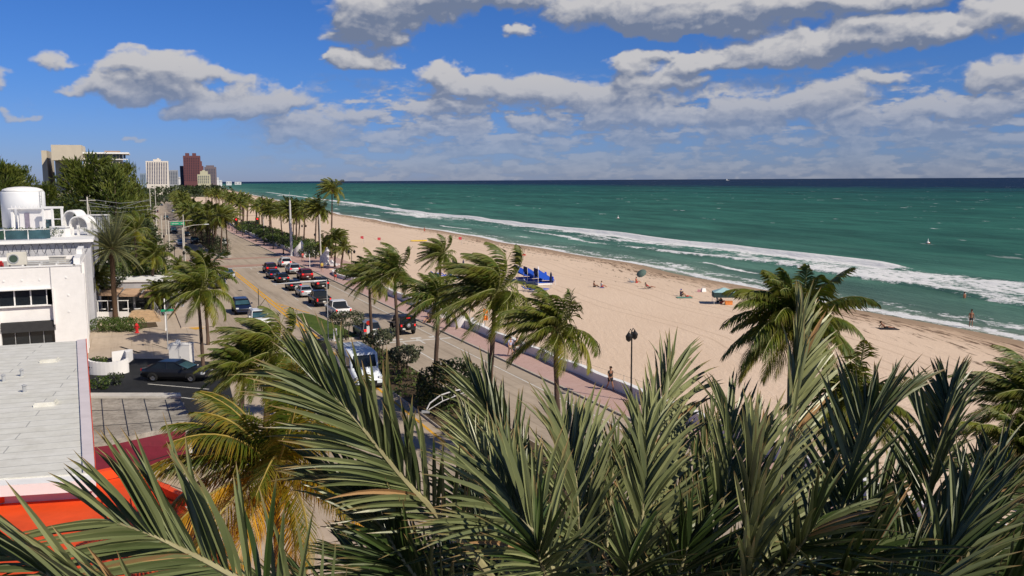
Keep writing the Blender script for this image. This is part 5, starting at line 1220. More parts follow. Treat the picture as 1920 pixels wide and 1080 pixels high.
# towers on the horizon
def tower(name, lb, Y0, blocks, m, wins=None, wm=None, dep=22, rz=0.0):
    ox = atY((blocks[0][0]+blocks[0][1])/2, 345, Y0).x; th_ = math.atan2(-ox, Y0)*.93; ct = cos(th_); o = thing(name, lb, 'building', (ox, Y0, 0), th_); K = 0
    for (x0, x1, y0, nm) in blocks:
        a = atY(x0, y0, Y0); b = atY(x1, y0, Y0); g = MB(); dd = dep*(.8 if nm != 'wall' else 1); zb_ = 0 if K == 0 or y0 > blocks[0][2] else blocks[0][3-3+2] and atY(x0, blocks[0][2], Y0).z+.01; g.box((((a.x+b.x)/2-ox)*ct, dd/2+(.8*K), (a.z+zb_)/2), ((b.x-a.x)*ct, dd, a.z-zb_)); K += 1; g.build(nm, m, o)
    n = 0
    if wins:
        x0, x1, y0, y1, nx, ny, fw, fh = wins
        base = None
        stuff = MB()
        for j in range(ny):
            for i in range(nx):
                a = atY(x0+(x1-x0)*(i+.5)/nx, y0+(y1-y0)*(j+.5)/ny, Y0); w_ = (x1-x0)/nx*Y0/FPX*fw; h_ = (y1-y0)/ny*Y0/FPX*fh
                if n < 100:
                    if base is None: g = MB(); g.box((0, 0, 0), (w_*ct, .5, h_)); base = g.build('window', wm, o); wo_ = base
                    else: wo_ = base.copy(); COL.objects.link(wo_); wo_.parent = o
                    wo_.location = ((a.x-ox)*ct, -.1, a.z)
                else: stuff.box(((a.x-ox)*ct, -.1, a.z), (w_*ct, .5, h_))
                n += 1
        if stuff.v: tag(stuff.build('window_grid', wm, o), kind='stuff')
    return o
M_hz = mat('hazy_glass', (.06, .08, .12), .3, .1, .1)
tower('white_tower', 'white apartment tower with rows of dark windows left of the maroon tower', 1000, [(273, 315, 302, 'wall'), (287, 301, 298.5, 'penthouse'), (294, 298, 296.5, 'lift_shaft')], mat('tower_white', (.66, .60, .54), .8, .02, .05), (275, 314, 304, 345, 9, 16, .5, .62), mat('tower_window', (.10, .10, .16), .4))
tower('grey_tower', 'narrow grey tower just right of the white tower', 1250, [(316, 333, 319, 'wall')], mat('tower_grey', (.30, .31, .34), .8, .02, .05), (317, 333, 321, 345, 5, 9, .5, .6), M_hz)
tower('glass_tower', 'bluish glass tower left behind the white tower', 1300, [(262, 273, 325, 'wall')], mat('tower_blue', (.22, .28, .36), .5, .02, .05), (263, 272, 327, 345, 3, 7, .5, .6), M_hz)
tower('maroon_tower', 'tall maroon tower with stepped twin-peaked top', 1500, [(343, 375, 292, 'wall'), (347, 354, 287, 'roof_peak'), (360, 367, 287, 'roof_peak'), (375, 378, 302, 'shoulder'), (378, 381, 311, 'shoulder')], mat('tower_maroon', (.135, .055, .062), .8, .03, .05), (345, 374, 295, 340, 7, 14, .45, .5), mat('maroon_window', (.05, .03, .05), .4), dep=30)
tower('dark_tower', 'dark blue-grey slab tower attached to the left of the maroon tower', 1520, [(337, 344, 311, 'wall')], mat('tower_dark', (.06, .07, .12), .6, .02, .05), (338, 343, 313, 344, 2, 10, .5, .5), M_hz)
tower('brown_tower', 'grey-brown tower right of the maroon tower', 1600, [(383, 405, 313, 'wall'), (386, 401, 310, 'penthouse')], mat('tower_brown', (.16, .13, .15), .8, .02, .05), (385, 404, 316, 344, 6, 10, .5, .5), M_hz)
tower('yellow_tower', 'pale yellow stepped apartment block in front of the brown tower', 1350, [(370, 394, 327, 'wall'), (375, 389, 321, 'upper_floor'), (379, 384, 319, 'penthouse')], mat('tower_yellow', (.46, .44, .32), .8, .02, .05), (371, 393, 329, 344, 6, 5, .5, .5), M_hz)
for i, (x0, x1, y0, Y_) in enumerate([(406, 410, 333, 2600), (411, 416, 338, 2900), (424, 434, 340.2, 3600), (440, 452, 341.0, 4200), (334, 338, 332, 1700)]):
    tower('far_block', ['tall thin white block right of the brown tower on the coast', 'low white block on the far coast beside the thin white one', 'tiny pale block far up the coast', 'last tiny pale block at the tip of the coast', 'small grey block between the grey and dark towers'][i], Y_, [(x0, x1, y0, 'wall')], mat('tower_far', (.6, .6, .62), .8, .02, .05), (x0, x1, y0+1, y0+4, 2, 2, .5, .4), M_hz, dep=30)
# ------------------------------------------------------------------ vehicles
def paint(name, c, metal=.2): return mat('car_paint_'+name, c, .32, .02, 1.0, metal=metal, spec=.5, coat=.25)
PC = dict(black=paint('black', (.012, .012, .014)), darkred=paint('dark_red', (.14, .012, .015)), white=paint('white', (.72, .72, .72), 0), silver=paint('silver', (.42, .43, .45)), navy=paint('navy', (.012, .02, .055)), grey=paint('grey', (.16, .17, .18)), maroon=paint('maroon', (.07, .012, .016)), blueblack=paint('blue_black', (.010, .011, .014), 0), skyblue=paint('pale_blue', (.68, .73, .78), 0))
M_tyre = mat('tyre_rubber', (.015, .015, .015), .85, .1, 8.0)
M_rim = mat('alloy_rim', (.38, .38, .40), .35, .05, 5.0, metal=.8)
M_tail = mat('tail_light', (.42, .008, .010), .25, .05, 4.0, spec=.6, emit=0)
M_tail_on = mat('brake_light', (.80, .02, .02), .3, .05, 4.0, emit=.55)
M_head = mat('head_light', (.62, .65, .68), .12, .05, 4.0, spec=.8)
M_plate = mat('number_plate', (.62, .62, .60), .5, .03, 4.0)
M_chrome = mat('chrome', (.6, .6, .62), .15, .03, 4.0, metal=1.0)
M_plastic = mat('black_plastic', (.02, .02, .021), .7, .1, 5.0)
def wheel(o, x, y, r, w):
    g = MB(); pr = [(r*.62, -w/2), (r*.93, -w/2), (r, -w*.3), (r, w*.3), (r*.93, w/2), (r*.62, w/2)]
    n = 18; g.rings([[(x+z, y+q*cos(2*pi*k/n), r+q*sin(2*pi*k/n)) for k in range(n)] for q, z in pr], caps=False); t_ = g.build('tyre', M_tyre, None, smooth=True)
    wh = bpy.data.objects.new('wheel', None); wh.empty_display_size = .1; COL.objects.link(wh); wh.parent = o; t_.parent = wh
    g = MB(); s = 1 if x > 0 else -1
    g.rings([[(x+s*zz, y+q*cos(2*pi*k/10), r+q*sin(2*pi*k/10)) for k in range(10)] for q, zz in ((r*.64, -w*.1), (r*.64, w*.36), (r*.50, w*.30), (r*.2, w*.40), (.01, w*.40))], caps=False); rr_ = g.build('rim', M_rim, wh)
def car(kind, color, label, pos, rz, group=None, brake=True, name='car', plate=True, scale=1.0):
    o = thing(name, label, {'sedan': 'car', 'suv': 'car', 'pickup': 'pickup truck', 'van': 'van', 'jeep': 'off-road car'}[kind], pos, rz, group, scale)
    P = PC[color]; TL = M_tail_on if brake else M_tail
    # stations: y, bottom, top, half width  (front of the car towards +y)
    S = dict(
      sedan=([(-2.35, .45, .78, .74), (-2.28, .32, .98, .84), (-1.7, .22, 1.02, .90), (-.4, .2, .96, .91), (.9, .2, .94, .91), (1.6, .22, .86, .90), (2.15, .28, .72, .84), (2.35, .38, .60, .72)], dict(b0=-1.95, t0=-1.15, t1=.15, b1=1.15, zb=.95, zt=1.43, wb=.82, wt=.60), .33, (-1.42, 1.42), 1.8),
      suv=([(-2.35, .5, 1.0, .80), (-2.28, .36, 1.12, .92), (-1.4, .28, 1.12, .96), (.7, .26, 1.08, .96), (1.5, .30, 1.03, .95), (2.2, .36, .88, .90), (2.38, .48, .72, .80)], dict(b0=-2.25, t0=-1.85, t1=.25, b1=1.12, zb=1.10, zt=1.72, wb=.88, wt=.70), .38, (-1.42, 1.42), 1.9),
      jeep=([(-1.95, .58, 1.15, .80), (-1.90, .52, 1.2, .82), (-1.0, .50, 1.2, .83), (.6, .50, 1.18, .83), (.75, .50, 1.15, .74), (1.9, .52, 1.05, .66), (1.98, .6, 1.0, .62)], dict(b0=-1.92, t0=-1.88, t1=.42, b1=.66, zb=1.19, zt=1.84, wb=.80, wt=.74), .43, (-1.25, 1.4), 1.9),
      pickup=([(-2.9, .62, 1.02, .90), (-2.86, .55, 1.10, .95), (-1.2, .45, 1.10, .98), (0, .38, 1.10, .98), (1.5, .38, 1.10, .98), (2.55, .42, 1.05, .95), (2.85, .5, .92, .88)], dict(b0=-.95, t0=-.75, t1=.75, b1=1.55, zb=1.09, zt=1.80, wb=.90, wt=.74), .41, (-1.85, 1.85), 2.0),
      van=([(-2.95, .5, 2.1, .90), (-2.9, .40, 2.35, .96), (0, .35, 2.42, .98), (1.4, .35, 2.35, .97), (1.55, .35, 1.35, .97), (2.6, .4, 1.05, .94), (2.95, .5, .80, .82)], None, .36, (-1.9, 1.9), 2.0))[kind]
    st_, cab, wr, wy, _ = S
    g = MB(); rs = []
    for y, zb, zt, w in st_:
        h = zt-zb; rs.append([(-w*.90, y, zb), (-w, y, zb+h*.30), (-w*1.0, y, zb+h*.62), (-w*.95, y, zt-.05), (-w*.82, y, zt), (w*.82, y, zt), (w*.95, y, zt-.05), (w, y, zb+h*.62), (w, y, zb+h*.30), (w*.90, y, zb)])
    g.rings(rs)
    body = g.build('body', P, o, smooth=False)
    for pl in body.data.polygons: pl.use_smooth = len(pl.vertices) == 4
    L0 = st_[0][0]; L1 = st_[-1][0]; W_ = max(s[3] for s in st_)
    # wheel arches and wheels
    for y in wy:
        for s in (-1, 1):
            g = MB(); n = 12; x = s*(W_+.004)
            g.rings([[(x, y+q*cos(pi*k/n), wr+q*sin(pi*k/n)) for k in range(n+1)] for q in (wr*.3, wr*1.20)], closed=False, caps=False); g.build('wheel_arch', M_plastic, o)
            wheel(o, s*(W_-.10), y, wr, .24)
    if cab:
        c = cab; zb, zt = c['zb']-.03, c['zt']
        def Q(y, z, w): return [(-w, y, z), (w, y, z)]
        lo = [(-c['wb'], c['b0'], zb), (c['wb'], c['b0'], zb), (c['wb'], c['b1'], zb), (-c['wb'], c['b1'], zb)]
        hi = [(-c['wt'], c['t0'], zt-.05), (c['wt'], c['t0'], zt-.05), (c['wt'], c['t1'], zt-.05), (-c['wt'], c['t1'], zt-.05)]
        g = MB(); g.rings([lo, hi]); g.build('cabin', M_glass, o)
        g = MB(); k = 1.05
        g.rings([[(x*k, y+(-.05 if y < 0 else .03), zt-.055) for x, y, z in hi], [(x*1.02, y, zt-.012) for x, y, z in hi], [(x*.88, y*.92+.02, zt) for x, y, z in hi]]); g.build('roof', P, o, smooth=False)
        def pil(a, b, r=.045):
            a = Vector(a); b = Vector(b); a = Vector((a.x*1.01, a.y, a.z)); b = Vector((b.x*1.02, b.y, b.z)); g = MB(); g.tube([a, b], r, 4); g.build('pillar', P if kind != 'jeep' else M_black, o)
        for a, b in zip(lo, hi): pil(a, b)
        for f in ((.5,) if kind in ('sedan', 'jeep', 'pickup') else (.36, .68)):
            for s in (0, 1): 
                A1 = Vector(lo[0 if s else 1]).lerp(Vector(lo[3 if s else 2]), f); B1 = Vector(hi[0 if s else 1]).lerp(Vector(hi[3 if s else 2]), f); pil(A1, B1, .035)
        g = MB(); n0 = -.012
        g.poly([Vector(lo[2])+Vector((-.07, .012, .06)), Vector(lo[3])+Vector((.07, .012, .06)), Vector(hi[3])+Vector((.04, .012, -.03)), Vector(hi[2])+Vector((-.04, .012, -.03))]); g.build('windscreen', M_glass_b, o)
        mz, my = zb+.12, c['b1']-.25
    else:
        zt = 2.42
        def win(nm, p4, m=M_glass): g = MB(); g.poly(p4); g.build(nm, m, o)
        win('windscreen', [(-.82, 1.575, 1.42), (.82, 1.575, 1.42), (.74, 1.43, 2.20), (-.74, 1.43, 2.20)][::-1]); 
        for s in (-1, 1):
            win('side_window', [(s*.985, .35, 1.45), (s*.985, 1.3, 1.45), (s*.985, 1.25, 2.05), (s*.985, .35, 2.05)]); win('side_window', [(s*.985, -2.6, 1.5), (s*.985, .1, 1.5), (s*.985, .1, 2.05), (s*.985, -2.6, 2.05)])
        g = MB()
        for x in (-.5, 0, .5): g.box((x, -.8, 2.43), (.06, 3.4, .03))
        g.build('roof_rib', P, o); mz, my = 1.45, 1.35
    for s in (-1, 1):
        g = MB(); g.box((s*(W_+.10), my, mz), (.20, .10, .15)); g.build('mirror', P if kind not in ('jeep', 'van') else M_black, o)
        # lights
        w = st_[0][3]; zz = {'sedan': .86, 'suv': 1.0, 'jeep': 1.02, 'pickup': .92, 'van': 1.2}[kind]; hh = {'sedan': .15, 'suv': .22, 'jeep': .20, 'pickup': .34, 'van': .45}[kind]
        g = MB(); g.box((s*(w-.10), L0+.03, zz), (.30 if kind in ('sedan', 'suv') else .15, .12, hh)); g.build('tail_light', TL, o)
        zf = {'sedan': .62, 'suv': .78, 'jeep': .86, 'pickup': .86, 'van': .88}[kind]; wf = st_[-1][3]
        if kind == 'jeep':
            g = MB(); g.rings([[(s*.42+q*cos(k*pi/6), yy, zf+q*sin(k*pi/6)) for k in range(12)] for q, yy in ((.12, 1.96), (.12, 2.01), (.02, 2.02))])
        else: g = MB(); g.box((s*(wf-.06), L1-.10, zf+.04), (.32, .18, .15))
        g.build('headlight', M_head, o)
    g = MB(); g.box((0, L1-.01, st_[-1][1]+.14), (.95, .06, .20)); g.build('grille', M_black, o)
    bz = {'sedan': .48, 'suv': .55, 'jeep': .62, 'pickup': .62, 'van': .55}[kind]
    g = MB(); g.box((0, L0-.03, bz), (w*1.9, .16, .16)); g.build('rear_bumper', M_chrome if kind == 'pickup' else (M_plastic if kind in ('jeep', 'suv', 'van') else P), o)
    g = MB(); g.box((0, L1+.01, bz-.06), (wf*1.9, .14, .14)); g.build('front_bumper', P if kind in ('sedan', 'suv') else M_plastic, o)
    g = MB(); g.box((0 if kind != 'jeep' else -.45, L0-.115, bz+.08 if kind != 'sedan' else .66), (.32, .02, .15)); g.build('license_plate', M_plate, o)
    if kind == 'pickup':
        g = MB(); g.box((0, -1.88, 1.112), (1.62, 1.72, .012)); g.build('bed_floor', M_plastic, o)
        for s in (-1, 1): g = MB(); g.box((s*.88, -1.9, 1.15), (.12, 1.9, .09)); g.build('bed_rail', P, o)
        g = MB(); g.box((0, -2.86, 1.12), (1.84, .08, .12)); g.build('tailgate', P, o)
    if kind == 'jeep':
        sp = bpy.data.objects.new('spare_wheel', None); COL.objects.link(sp); sp.parent = o
        g = MB(); g.rings([[(q*cos(k*pi/9), yy, 1.05+q*sin(k*pi/9)) for k in range(18)] for q, yy in ((.24, -2.0), (.38, -2.0), (.41, -2.08), (.38, -2.2), (.22, -2.2))], caps=False); g.build('tyre', M_tyre, sp, smooth=True)
        g = MB(); g.rings([[(q*cos(k*pi/5), yy, 1.05+q*sin(k*pi/5)) for k in range(10)] for q, yy in ((.23, -2.16), (.06, -2.18), (.02, -2.2))]); g.build('rim', M_rim, sp)
        for s in (-1, 1):
            for y in wy: g = MB(); g.box((s*.95, y, .93), (.30, 1.0, .05)); g.build('fender', M_plastic, o)
        g = MB(); g.box((0, -.75, 1.88), (1.3, 1.8, .05)); g.build('roof_rack', M_black, o)
        g = MB(); g.box((0, L0-.06, 1.78), (.4, .04, .06)); g.build('brake_lamp', M_tail_on, o)
    if kind in ('suv', ) and color == 'white':
        for s in (-1, 1): g = MB(); g.tube([(s*.6, -1.7, 1.77), (s*.6, .2, 1.77)], .025, 4); g.build('roof_rail', M_steel, o)
    return o
def carpx(kind, color, label, x, y, fwd=1, dt=0.0, **k):
    p = at(x, y); s, t_ = ST(p); hl = {'sedan': 2.35, 'suv': 2.35, 'jeep': 2.0, 'pickup': 2.9, 'van': 2.95}[kind]
    p = W(s+hl, t_+dt, .006); return car(kind, color, label, p, TH+(0 if fwd > 0 else pi), **k)
Gq = 'cars queuing at the red light'
carpx('suv', 'maroon', 'dark maroon car at the head of the left queue lane', 510, 513, group=Gq)
carpx('sedan', 'navy', 'dark navy sedan second in the left queue lane', 517, 524, group=Gq)
carpx('sedan', 'black', 'black sedan third in the left queue lane', 533, 531.5, group=Gq)
carpx('sedan', 'black', 'black low sedan just in front of the silver sedan', 556, 546, group=Gq)
carpx('sedan', 'silver', 'silver sedan waiting between a black sedan and a black pickup', 577, 558.5, group=Gq)
carpx('pickup', 'black', 'black pickup waiting just ahead of the white pickup', 608, 576, group=Gq)
carpx('pickup', 'white', 'white pickup last in the queue beside the grass median', 645, 598, group=Gq)
carpx('suv', 'white', 'white car at the head of the right queue lane', 538, 502, group=Gq)
carpx('suv', 'silver', 'silver sport utility car second in the right queue lane', 554, 515, group=Gq)
carpx('suv', 'darkred', 'bright dark-red car third in the right queue lane', 577, 526, group=Gq)
carpx('suv', 'black', 'black sport utility car last in the right queue lane', 606, 544, group=Gq)
carpx('suv', 'grey', 'grey car half hidden behind the small median trees, with a red tail light', 699, 638)
carpx('jeep', 'black', 'black boxy off-road car with a spare wheel on its back', 766, 629, name='off_road_car')
def incoming(kind, color, label, x, y, **k):
    p = at(x, y); s, t_ = ST(p); hl = 2.3; return car(kind, color, label, W(s+hl, t_, .006), TH+pi, brake=False, **k)
incoming('sedan', 'silver', 'silver car driving toward the camera beside the yellow line', 431, 523)
incoming('suv', 'navy', 'dark blue car driving toward the camera above the big green palm', 458, 591)
incoming('suv', 'white', 'white car partly hidden behind the big green footway palm', 492, 617)
p = at(692, 733); s, t_ = ST(p)
car('van', 'skyblue', 'pale blue-white high roofed van driving toward the camera beside the planted median', W(s+2.9, t_, .006), TH+pi, brake=False, name='van', scale=1.12)
p = at(326, 716); car('sedan', 'blueblack', 'black sedan parked sideways in the asphalt bay, facing right', (p.x, p.y+.8, .012), -pi/2-.10, brake=False, name='parked_car', scale=1.08)
for lb, kind, col, x, y, f in [('white car driving away on the far left carriageway', 'sedan', 'white', 340, 461, -1), ('black sport utility car beside the white one on the far left carriageway', 'suv', 'black', 367, 458, -1), ('black car with white roof glint ahead of the black sport utility car', 'sedan', 'black', 351, 444, -1), ('dark car farthest left of the four at the far signs', 'suv', 'black', 326, 438, -1), ('white van behind the grey shrubs of the far median', 'suv', 'white', 421, 462, 1), ('white car behind the crown of the footway palm', 'sedan', 'white', 372, 492, -1), ('dark bus-like car behind the right edge of the footway palm', 'suv', 'navy', 413, 542, -1),
    ('white car far up the left carriageway', 'sedan', 'white', 326, 399, -1), ('dark red car far up the left carriageway', 'sedan', 'darkred', 294, 399, -1), ('black car far up the left carriageway beside the poles', 'suv', 'black', 312, 412, -1), ('silver car farthest up the left carriageway', 'sedan', 'silver', 303, 386, -1)]:
    p = at(x, y); s, t_ = ST(p); car(kind, PC and col, lb, W(s+2.3, t_, .006), TH+(0 if f > 0 else pi), brake=False)
# ------------------------------------------------------------------ people
M_skin = mat('skin', (.46, .25, .16), .6, .05, 5.0); M_skin_d = mat('tanned_skin', (.28, .13, .075), .6, .05, 5.0)
M_hair = mat('brown_hair', (.04, .022, .012), .8, .2, 20.0)
def cloth(n, c): return mat('cloth_'+n, c, .9, .08, 6.0)
def skin_obj(name, pts, edges, m, parent, root=0):
    me = bpy.data.meshes.new(name); me.from_pydata([p[:3] for p in pts], edges, []); me.materials.append(m)
    o = bpy.data.objects.new(name, me); COL.objects.link(o)
    if parent is not None: o.parent = parent
    sk = o.modifiers.new('skin', 'SKIN'); sk.use_smooth_shade = True
    for i, p in enumerate(pts):
        r = p[3]; me.skin_vertices[0].data[i].radius = (r if not hasattr(r, '__len__') else r[0], r if not hasattr(r, '__len__') else r[1]); me.skin_vertices[0].data[i].use_root = (i == root)
    s = o.modifiers.new('sub', 'SUBSURF'); s.levels = 1; s.render_levels = 1
    return o
def person(label, pos, rz, pose='stand', skin=M_skin, top=None, bottom=None, hair=M_hair, stride=.18, group=None, hat=None, sc=1.0, lift=0.0):
    """y is forward. joints are placed per pose; body is one skinned surface, clothes and hair are children"""
    o = thing('person', label, 'person', pos, rz, group, sc)
    J = {}
    if pose in ('stand', 'walk'):
        hz = .93; lean = .03
        J['pel'] = (0, 0, hz); J['abd'] = (0, .01, 1.10); J['che'] = (0, lean, 1.32); J['nek'] = (0, lean, 1.50); J['hed'] = (0, lean+.03, 1.64)
        a = stride if pose == 'walk' else .03
        for s, k in ((-1, 1), (1, -1)):
            J['hip%d' % s] = (s*.09, 0, hz-.05); J['kne%d' % s] = (s*.10, a*k*.75+.04, .50); J['ank%d' % s] = (s*.10, a*k*1.7-(.06 if k < 0 else 0), .09+(.06 if (k < 0 and pose == 'walk') else 0)); J['toe%d' % s] = (s*.11, a*k*1.7+.14-(.04 if k < 0 else 0), .035)
            J['sho%d' % s] = (s*.18, lean, 1.43); J['elb%d' % s] = (s*.24, lean-a*k*.6-.02, 1.14); J['wri%d' % s] = (s*.25, lean-a*k*1.1+.10, .92)
    elif pose == 'sit':
        J['pel'] = (0, 0, .13); J['abd'] = (0, -.03, .30); J['che'] = (0, -.05, .50); J['nek'] = (0, -.04, .68); J['hed'] = (0, 0, .82)
        for s in (-1, 1):
            J['hip%d' % s] = (s*.10, .04, .12); J['kne%d' % s] = (s*.15, .42, .38 if s > 0 else .30); J['ank%d' % s] = (s*.13, .72, .08); J['toe%d' % s] = (s*.14, .84, .05)
            J['sho%d' % s] = (s*.18, -.05, .61); J['elb%d' % s] = (s*.25, .08, .40); J['wri%d' % s] = (s*.17, .30, .36)
    else:   # recline, leaning back on the arms or in a chair
        J['pel'] = (0, 0, .14); J['abd'] = (0, -.12, .24); J['che'] = (0, -.28, .38); J['nek'] = (0, -.42, .50); J['hed'] = (0, -.48, .63)
        for s in (-1, 1):
            J['hip%d' % s] = (s*.09, .04, .13); J['kne%d' % s] = (s*.12, .45, .20 if s < 0 else .14); J['ank%d' % s] = (s*.13, .86, .07); J['toe%d' % s] = (s*.14, .94, .13)
            J['sho%d' % s] = (s*.18, -.36, .44); J['elb%d' % s] = (s*.26, -.50, .25); J['wri%d' % s] = (s*.27, -.55, .06)
    P = []; E_ = []; ix = {}
    def v(n, p, r): ix[n] = len(P); P.append((*p, r)); return ix[n]
    v('pel', J['pel'], (.135, .10)); v('abd', J['abd'], (.125, .09)); v('che', J['che'], (.155, .105)); v('nek', J['nek'], .052)
    h = Vector(J['hed']); nk = Vector(J['nek']); up = (h-nk).normalized(); v('jaw', nk+up*.07, .062); v('hed', h, (.078, .095)); v('crn', h+up*.08, (.06, .07)); v('nos', h+Vector((0, .10, -.015)), .016)
    E_ += [(0, 1), (1, 2), (2, 3), (3, 4), (4, 5), (5, 6), (5, 7)]
    for s in (-1, 1):
        b = [v('hip%d' % s, J['hip%d' % s], .088), v('kne%d' % s, J['kne%d' % s], .056), v('ank%d' % s, J['ank%d' % s], .038), v('toe%d' % s, J['toe%d' % s], (.034, .028))]
        E_ += [(0, b[0]), (b[0], b[1]), (b[1], b[2]), (b[2], b[3])]
        b = [v('sho%d' % s, J['sho%d' % s], .058), v('elb%d' % s, J['elb%d' % s], .040), v('wri%d' % s, J['wri%d' % s], .026)]
        E_ += [(2, b[0]), (b[0], b[1]), (b[1], b[2])]
        d = (Vector(J['wri%d' % s])-Vector(J['elb%d' % s])).normalized(); w_ = Vector(J['wri%d' % s]); sd = d.cross(Vector((1, 0, 0))); sd = (sd if sd.length > .1 else Vector((0, 0, 1))).normalized()
        pm = v('pal%d' % s, w_+d*.07, (.030, .020)); E_.append((b[2], pm))
        for f, (k, ln) in enumerate(((-1.5, .062), (-.5, .075), (.5, .070), (1.5, .055))):
            t0 = w_+d*.10+sd*k*.017; i1 = v('fk%d%d' % (s, f), t0, .009); i2 = v('ft%d%d' % (s, f), t0+d*ln*.8+Vector((-s*.015, 0, 0)), .007); E_ += [(pm, i1), (i1, i2)]
        i1 = v('th%d' % s, w_+d*.05-sd*.035, .010); i2 = v('tt%d' % s, w_+d*.085-sd*.05, .008); E_ += [(pm, i1), (i1, i2)]
        e = v('ear%d' % s, h+Vector((s*.085, 0, 0)), .014); E_.append((ix['hed'], e))
    skin_obj('body', P, E_, skin, o)
    hp = [(*(h+up*.055+Vector((0, -.02, 0))), (.085, .095)), (*(h+up*.10+Vector((0, -.01, 0))), .05), (*(h-up*.02+Vector((0, -.065, 0))), .055)]
    skin_obj('hair' if hat is None else 'hat', hp, [(0, 1), (0, 2)], hair if hat is None else hat, o)
    if top:
        T_ = [(*J['abd'], (.142, .108)), (*J['che'], (.172, .122)), (*(Vector(J['nek'])-up*.05), .075)]; E2 = [(0, 1), (1, 2)]
        lowp = Vector(J['pel'])*.7+Vector(J['abd'])*.3; T_.append((*lowp, (.145, .112))); E2.append((0, 3))
        for s in (-1, 1): 
            i = len(T_); T_.append((*J['sho%d' % s], .072)); T_.append((*(Vector(J['sho%d' % s])*.45+Vector(J['elb%d' % s])*.55), .060)); E2 += [(1, i), (i, i+1)]
        skin_obj('shirt', T_, E2, top, o, 1)
    if bottom:
        T_ = [(*(Vector(J['pel'])+Vector((0, 0, .03))), (.15, .118))]; E2 = []
        for s in (-1, 1):
            i = len(T_); hp_ = Vector(J['hip%d' % s]); kn = Vector(J['kne%d' % s]); T_.append((*hp_, .102)); T_.append((*(hp_*.35+kn*.65), .085)); E2 += [(0, i), (i, i+1)]
        skin_obj('shorts', T_, E2, bottom, o)
    return o
cw, cb_, cr_, cy_, cn_, cl_ = cloth('white', (.7, .7, .7)), cloth('black', (.02, .02, .022)), cloth('red', (.55, .04, .04)), cloth('yellow', (.70, .55, .03)), cloth('navy', (.03, .05, .15)), cloth('lavender', (.45, .45, .62))
PZ = .121
def ppx(x, y, z=0.0): return at(x, y, z)
person('person in a red top walking on the plaza near the white spiral wall', ppx(568, 490, PZ), TH+.3, 'walk', top=cloth('pink_red', (.65, .12, .12)), bottom=cr_)
person('person in a yellow shirt and dark shorts walking on the pink promenade', ppx(604, 510, PZ), TH+pi, 'walk', top=cy_, bottom=cb_)
person('shirtless jogger in dark shorts on the promenade right of the yellow shirt', ppx(629, 527, PZ), TH, 'walk', skin=M_skin_d, top=cb_, bottom=cr_, stride=.26)
person('walker in a pale lavender shirt, left one of the pair on the promenade', ppx(957, 669, PZ), TH+pi, 'walk', top=cl_, bottom=cloth('khaki', (.4, .3, .2)))
person('walker in a black top and white shorts, right one of the pair', ppx(969, 669, PZ), TH+pi, 'walk', top=cb_, bottom=cw, stride=.14)
person('dark-clothed person on the promenade beside the date fronds', ppx(1144, 732, PZ), TH+pi, 'walk', skin=M_skin_d, top=cb_, bottom=cb_)
person('seated person in blue on the bench by the promenade wall', ppx(803, 604, PZ+.40), TH+2.2, 'sit', top=cn_, bottom=cb_)
person('person in dark clothes walking on the left footway beside the sign posts', ppx(326, 588, 0), TH+pi, 'walk', top=cb_, bottom=cb_)
person('tiny walker at the water edge above the yellow boat', ppx(796, 437), TH, 'walk', skin=M_skin_d, bottom=cr_)
person('sunbather sitting upright with brown hair, left one of the pair near the blue cabanas', ppx(1114, 539), -1.2, 'sit', skin=M_skin_d, bottom=cb_)
person('sunbather in a white top, right one of the pair near the blue cabanas', ppx(1128, 539), -1.4, 'sit', top=cw, bottom=cr_)
person('person in an orange-red top sitting under the green umbrella', ppx(1193, 531), -1.5, 'sit', top=cloth('orange', (.75, .12, .03)), bottom=cr_)
person('sunbather leaning back in a low chair right of the green umbrella', ppx(1217, 542)+Vector((0, 0, .18)), -1.45, 'recline', skin=M_skin_d, top=cr_)
person('sunbather in a blue cap sitting on the sand', ppx(1277, 555), -1.3, 'sit', top=cn_, bottom=cb_, hat=cloth('blue', (.05, .10, .45)))
person('sunbather leaning back beside the one in a blue cap', ppx(1287, 557), -1.4, 'recline', bottom=cr_)
person('person in white under the teal canopy', ppx(1345, 567), -1.6, 'sit', top=cw, bottom=cb_)
person('person in dark clothes under the teal canopy', ppx(1352, 569), -1.2, 'sit', top=cb_, bottom=cr_)
person('woman sunbathing alone on a dark towel right of the large palm', ppx(1660, 616), -1.5, 'recline', skin=M_skin_d, bottom=cb_)
person('shirtless man standing in the shallow surf', ppx(1820, 613, WL+.05), TH+2.6, 'stand', skin=M_skin_d, bottom=cb_, sc=1.05)
person('person lying back on a lounger at the right edge of the sand', ppx(1903, 691)+Vector((0, 0, .3)), -1.45, 'recline', skin=M_skin, bottom=cr_)
person('swimmer far out in the white surf', ppx(1808, 572, WL-1.0), TH, 'stand', skin=M_skin_d, bottom=cb_)
for i, (x, y) in enumerate([(833, 506), (818, 510)]):
    person(['person standing by the closed blue parasols', 'person sitting by the closed blue parasols'][i], ppx(x, y+6), TH+1.5, ['stand', 'sit'][i], top=[cb_, cw][i], bottom=cn_)

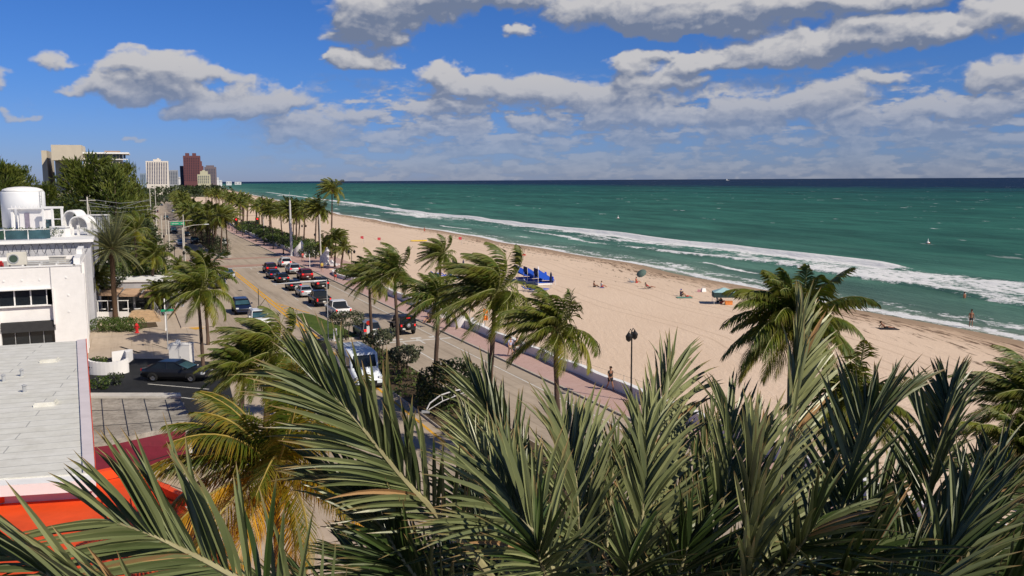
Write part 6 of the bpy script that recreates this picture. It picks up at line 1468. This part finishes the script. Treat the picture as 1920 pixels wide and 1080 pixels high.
# ------------------------------------------------------------------ things on the beach
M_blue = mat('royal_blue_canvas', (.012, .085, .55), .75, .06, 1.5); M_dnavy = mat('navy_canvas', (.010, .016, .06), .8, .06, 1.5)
M_towel = cloth('towel', (.12, .13, .25))
def cabana(label, p, rz, sc=1.0, flap=True):
    o = thing('cabana', label, 'cabana', p, rz, 'blue beach cabanas', sc)
    n = 8; w = .85; arc = [(1.15-1.9*sin(a)*.0-cos(a)*1.15, 1.75*sin(a)**.8 if a > 0 else 0) for a in [pi*.5*k/n for k in range(n+1)]]
    # hood: quarter round shell, open to the left front
    pr = [(-1.0+1.9*(1-cos(pi*.5*k/n)), .55+1.25*sin(pi*.5*(1-k/n)) if True else 0) for k in range(n+1)]
    g = MB(); rs = []
    for y, z in pr: rs.append([(w, y, z), (-w, y, z), (-w, y, z-.03), (w, y, z-.03)])
    g.rings(rs); g.build('hood', M_blue, o)
    for s in (-1, 1):
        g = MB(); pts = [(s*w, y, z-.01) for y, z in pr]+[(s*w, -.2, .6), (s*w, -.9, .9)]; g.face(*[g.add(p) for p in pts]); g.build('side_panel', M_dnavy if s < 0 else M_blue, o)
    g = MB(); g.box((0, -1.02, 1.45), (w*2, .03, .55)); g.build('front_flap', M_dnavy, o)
    for s in (-1, 1):
        g = MB(); g.tube([(s*w, -1.0, 0), (s*w, -1.0, 1.8)], .025, 4); g.tube([(s*w, .9, 0), (s*w, .9, .6)], .025, 4); g.build('pole', M_wtrim, o)
    g = MB(); g.box((0, -.1, .32), (1.2, 1.7, .08)); g.box((0, .75, .6), (1.2, .08, .6)); g.build('lounge_cushion', M_blue, o)
    g = MB(); g.box((0, -.1, .16), (1.1, 1.6, .22)); g.build('lounge_base', M_wtrim, o)
    if flap: g = MB(); g.box((-w-.05, .3, .85), (.04, .5, .9), 0, .4); g.build('side_flap', M_blue, o)
    return o
for i, (x, y, lb) in enumerate([(984, 526, 'blue cabana, left one of the three in a row'), (1002, 530, 'blue cabana in the middle of the row, with a pale side flap'), (1022, 534, 'blue cabana, right one of the row, with its rounded hood in profile')]):
    p = at(x, y); cabana(lb, (p.x, p.y, 0), TH-1.75, 1.38)
c = at(1009, 531); o = thing('folded_umbrella', 'closed white umbrella between the blue cabanas', 'umbrella', (c.x, c.y-.8, 0)); g = MB(); g.lathe([(.02, 2.7), (.10, 2.3), (.20, 1.0), (.06, .95)], 8); g.build('canopy', M_wtrim, o); g = MB(); g.tube([(0, 0, 0), (0, 0, 1.1)], .03); g.build('pole', M_wtrim, o)
for i, (x, y, lb) in enumerate([(850, 508, 'closed navy parasol standing left of the big median palm'), (833, 509, 'closed navy parasol beside two people'), (1033, 542, 'closed dark parasol in front of the right blue cabana'), (869, 515, 'closed navy parasol nearest the big palm crown')]):
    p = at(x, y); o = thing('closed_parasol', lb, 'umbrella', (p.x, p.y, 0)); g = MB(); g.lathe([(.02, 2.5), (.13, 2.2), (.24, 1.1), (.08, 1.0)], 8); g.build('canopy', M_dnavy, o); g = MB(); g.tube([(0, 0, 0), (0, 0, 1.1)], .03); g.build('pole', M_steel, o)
def lounger(label, p, rz, m, group=None):
    o = thing('sun_lounger', label, 'sun lounger', p, rz, group); g = MB(); g.box((0, .2, .30), (.6, 1.3, .07)); g.build('seat', m, o)
    g = MB(); g.rings([[(-.3, -.45, .28), (.3, -.45, .28), (.3, -.45, .34), (-.3, -.45, .34)], [(-.3, -.95, .66), (.3, -.95, .66), (.3, -.93, .73), (-.3, -.93, .73)]]); g.build('backrest', m, o)
    for x, y in ((-.26, -.4), (.26, -.4), (-.26, .75), (.26, .75)): g = MB(); g.tube([(x, y, 0), (x, y, .28)], .025, 4); g.build('leg', M_wtrim, o)
    return o
for i, (x, y) in enumerate([(818, 516), (826, 520), (838, 519), (846, 522), (858, 524), (990, 545), (1000, 547), (1010, 548), (1018, 546)]):
    lounger('empty blue sun lounger on the sand by the parasols' if i < 5 else 'empty blue sun lounger in front of the cabanas', at(x, y), TH-1.6, M_blue, 'blue loungers by the parasols' if i < 5 else 'blue loungers before the cabanas')
lounger('pale lounger carrying a person at the right edge of the sand', at(1906, 691), -1.45, M_wtrim)
def low_chair(label, p, rz, m):
    o = thing('beach_chair', label, 'beach chair', p, rz); g = MB(); g.box((0, 0, .2), (.55, .5, .04)); g.build('seat', m, o); g = MB(); g.rings([[(-.27, -.25, .2), (.27, -.25, .2), (.27, -.22, .2), (-.27, -.22, .2)], [(-.27, -.6, .72), (.27, -.6, .72), (.27, -.57, .72), (-.27, -.57, .72)]]); g.build('backrest', m, o)
    for s in (-1, 1): g = MB(); g.tube([(s*.29, -.35, .02), (s*.29, .25, .02), (s*.29, .2, .38), (s*.29, -.4, .4)], .015, 4); g.build('frame', M_steel, o)
low_chair('low dark chair under the sunbather right of the green umbrella', at(1217, 542), -1.45, M_black)
low_chair('pale blue beach chair left of the green umbrella', at(1186, 531), -1.5, mat('pale_blue_canvas', (.25, .40, .50), .8))
c = at(1201, 530); o = thing('beach_umbrella', 'tilted grey-green beach umbrella with a pole in the sand', 'umbrella', c, 0, None, .8)
g = MB(); n = 12; D = Vector((-.45, -.55, .70)).normalized(); a_ = D.cross(Vector((0, 0, 1))).normalized(); b_ = D.cross(a_)
top_ = Vector((.2, .3, 1.75)); g.rings([[top_+D*hh+(a_*cos(2*pi*k/n)+b_*sin(2*pi*k/n))*r for k in range(n)] for r, hh in ((1.0, 0), (.75, .22), (.4, .35), (.03, .42))]); g.build('canopy', mat('grey_green_canvas', (.10, .15, .13), .8, .1, 3.0), o)
g = MB(); g.tube([(.35, .45, 0), top_+D*.3], .02, 4); g.build('pole', M_wtrim, o)
for (x, y, m, lb) in [(1120, 540, M_towel, 'dark blue towel under the pair of sunbathers near the cabanas'), (1283, 558, cloth('green', (.12, .25, .2)), 'green towel under the sunbather in a blue cap'), (1664, 617, cb_, 'dark towel under the lone sunbather')]:
    p = at(x, y); g = MB(); g.box((0, 0, .03), (2.0, 1.3, .05)); g.box((.8, .5, .08), (.3, .2, .08)); tag(g.build('towel', m, loc=p), lb, 'towel')
c = at(1319, 547); o = thing('beach_bag', 'heap of white and pink bags on the sand left of the teal canopy', 'bag', c); g = MB(); g.box((0, 0, .25), (.7, .4, .5), .3, .7); g.build('bag', M_wtrim, o); g = MB(); g.box((-.6, 0, .15), (.5, .35, .3), -.3, .8); g.build('bag', mat('pink_cloth', (.6, .3, .33), .8), o)
g = MB(); g.tube([(-.2, 0, .45), (-.1, 0, .75), (.2, 0, .75), (.25, 0, .45)], .02, 4); g.build('handle', M_steel, o)
c = at(1357, 569); o = thing('beach_canopy', 'teal and white beach canopy on four poles left of the large palm', 'canopy', c, -.1, None, .85)
g = MB(); g.rings([[(-1.6, -1.2, 1.75), (1.6, -1.2, 1.75), (1.6, 1.2, 1.75), (-1.6, 1.2, 1.75)], [(-.1, -.1, 2.35), (.1, -.1, 2.35), (.1, .1, 2.35), (-.1, .1, 2.35)]]); g.build('roof', mat('pale_teal_canvas', (.32, .50, .52), .8, .05, 2.0), o)
g = MB(); g.box((0, -1.21, 1.38), (3.2, .03, .75)); g.box((-1.61, 0, 1.38), (.03, 2.4, .75)); g.build('valance', mat('dark_teal_canvas', (.03, .06, .06), .8), o)
for x, y in ((-1.55, -1.15), (1.55, -1.15), (1.55, 1.15), (-1.55, 1.15)): g = MB(); g.tube([(x, y, 0), (x, y, 1.75)], .025, 4); g.build('pole', M_wtrim, o)
c = at(1366, 571); g = MB(); g.box((0, 0, .2), (.9, .5, .4), 0, .95); g.box((0, 0, .43), (.95, .55, .05)); tag(g.build('cooler_box', mat('orange_cooler', (.75, .25, .06), .6), loc=c), 'orange cooler box beneath the teal canopy', 'cooler')
c = at(785, 453); o = thing('rescue_boat', 'yellow rescue board boat lying on the sand before the waterline', 'boat', c, .25, None, .75)
g = MB(); rs = []
for k in range(11):
    u = k/10; x = -2.8+5.6*u; w = .42*sin(pi*min(.97, max(.03, u)))**.5; rs.append([(x, -w, .35), (x, -w*.8, .10+.2*abs(u-.5)**2), (x, w*.8, .10+.2*abs(u-.5)**2), (x, w, .35), (x, w*.6, .5), (x, -w*.6, .5)])
g.rings(rs); g.build('hull', mat('yellow_hull', (.75, .52, .04), .5), o, smooth=True); g = MB(); g.box((.4, 0, .52), (.5, .3, .06)); g.box((1.4, 0, .52), (.15, .6, .05)); g.build('seat', mat('red_paint', (.45, .03, .03), .5), o)
def flag(label, p, h, m, cat='flag'):
    o = thing('marker_flag', label, cat, p); g = MB(); g.tube([(0, 0, 0), (0, 0, h)], .03, 4); g.build('pole', M_steel, o); g = MB(); g.rings([[(0, -.02, h-.7), (0, .02, h-.7), (0, .02, h), (0, -.02, h)], [(-.8, .18, h-.6), (-.8, .22, h-.6), (-.8, .22, h-.05), (-.8, .18, h-.05)]]); g.build('flag', m, o)
mp_ = mat('pink_red_flag', (.75, .10, .12), .7)
for x, y, lb in ((682, 457, 'red flag on a low pole, left one on the sand beyond the tall slim palm'), (714, 460, 'red flag on a low pole, middle one on the open sand'), (866, 459, 'red flag on a low pole nearest the waterline')): flag(lb, at(x, y), 1.9, mp_)
for i, (x, y, lb) in enumerate([(1159, 409, 'small white buoy far out on the green water'), (1740, 456, 'small white buoy beyond the breakers at the right')]):
    p = at(x, y, WL); o = thing('buoy', lb, 'buoy', p, 0, None, .55); g = MB(); g.lathe([(.1, -.5), (.75, -.2), (.8, .3), (.5, .6), (.12, .8), (.1, 1.9), (.02, 2.0)], 12); g.build('float', M_wtrim, o, smooth=True); g = MB(); g.lathe([(.82, 0), (.85, .1), (.82, .2)], 12); g.build('band', M_orange, o)
c = at(980, 479); g = MB(); g.box((0, 0, .12), (1.4, .5, .2), .2, .8); g.box((.4, 0, .27), (.3, .3, .12)); tag(g.build('beach_bag', mat('red_paint', (.45, .03, .03), .5), loc=c), 'small dark red bundle on the sand above the blue cabanas', 'bag')
p = atY(1364, 336.5, 9000); o = thing('ship', 'tiny pale ship on the horizon', 'ship', (p.x, 9000, WL), 0, None, .5); g = MB(); g.prism([(-30, -6), (30, -6), (36, 0), (30, 6), (-30, 6)], 0, 8); g.build('hull', M_conc, o); g = MB(); g.box((-12, 0, 16), (20, 8, 16)); g.build('bridge', M_wtrim, o)

# ------------------------------------------------------------------ promenade walls, lamps, poles, signals
def lowwall(name, pts, h, th, label, m=M_wwall):
    g = MB(); n = len(pts); L_ = []; R_2 = []
    for i, p in enumerate(pts):
        d = (pts[min(i+1, n-1)]-pts[max(0, i-1)]).normalized(); q = Vector((-d.y, d.x, 0))*th/2; L_.append(p+q); R_2.append(p-q)
    g.rings([[(a.x, a.y, 0), (b.x, b.y, 0), (b.x, b.y, h), (a.x, a.y, h)] for a, b in zip(L_, R_2)]); o = g.build('wall', m)
    r = thing(name, label, 'wall', (0, 0, 0)); o.parent = r
    g = MB(); g.rings([[(a.x, a.y, h), (b.x, b.y, h), (b.x, b.y, h+.07), (a.x, a.y, h+.07)] for a, b in zip([p*1.0 for p in L_], R_2)]); g.build('coping', M_wtrim, r); return r
lowwall('beach_wall', [W(s, 3.05+.12*sin(s*.9)) for s in [-60+1.5*i for i in range(60)]], .82, .42, 'low white wave wall between the near promenade and the sand')
lowwall('beach_wall', [W(s, 3.05+.12*sin(s*.9)) for s in [36+1.5*i for i in range(24)]], .82, .42, 'low white wave wall beside the median palms, up to the curved planter')
lowwall('beach_wall', [W(s, 3.7+.1*sin(s*.5)) for s in [121+4*i for i in range(60)]], .8, .4, 'low white wave wall along the far promenade')
# curved planter wall bulging onto the promenade
lowwall('planter_wall', [W(75+7.0*(1-cos(a)), 3.2-1.7*sin(a)**.8 if 0 < a < pi else 3.2) for a in [pi*k/16 for k in range(17)]], .6, .28, 'curved white planter wall bulging onto the promenade')
# white entrance panel and pillar near the jeep
c = at(832, 596, PZ); o = thing('entrance_wall', 'plain white rectangular wall panel at the beach entrance right of a median palm trunk', 'wall', (c.x, c.y, 0), .25)
g = MB(); g.box((0, 0, .95), (1.9, .3, 1.9)); g.build('panel', M_wwall, o); g = MB(); g.box((0, 0, 1.93), (1.98, .36, .07)); g.build('coping', M_wtrim, o)
def scrollwall(label, x, y, w, h, sp=1.0):
    c = at(x, y, PZ); o = thing('wave_wall_gateway', label, 'wall', (c.x, c.y, 0), TH-.4)
    g = MB()
    n = 40; L_ = []; R_2 = []
    for k in range(n+1):
        u = k/n; a = .2+u*4.6; r = w*(1-.62*u); L_.append((r*cos(a), r*sin(a)*.8, .28+h*(u**2.2))); R_2.append(((r-.30)*cos(a), (r-.30)*sin(a)*.8, 0))
    g.rings([[(a[0], a[1], 0), (b[0], b[1], 0), (b[0], b[1], a[2]), (a[0], a[1], a[2])] for a, b in zip(L_, R_2)]); g.build('spiral_wall', M_wwall, o)
    g = MB(); g.lathe([(.42, 0), (.42, .25), (.34, .3), (.30, h*.8), (.38, h*.85), (.40, h*.95), (.22, h+.05), (.20, h+.3), (.05, h+.42)], 14); g.build('column', M_wwall, o, smooth=False)
    g = MB(); 
    for k in range(4): g.box((.9+.3*k, -.7, .55-.14*k), (.3, 1.2, 1.1-.28*k))
    g.build('step', M_wtrim, o)
scrollwall('white spiral wave-wall gateway right of the tall concrete pole', 566, 480, 2.6, 2.9)
scrollwall('white spiral wave-wall gateway with grey arch, left of the palm clump', 614, 497, 2.3, 3.0)
scrollwall('low white scroll wall curling beside the jeep promenade', 870, 612, 2.3, 1.3)
c = at(589, 477, PZ); o = thing('bollard_wall', 'short white wall blocks between the two white gateways', 'wall', (c.x, c.y, 0), TH)
for k in range(3): g = MB(); g.box((.9*k-1, 0, .45), (.5, .5, .9+.2*(k % 2)), 0, .85); g.build('block', M_wwall, o)

def lamp(label, p, h=4.2, double=True, rz=0.0, group='black lantern posts of the promenade'):
    o = thing('street_lamp', label, 'street lamp', p, rz, group)
    g = MB(); g.lathe([(.20, 0), (.20, .12), (.12, .3), (.09, .8), (.06, 1.0), (.05, h-.2), (.08, h-.12), (.03, h+.1)], 10); g.build('post', M_black, o)
    xs = (-.48, .48) if double else (0,)
    if double: g = MB(); g.tube([(-.48, 0, h+.02), (-.2, 0, h+.22), (0, 0, h+.02), (.2, 0, h+.22), (.48, 0, h+.02)], .025, 5); g.build('bracket', M_black, o)
    for x in xs:
        zz = h-.62 if double else h+.05
        g = MB(); g.lathe([(.06, zz), (.19, zz+.12), (.24, zz+.40), (.20, zz+.44), (.06, zz+.62), (.03, zz+.70)], 8, (x, 0, 0)); l = g.build('lantern', M_black, o); g = MB(); g.lathe([(.165, zz+.13), (.215, zz+.37)], 8, (x, 0, .0)); g.build('lantern_glass', M_glass_b, l)
    return o
def lamp_top(x, ytop, t_, **k):
    s = solve_s(x, t_); p = W(s, t_, PZ); return p
for i, (x, by, h, dbl, lb) in enumerate([(592, 485, 4.4, False, 'black lantern post at the plaza between the two white gateways'), (660, 508, 3.6, True, 'black double lantern post left of the median palms behind the planter hedge'), (571, 455, 4.5, True, 'black double lantern post on the sand side near the far hedge')]):
    lamp(lb, at(x, by, PZ), h, dbl, TH)
s = solve_s(1182, 2.3); p = W(s, 2.3, PZ)
lamp('black double lantern post rising above the date fronds near the middle', p, max(3, zat(p, 622)-PZ), True, 1.0)
for i in range(9):
    p = W(132+i*14, 1.2, PZ); lamp('black lantern post on the far promenade', p, 4.0, False, TH, 'far promenade lantern posts')
for i, (x, by, lb) in enumerate([(329, 508, 'black lantern post on the left footway near the street sign pole'), (347, 520, 'second black lantern post on the left footway, closer to the green palm'), (309, 478, 'black lantern post on the left footway behind the tall poles')]): lamp(lb, at(x, by, .12), 3.6, False, TH)

def pole(label, x, ytop, ybot, r0=.14, r1=.08, m=M_conc, name='utility_pole', cat='pole', parts=None, group=None, H=None):
    p = at(x, ybot); h = H or (zat(p, ytop)); o = thing(name, label, cat, p, TH, group)
    g = MB(); g.tube([(0, 0, 0), (0, 0, h)], [r0, r1], 10); g.lathe([(r0*1.6, 0), (r0*1.5, .15), (r0, .25)], 10); g.build('shaft', m, o)
    if parts: parts(o, h)
    return o
M_polep = mat('weathered_concrete_pole', (.50, .47, .42), .85, .08, 2.0)
def arm(L_, z, r=.06, up=.3, m=M_steel, head=True, dr=-1):
    def f(o, h):
        g = MB(); g.tube([(0, 0, h+z), (dr*L_*.5, 0, h+z+up*.8), (dr*L_, 0, h+z+up)], [r, r*.8, r*.55], 6); g.build('arm', m, o)
        if head: g = MB(); g.box((dr*(L_+.35), 0, h+z+up), (.8, .3, .12), 0, .8); g.build('luminaire', M_steel, o)
    return f
pole('tall grey concrete pole standing at the white gateway', 547, 375, 481, .30, .17, mat('grey_concrete_pole', (.50, .50, .51), .8, .06, .8), parts=lambda o, h: [g := MB(), g.box((.25, 0, h*.42), (.25, .3, .5)), g.build('junction_box', M_steel, o), g2 := MB(), g2.tube([(0, 0, h), (0, 0, h+1.6)], .03, 4), g2.build('lightning_rod', M_steel, o)])
pole('slim cream pole beside the palm clump on the plaza', 602, 402, 497, .15, .10, M_polep)
pole('thin white post on the plaza left of the yellow shirt', 581, 470, 502, .05, .05, M_wtrim, name='sign_post', cat='post', parts=lambda o, h: [g := MB(), g.box((0, -.05, h-.3), (.35, .04, .5)), g.build('sign_plate', M_black, o)])
pole('cream post at the hedge right of the red signals', 495, 403, 444, .12, .1, M_polep)
pole('short cream post near the far hedge tip', 513, 443, 457, .07, .07, M_polep)
for i, (x, yt, yb, lb) in enumerate([(285, 351, 436, 'tallest pale utility pole at the left of the avenue'), (281, 388, 470, 'pale utility pole just left of the tallest one'), (294, 345, 420, 'thin pale pole between the white tower and the avenue'), (305, 404, 462, 'pale pole left of the green street sign'), (297, 410, 490, 'short pale pole among the left palms'), (312, 398, 440, 'thin far pole above the dark cars')]):
    pole(lb, x, yt, yb, .17, .11, M_polep, H=None, group='pale poles along the left footway')
def signarm(o, h):
    z = h*.97; g = MB(); g.tube([(0, 0, z), (4.6, 0, z+.25)], [.07, .045], 6); g.build('arm', M_polep, o)
    b = MB(); b.box((1.75, -.1, z-.35), (2.7, .05, .62)); sg = b.build('name_sign', mat('sign_green', (.015, .26, .13), .5, .03, 2.0), o)
    b = MB()
    for k, (x, w_, hh) in enumerate([(.75, .16, .26), (1.0, .16, .22), (1.22, .14, .22), (1.42, .12, .30), (1.62, .16, .22), (1.84, .14, .22), (2.45, .14, .28), (2.66, .12, .22)]): b.box((x, -.135, z-.37), (w_, .01, hh*.55))
    b.build('lettering', M_plate, sg)
pole('pale pole carrying the green street name sign on its arm', 319, 414, 486, .15, .11, M_polep, name='street_sign_pole', cat='sign pole', parts=signarm)
pole('pale pole with a long street light arm above the far cars', 346, 427, 512, .14, .09, M_polep, name='street_light', cat='street light', parts=arm(3.6, -.05, .06, .55, M_polep, True, 1))
pole('thin dark sign pole with a bracket beside the yellow line', 486, 541, 592, .05, .04, M_plastic, name='sign_pole', cat='sign pole', parts=lambda o, h: [g := MB(), g.tube([(0, 0, 1.0), (.8, 0, 2.0)], .03, 4), g.tube([(.8, 0, 2.0), (1.5, 0, .3)], .012, 4), g.build('bracket', M_plastic, o), b := MB(), b.box((0, 0, .9), (.3, .2, .4)), b.build('control_box', M_black, o)])
def namesign(o, h):
    b = MB(); b.box((.1, -.03, h-.15), (1.1, .03, .22)); b.box((-.1, .05, h-.42), (.03, 1.0, .22)); sg = b.build('name_sign', mat('sign_green', (.015, .26, .13), .5), o)
pole('thin post with two small green street name blades', 315, 579, 655, .045, .045, M_steel, name='street_sign_pole', cat='sign pole', parts=namesign)
pole('white post left of the small green street name blades', 311, 560, 620, .06, .06, M_wtrim, name='sign_post', cat='post')
p = at(629, 642, .1); o = thing('delineator', 'white upright marker board at the corner of the grass median', 'sign', p, 0); g = MB(); g.box((0, 0, .75), (.34, .06, 1.25)); g.build('board', M_wtrim, o); g = MB(); g.box((0, -.035, .8), (.10, .01, 1.0)); g.box((0, .04, .1), (.08, .06, .4)); g.build('stripe', mat('pale_orange', (.6, .4, .25), .7), o)
p = at(692, 645, .1); o = thing('median_sign', 'red, white and yellow warning sign on the median beside the first palm', 'sign', p, 0)
g = MB(); g.tube([(0, 0, 0), (0, 0, 2.2)], .04, 5); g.build('post', M_steel, o); g = MB(); g.rings([[(.22*cos(k*pi/4+pi/8), y, 2.05+.22*sin(k*pi/4+pi/8)) for k in range(8)] for y in (-.05, -.03)]); g.build('red_sign', mat('sign_red', (.55, .03, .02), .5), o); g = MB(); g.box((0, -.05, 1.35), (.36, .03, .75)); g.build('keep_right_sign', M_wtrim, o); g = MB(); g.box((0, -.04, 1.0), (.46, .02, .25)); g.box((0, -.045, .55), (.40, .02, .35)); g.build('yellow_sign', mat('sign_yellow', (.72, .48, .02), .5), o)
# signals over the junction
def signal(label, p, rz, back=True, cat='traffic signal'):
    o = thing('traffic_signal', label, cat, p, rz); g = MB(); g.box((0, 0, 0), (.60, .28, 1.3)); g.build('housing', M_black, o)
    g = MB(); g.box((0, .02, 0), (.74, .03, 1.42)); g.build('backplate', mat('signal_yellow', (.30, .19, .01), .6) if back else M_black, o)
    for k, (c, e) in enumerate((((.9, .02, .015), 2.5), ((.08, .05, .01), 0), ((.01, .06, .02), 0))):
        z = .37-.37*k; n = 10; g = MB(); g.rings([[(q*cos(2*pi*j/n), yy, z+q*sin(2*pi*j/n)) for j in range(n)] for q, yy in ((.15, -.141), (.13, -.18), (.02, -.19))], caps=True); g.build('lens', mat('lens_%d' % k, c, .3, .02, 3.0, emit=e), o)
        g = MB(); g.rings([[(.17*cos(pi*j/8), yy, z+.17*sin(pi*j/8)) for j in range(9)] for yy in (-.14, -.34)], closed=False, caps=False); g.build('visor', M_black, o)
    return o
Ys = W(118, -6).y
p1 = atY(443, 415, Ys); p2 = atY(482.5, 414, Ys-2)
signal('hanging red traffic signal with yellow backplate, left of the pair', p1, TH); signal('hanging red traffic signal nearer the hedge, right of the pair', p2, TH)
o = thing('signal_span_wire', 'cable span carrying the two red traffic signals between posts', 'cable', (0, 0, 0))
a = Vector((p1.x-9, p1.y-3.5, p1.z+1.5)); b2 = at(495, 446); b2 = Vector((b2.x, b2.y, p2.z+1.6))
g = MB(); g.tube([a, p1+Vector((0, 0, 1.0)), p2+Vector((0, 0, 1.0)), b2], .02, 4); g.build('cable', M_black, o); g = MB()
for p in (p1, p2): g.tube([p+Vector((0, 0, .5)), p+Vector((0, 0, 1.0))], .03, 4)
g.build('hanger', M_black, o); g = MB(); g.tube([(a.x, a.y, 0), a], [.12, .09], 8); g.build('post', M_polep, o)
# mast arm over the queue
c0_ = at(616, 641); q1 = atY(589, 527.5, c0_.y); q0 = atY(513, 533, c0_.y+1)
o = thing('street_light', 'slim light post on the grass median tip whose pale arm crosses before the queued cars', 'street light', (0, 0, 0)); base = c0_
top_ = Vector((base.x, base.y, q1.z+.1)); g = MB(); g.tube([(base.x, base.y, 0), top_+Vector((0, 0, .1))], [.05, .04], 8); g.build('post', M_steel, o); g = MB(); g.tube([top_, q1, q0], [.04, .10, .04], 8); g.build('arm', M_wtrim, o)
# black signal head on its pole, near the van
p = at(598, 718); o = thing('signal_pole', 'black cylindrical signal head on a pole above the van', 'traffic signal', p, 0)
zt_ = zat(p, 636); zb_ = zat(p, 690); r_ = .38
g = MB(); g.lathe([(r_*.9, zb_), (r_, zb_+.05), (r_, zt_-.05), (r_*.9, zt_)], 14, (.3, 0, 0)); g.build('housing', M_black, o, smooth=False); g = MB(); g.lathe([(.1, zb_-.9), (r_*.8, zb_-.03)], 10, (.3, 0, 0)); g.build('shroud', M_black, o); g = MB(); g.tube([(.3, 0, 0), (.3, 0, zb_)], .1, 8); g.tube([(.3, 0, zb_-.4), (-.8, 0, zb_-.9)], .03, 4); g.build('pole', M_black, o)
# curved street light arms over the median at the front
s = solve_s(905, -9.4); p = W(s, -9.4, .14); o = thing('street_light', 'curved white truss street light arm in front of the dense dark bush', 'street light', (p.x, p.y, p.z), 0)
def rel(x, y, Y_=None): q = atY(x, y, Y_ or p.y); return q-p
zz = rel(884, 727).z
g = MB(); g.tube([(0, 0, 0), (0, 0, zz+.3)], [.12, .09], 8); g.build('post', M_steel, o)
g = MB(); g.tube([(0, 0, zz+.05), rel(884, 727), rel(850, 733), rel(826, 741), rel(806, 756), rel(800, 768)], .045, 6); g.tube([(0, 0, zz-.2), rel(868, 737), rel(830, 752), rel(804, 768)], .03, 5); g.tube([rel(850, 733), rel(852, 744)], .02, 4); g.tube([rel(828, 741), rel(830, 752)], .02, 4); g.build('arm', M_wtrim, o)
g = MB(); q = rel(798, 772); g.box(tuple(q), (.5, .25, .12)); g.build('luminaire', M_steel, o)
# wires at the left
o = thing('power_lines', 'thin power lines crossing before the casuarinas', 'cables', (0, 0, 0)); g = MB()
for k, (ya, yb, yc) in enumerate([(373, 381, 376), (386, 391, 385), (395, 398, 392), (379, 390, 372)]):
    A1 = atY(165, ya, 120); A2 = atY(225, yb, 135); A3 = atY(284, yc, 155); g.tube([A1, A2, A3], .025, 3)
g.build('cable', M_steel, o)
c = EL_(165, 118, 0); o = thing('utility_pole', 'thin pole with a cross arm carrying power lines behind the rooftop', 'pole', c); h = atY(165, 369, 118).z; g = MB(); g.tube([(0, 0, 0), (0, 0, h)], [.15, .09], 6); g.build('shaft', M_polep, o); g = MB(); g.tube([(-1, 0, h-.5), (1.1, 0, h-.5)], .05, 4); g.tube([(.6, 0, h-3.6), (0, 0, h-.4)], .03, 3); g.build('cross_arm', M_polep, o)
# hydrant
p = at(257, 624); o = thing('fire_hydrant', 'red fire hydrant at the right end of the clipped hedge', 'fire hydrant', p, 0, scale=1.35); mr = mat('hydrant_red', (.50, .02, .02), .5)
g = MB(); g.lathe([(.17, 0), (.17, .05), (.11, .08), (.11, .52), (.15, .54), (.14, .62), (.06, .72), (.03, .76)], 12); g.build('barrel', mr, o); 
for s in (-1, 1): g = MB(); g.tube([(s*.08, 0, .42), (s*.2, 0, .42)], .055, 8); g.build('outlet', mr, o)
# bench, blue sign, orange buoys
p = at(803, 604, PZ); o = thing('bench', 'dark bench on the promenade before the white wall', 'bench', p, TH+pi/2-.2)
g = MB(); g.box((0, 0, .42), (1.5, .45, .06)); g.build('seat', M_black, o); g = MB(); g.box((0, -.22, .68), (1.5, .05, .38)); g.build('backrest', M_black, o)
for s in (-1, 1): g = MB(); g.box((s*.6, 0, .2), (.06, .42, .4)); g.build('leg', M_black, o)
p = at(881, 622, PZ); h = zat(p, 548); o = thing('beach_sign', 'dark blue information sign on a thin post beside the tall broad palm', 'sign', p, .1); g = MB(); g.tube([(0, 0, 0), (0, 0, h)], .035, 5); g.build('post', M_steel, o); g = MB(); g.box((.28, -.04, h-.45), (.62, .03, .72)); g.build('panel', M_dnavy, o); g = MB(); g.box((.28, -.06, h-.83), (.62, .02, .1)); g.build('pale_band', mat('pale_glass', (.30, .36, .36), .15), o)
p = at(909, 618); o = thing('life_ring_post', 'post carrying two orange life floats behind the tall broad palm trunk', 'post', p, 0); mo = mat('float_orange', (.85, .22, .03), .6); h = zat(p, 577)
g = MB(); g.tube([(0, 0, 0), (0, 0, h)], .05, 5); g.build('post', M_steel, o)
for z in (h-.35, h-1.05): g = MB(); g.box((.1, -.1, z), (.5, .14, .5), 0, .85); g.lathe([(.05, -.05), (.12, 0), (.05, .05)], 6, (.1, -.2, z)); g.build('float', mo, o)
# small posts with rope on the sand beside the near promenade
o = thing('rope_fence', 'thin rope line on low stakes across the sand behind the near wall', 'rope fence', (0, 0, 0)); pts = [at(x, y) for x, y in ((930, 628), (1010, 660), (1090, 688), (1170, 715), (1250, 742))]
g = MB(); g.tube([q+Vector((0, 0, .45)) for q in pts], .012, 3); g.build('rope', M_conc, o)
for q in pts: g = MB(); g.tube([q, q+Vector((0, 0, .5))], .025, 4); g.build('stake', M_conc, o)
# cars and bench glimpses under the right-hand fronds
for i, (x, y) in enumerate([(1925, 960), (1905, 1010)]):
    lounger('white lounger seen between the date fronds at the right edge', at(x, y), TH, M_wtrim, 'white loungers at the right edge')
# extra street detail: manholes, bike racks
for i, (x, y) in enumerate([(573, 622), (450, 545), (395, 612), (500, 520)]):
    p = at(x, y); g = MB(); g.lathe([(.34, .009), (.34, .014), (.3, .016)], 16, (p.x, p.y, 0)); tag(g.build('manhole_cover', M_plastic), 'dark round manhole cover in the road surface', kind='structure')
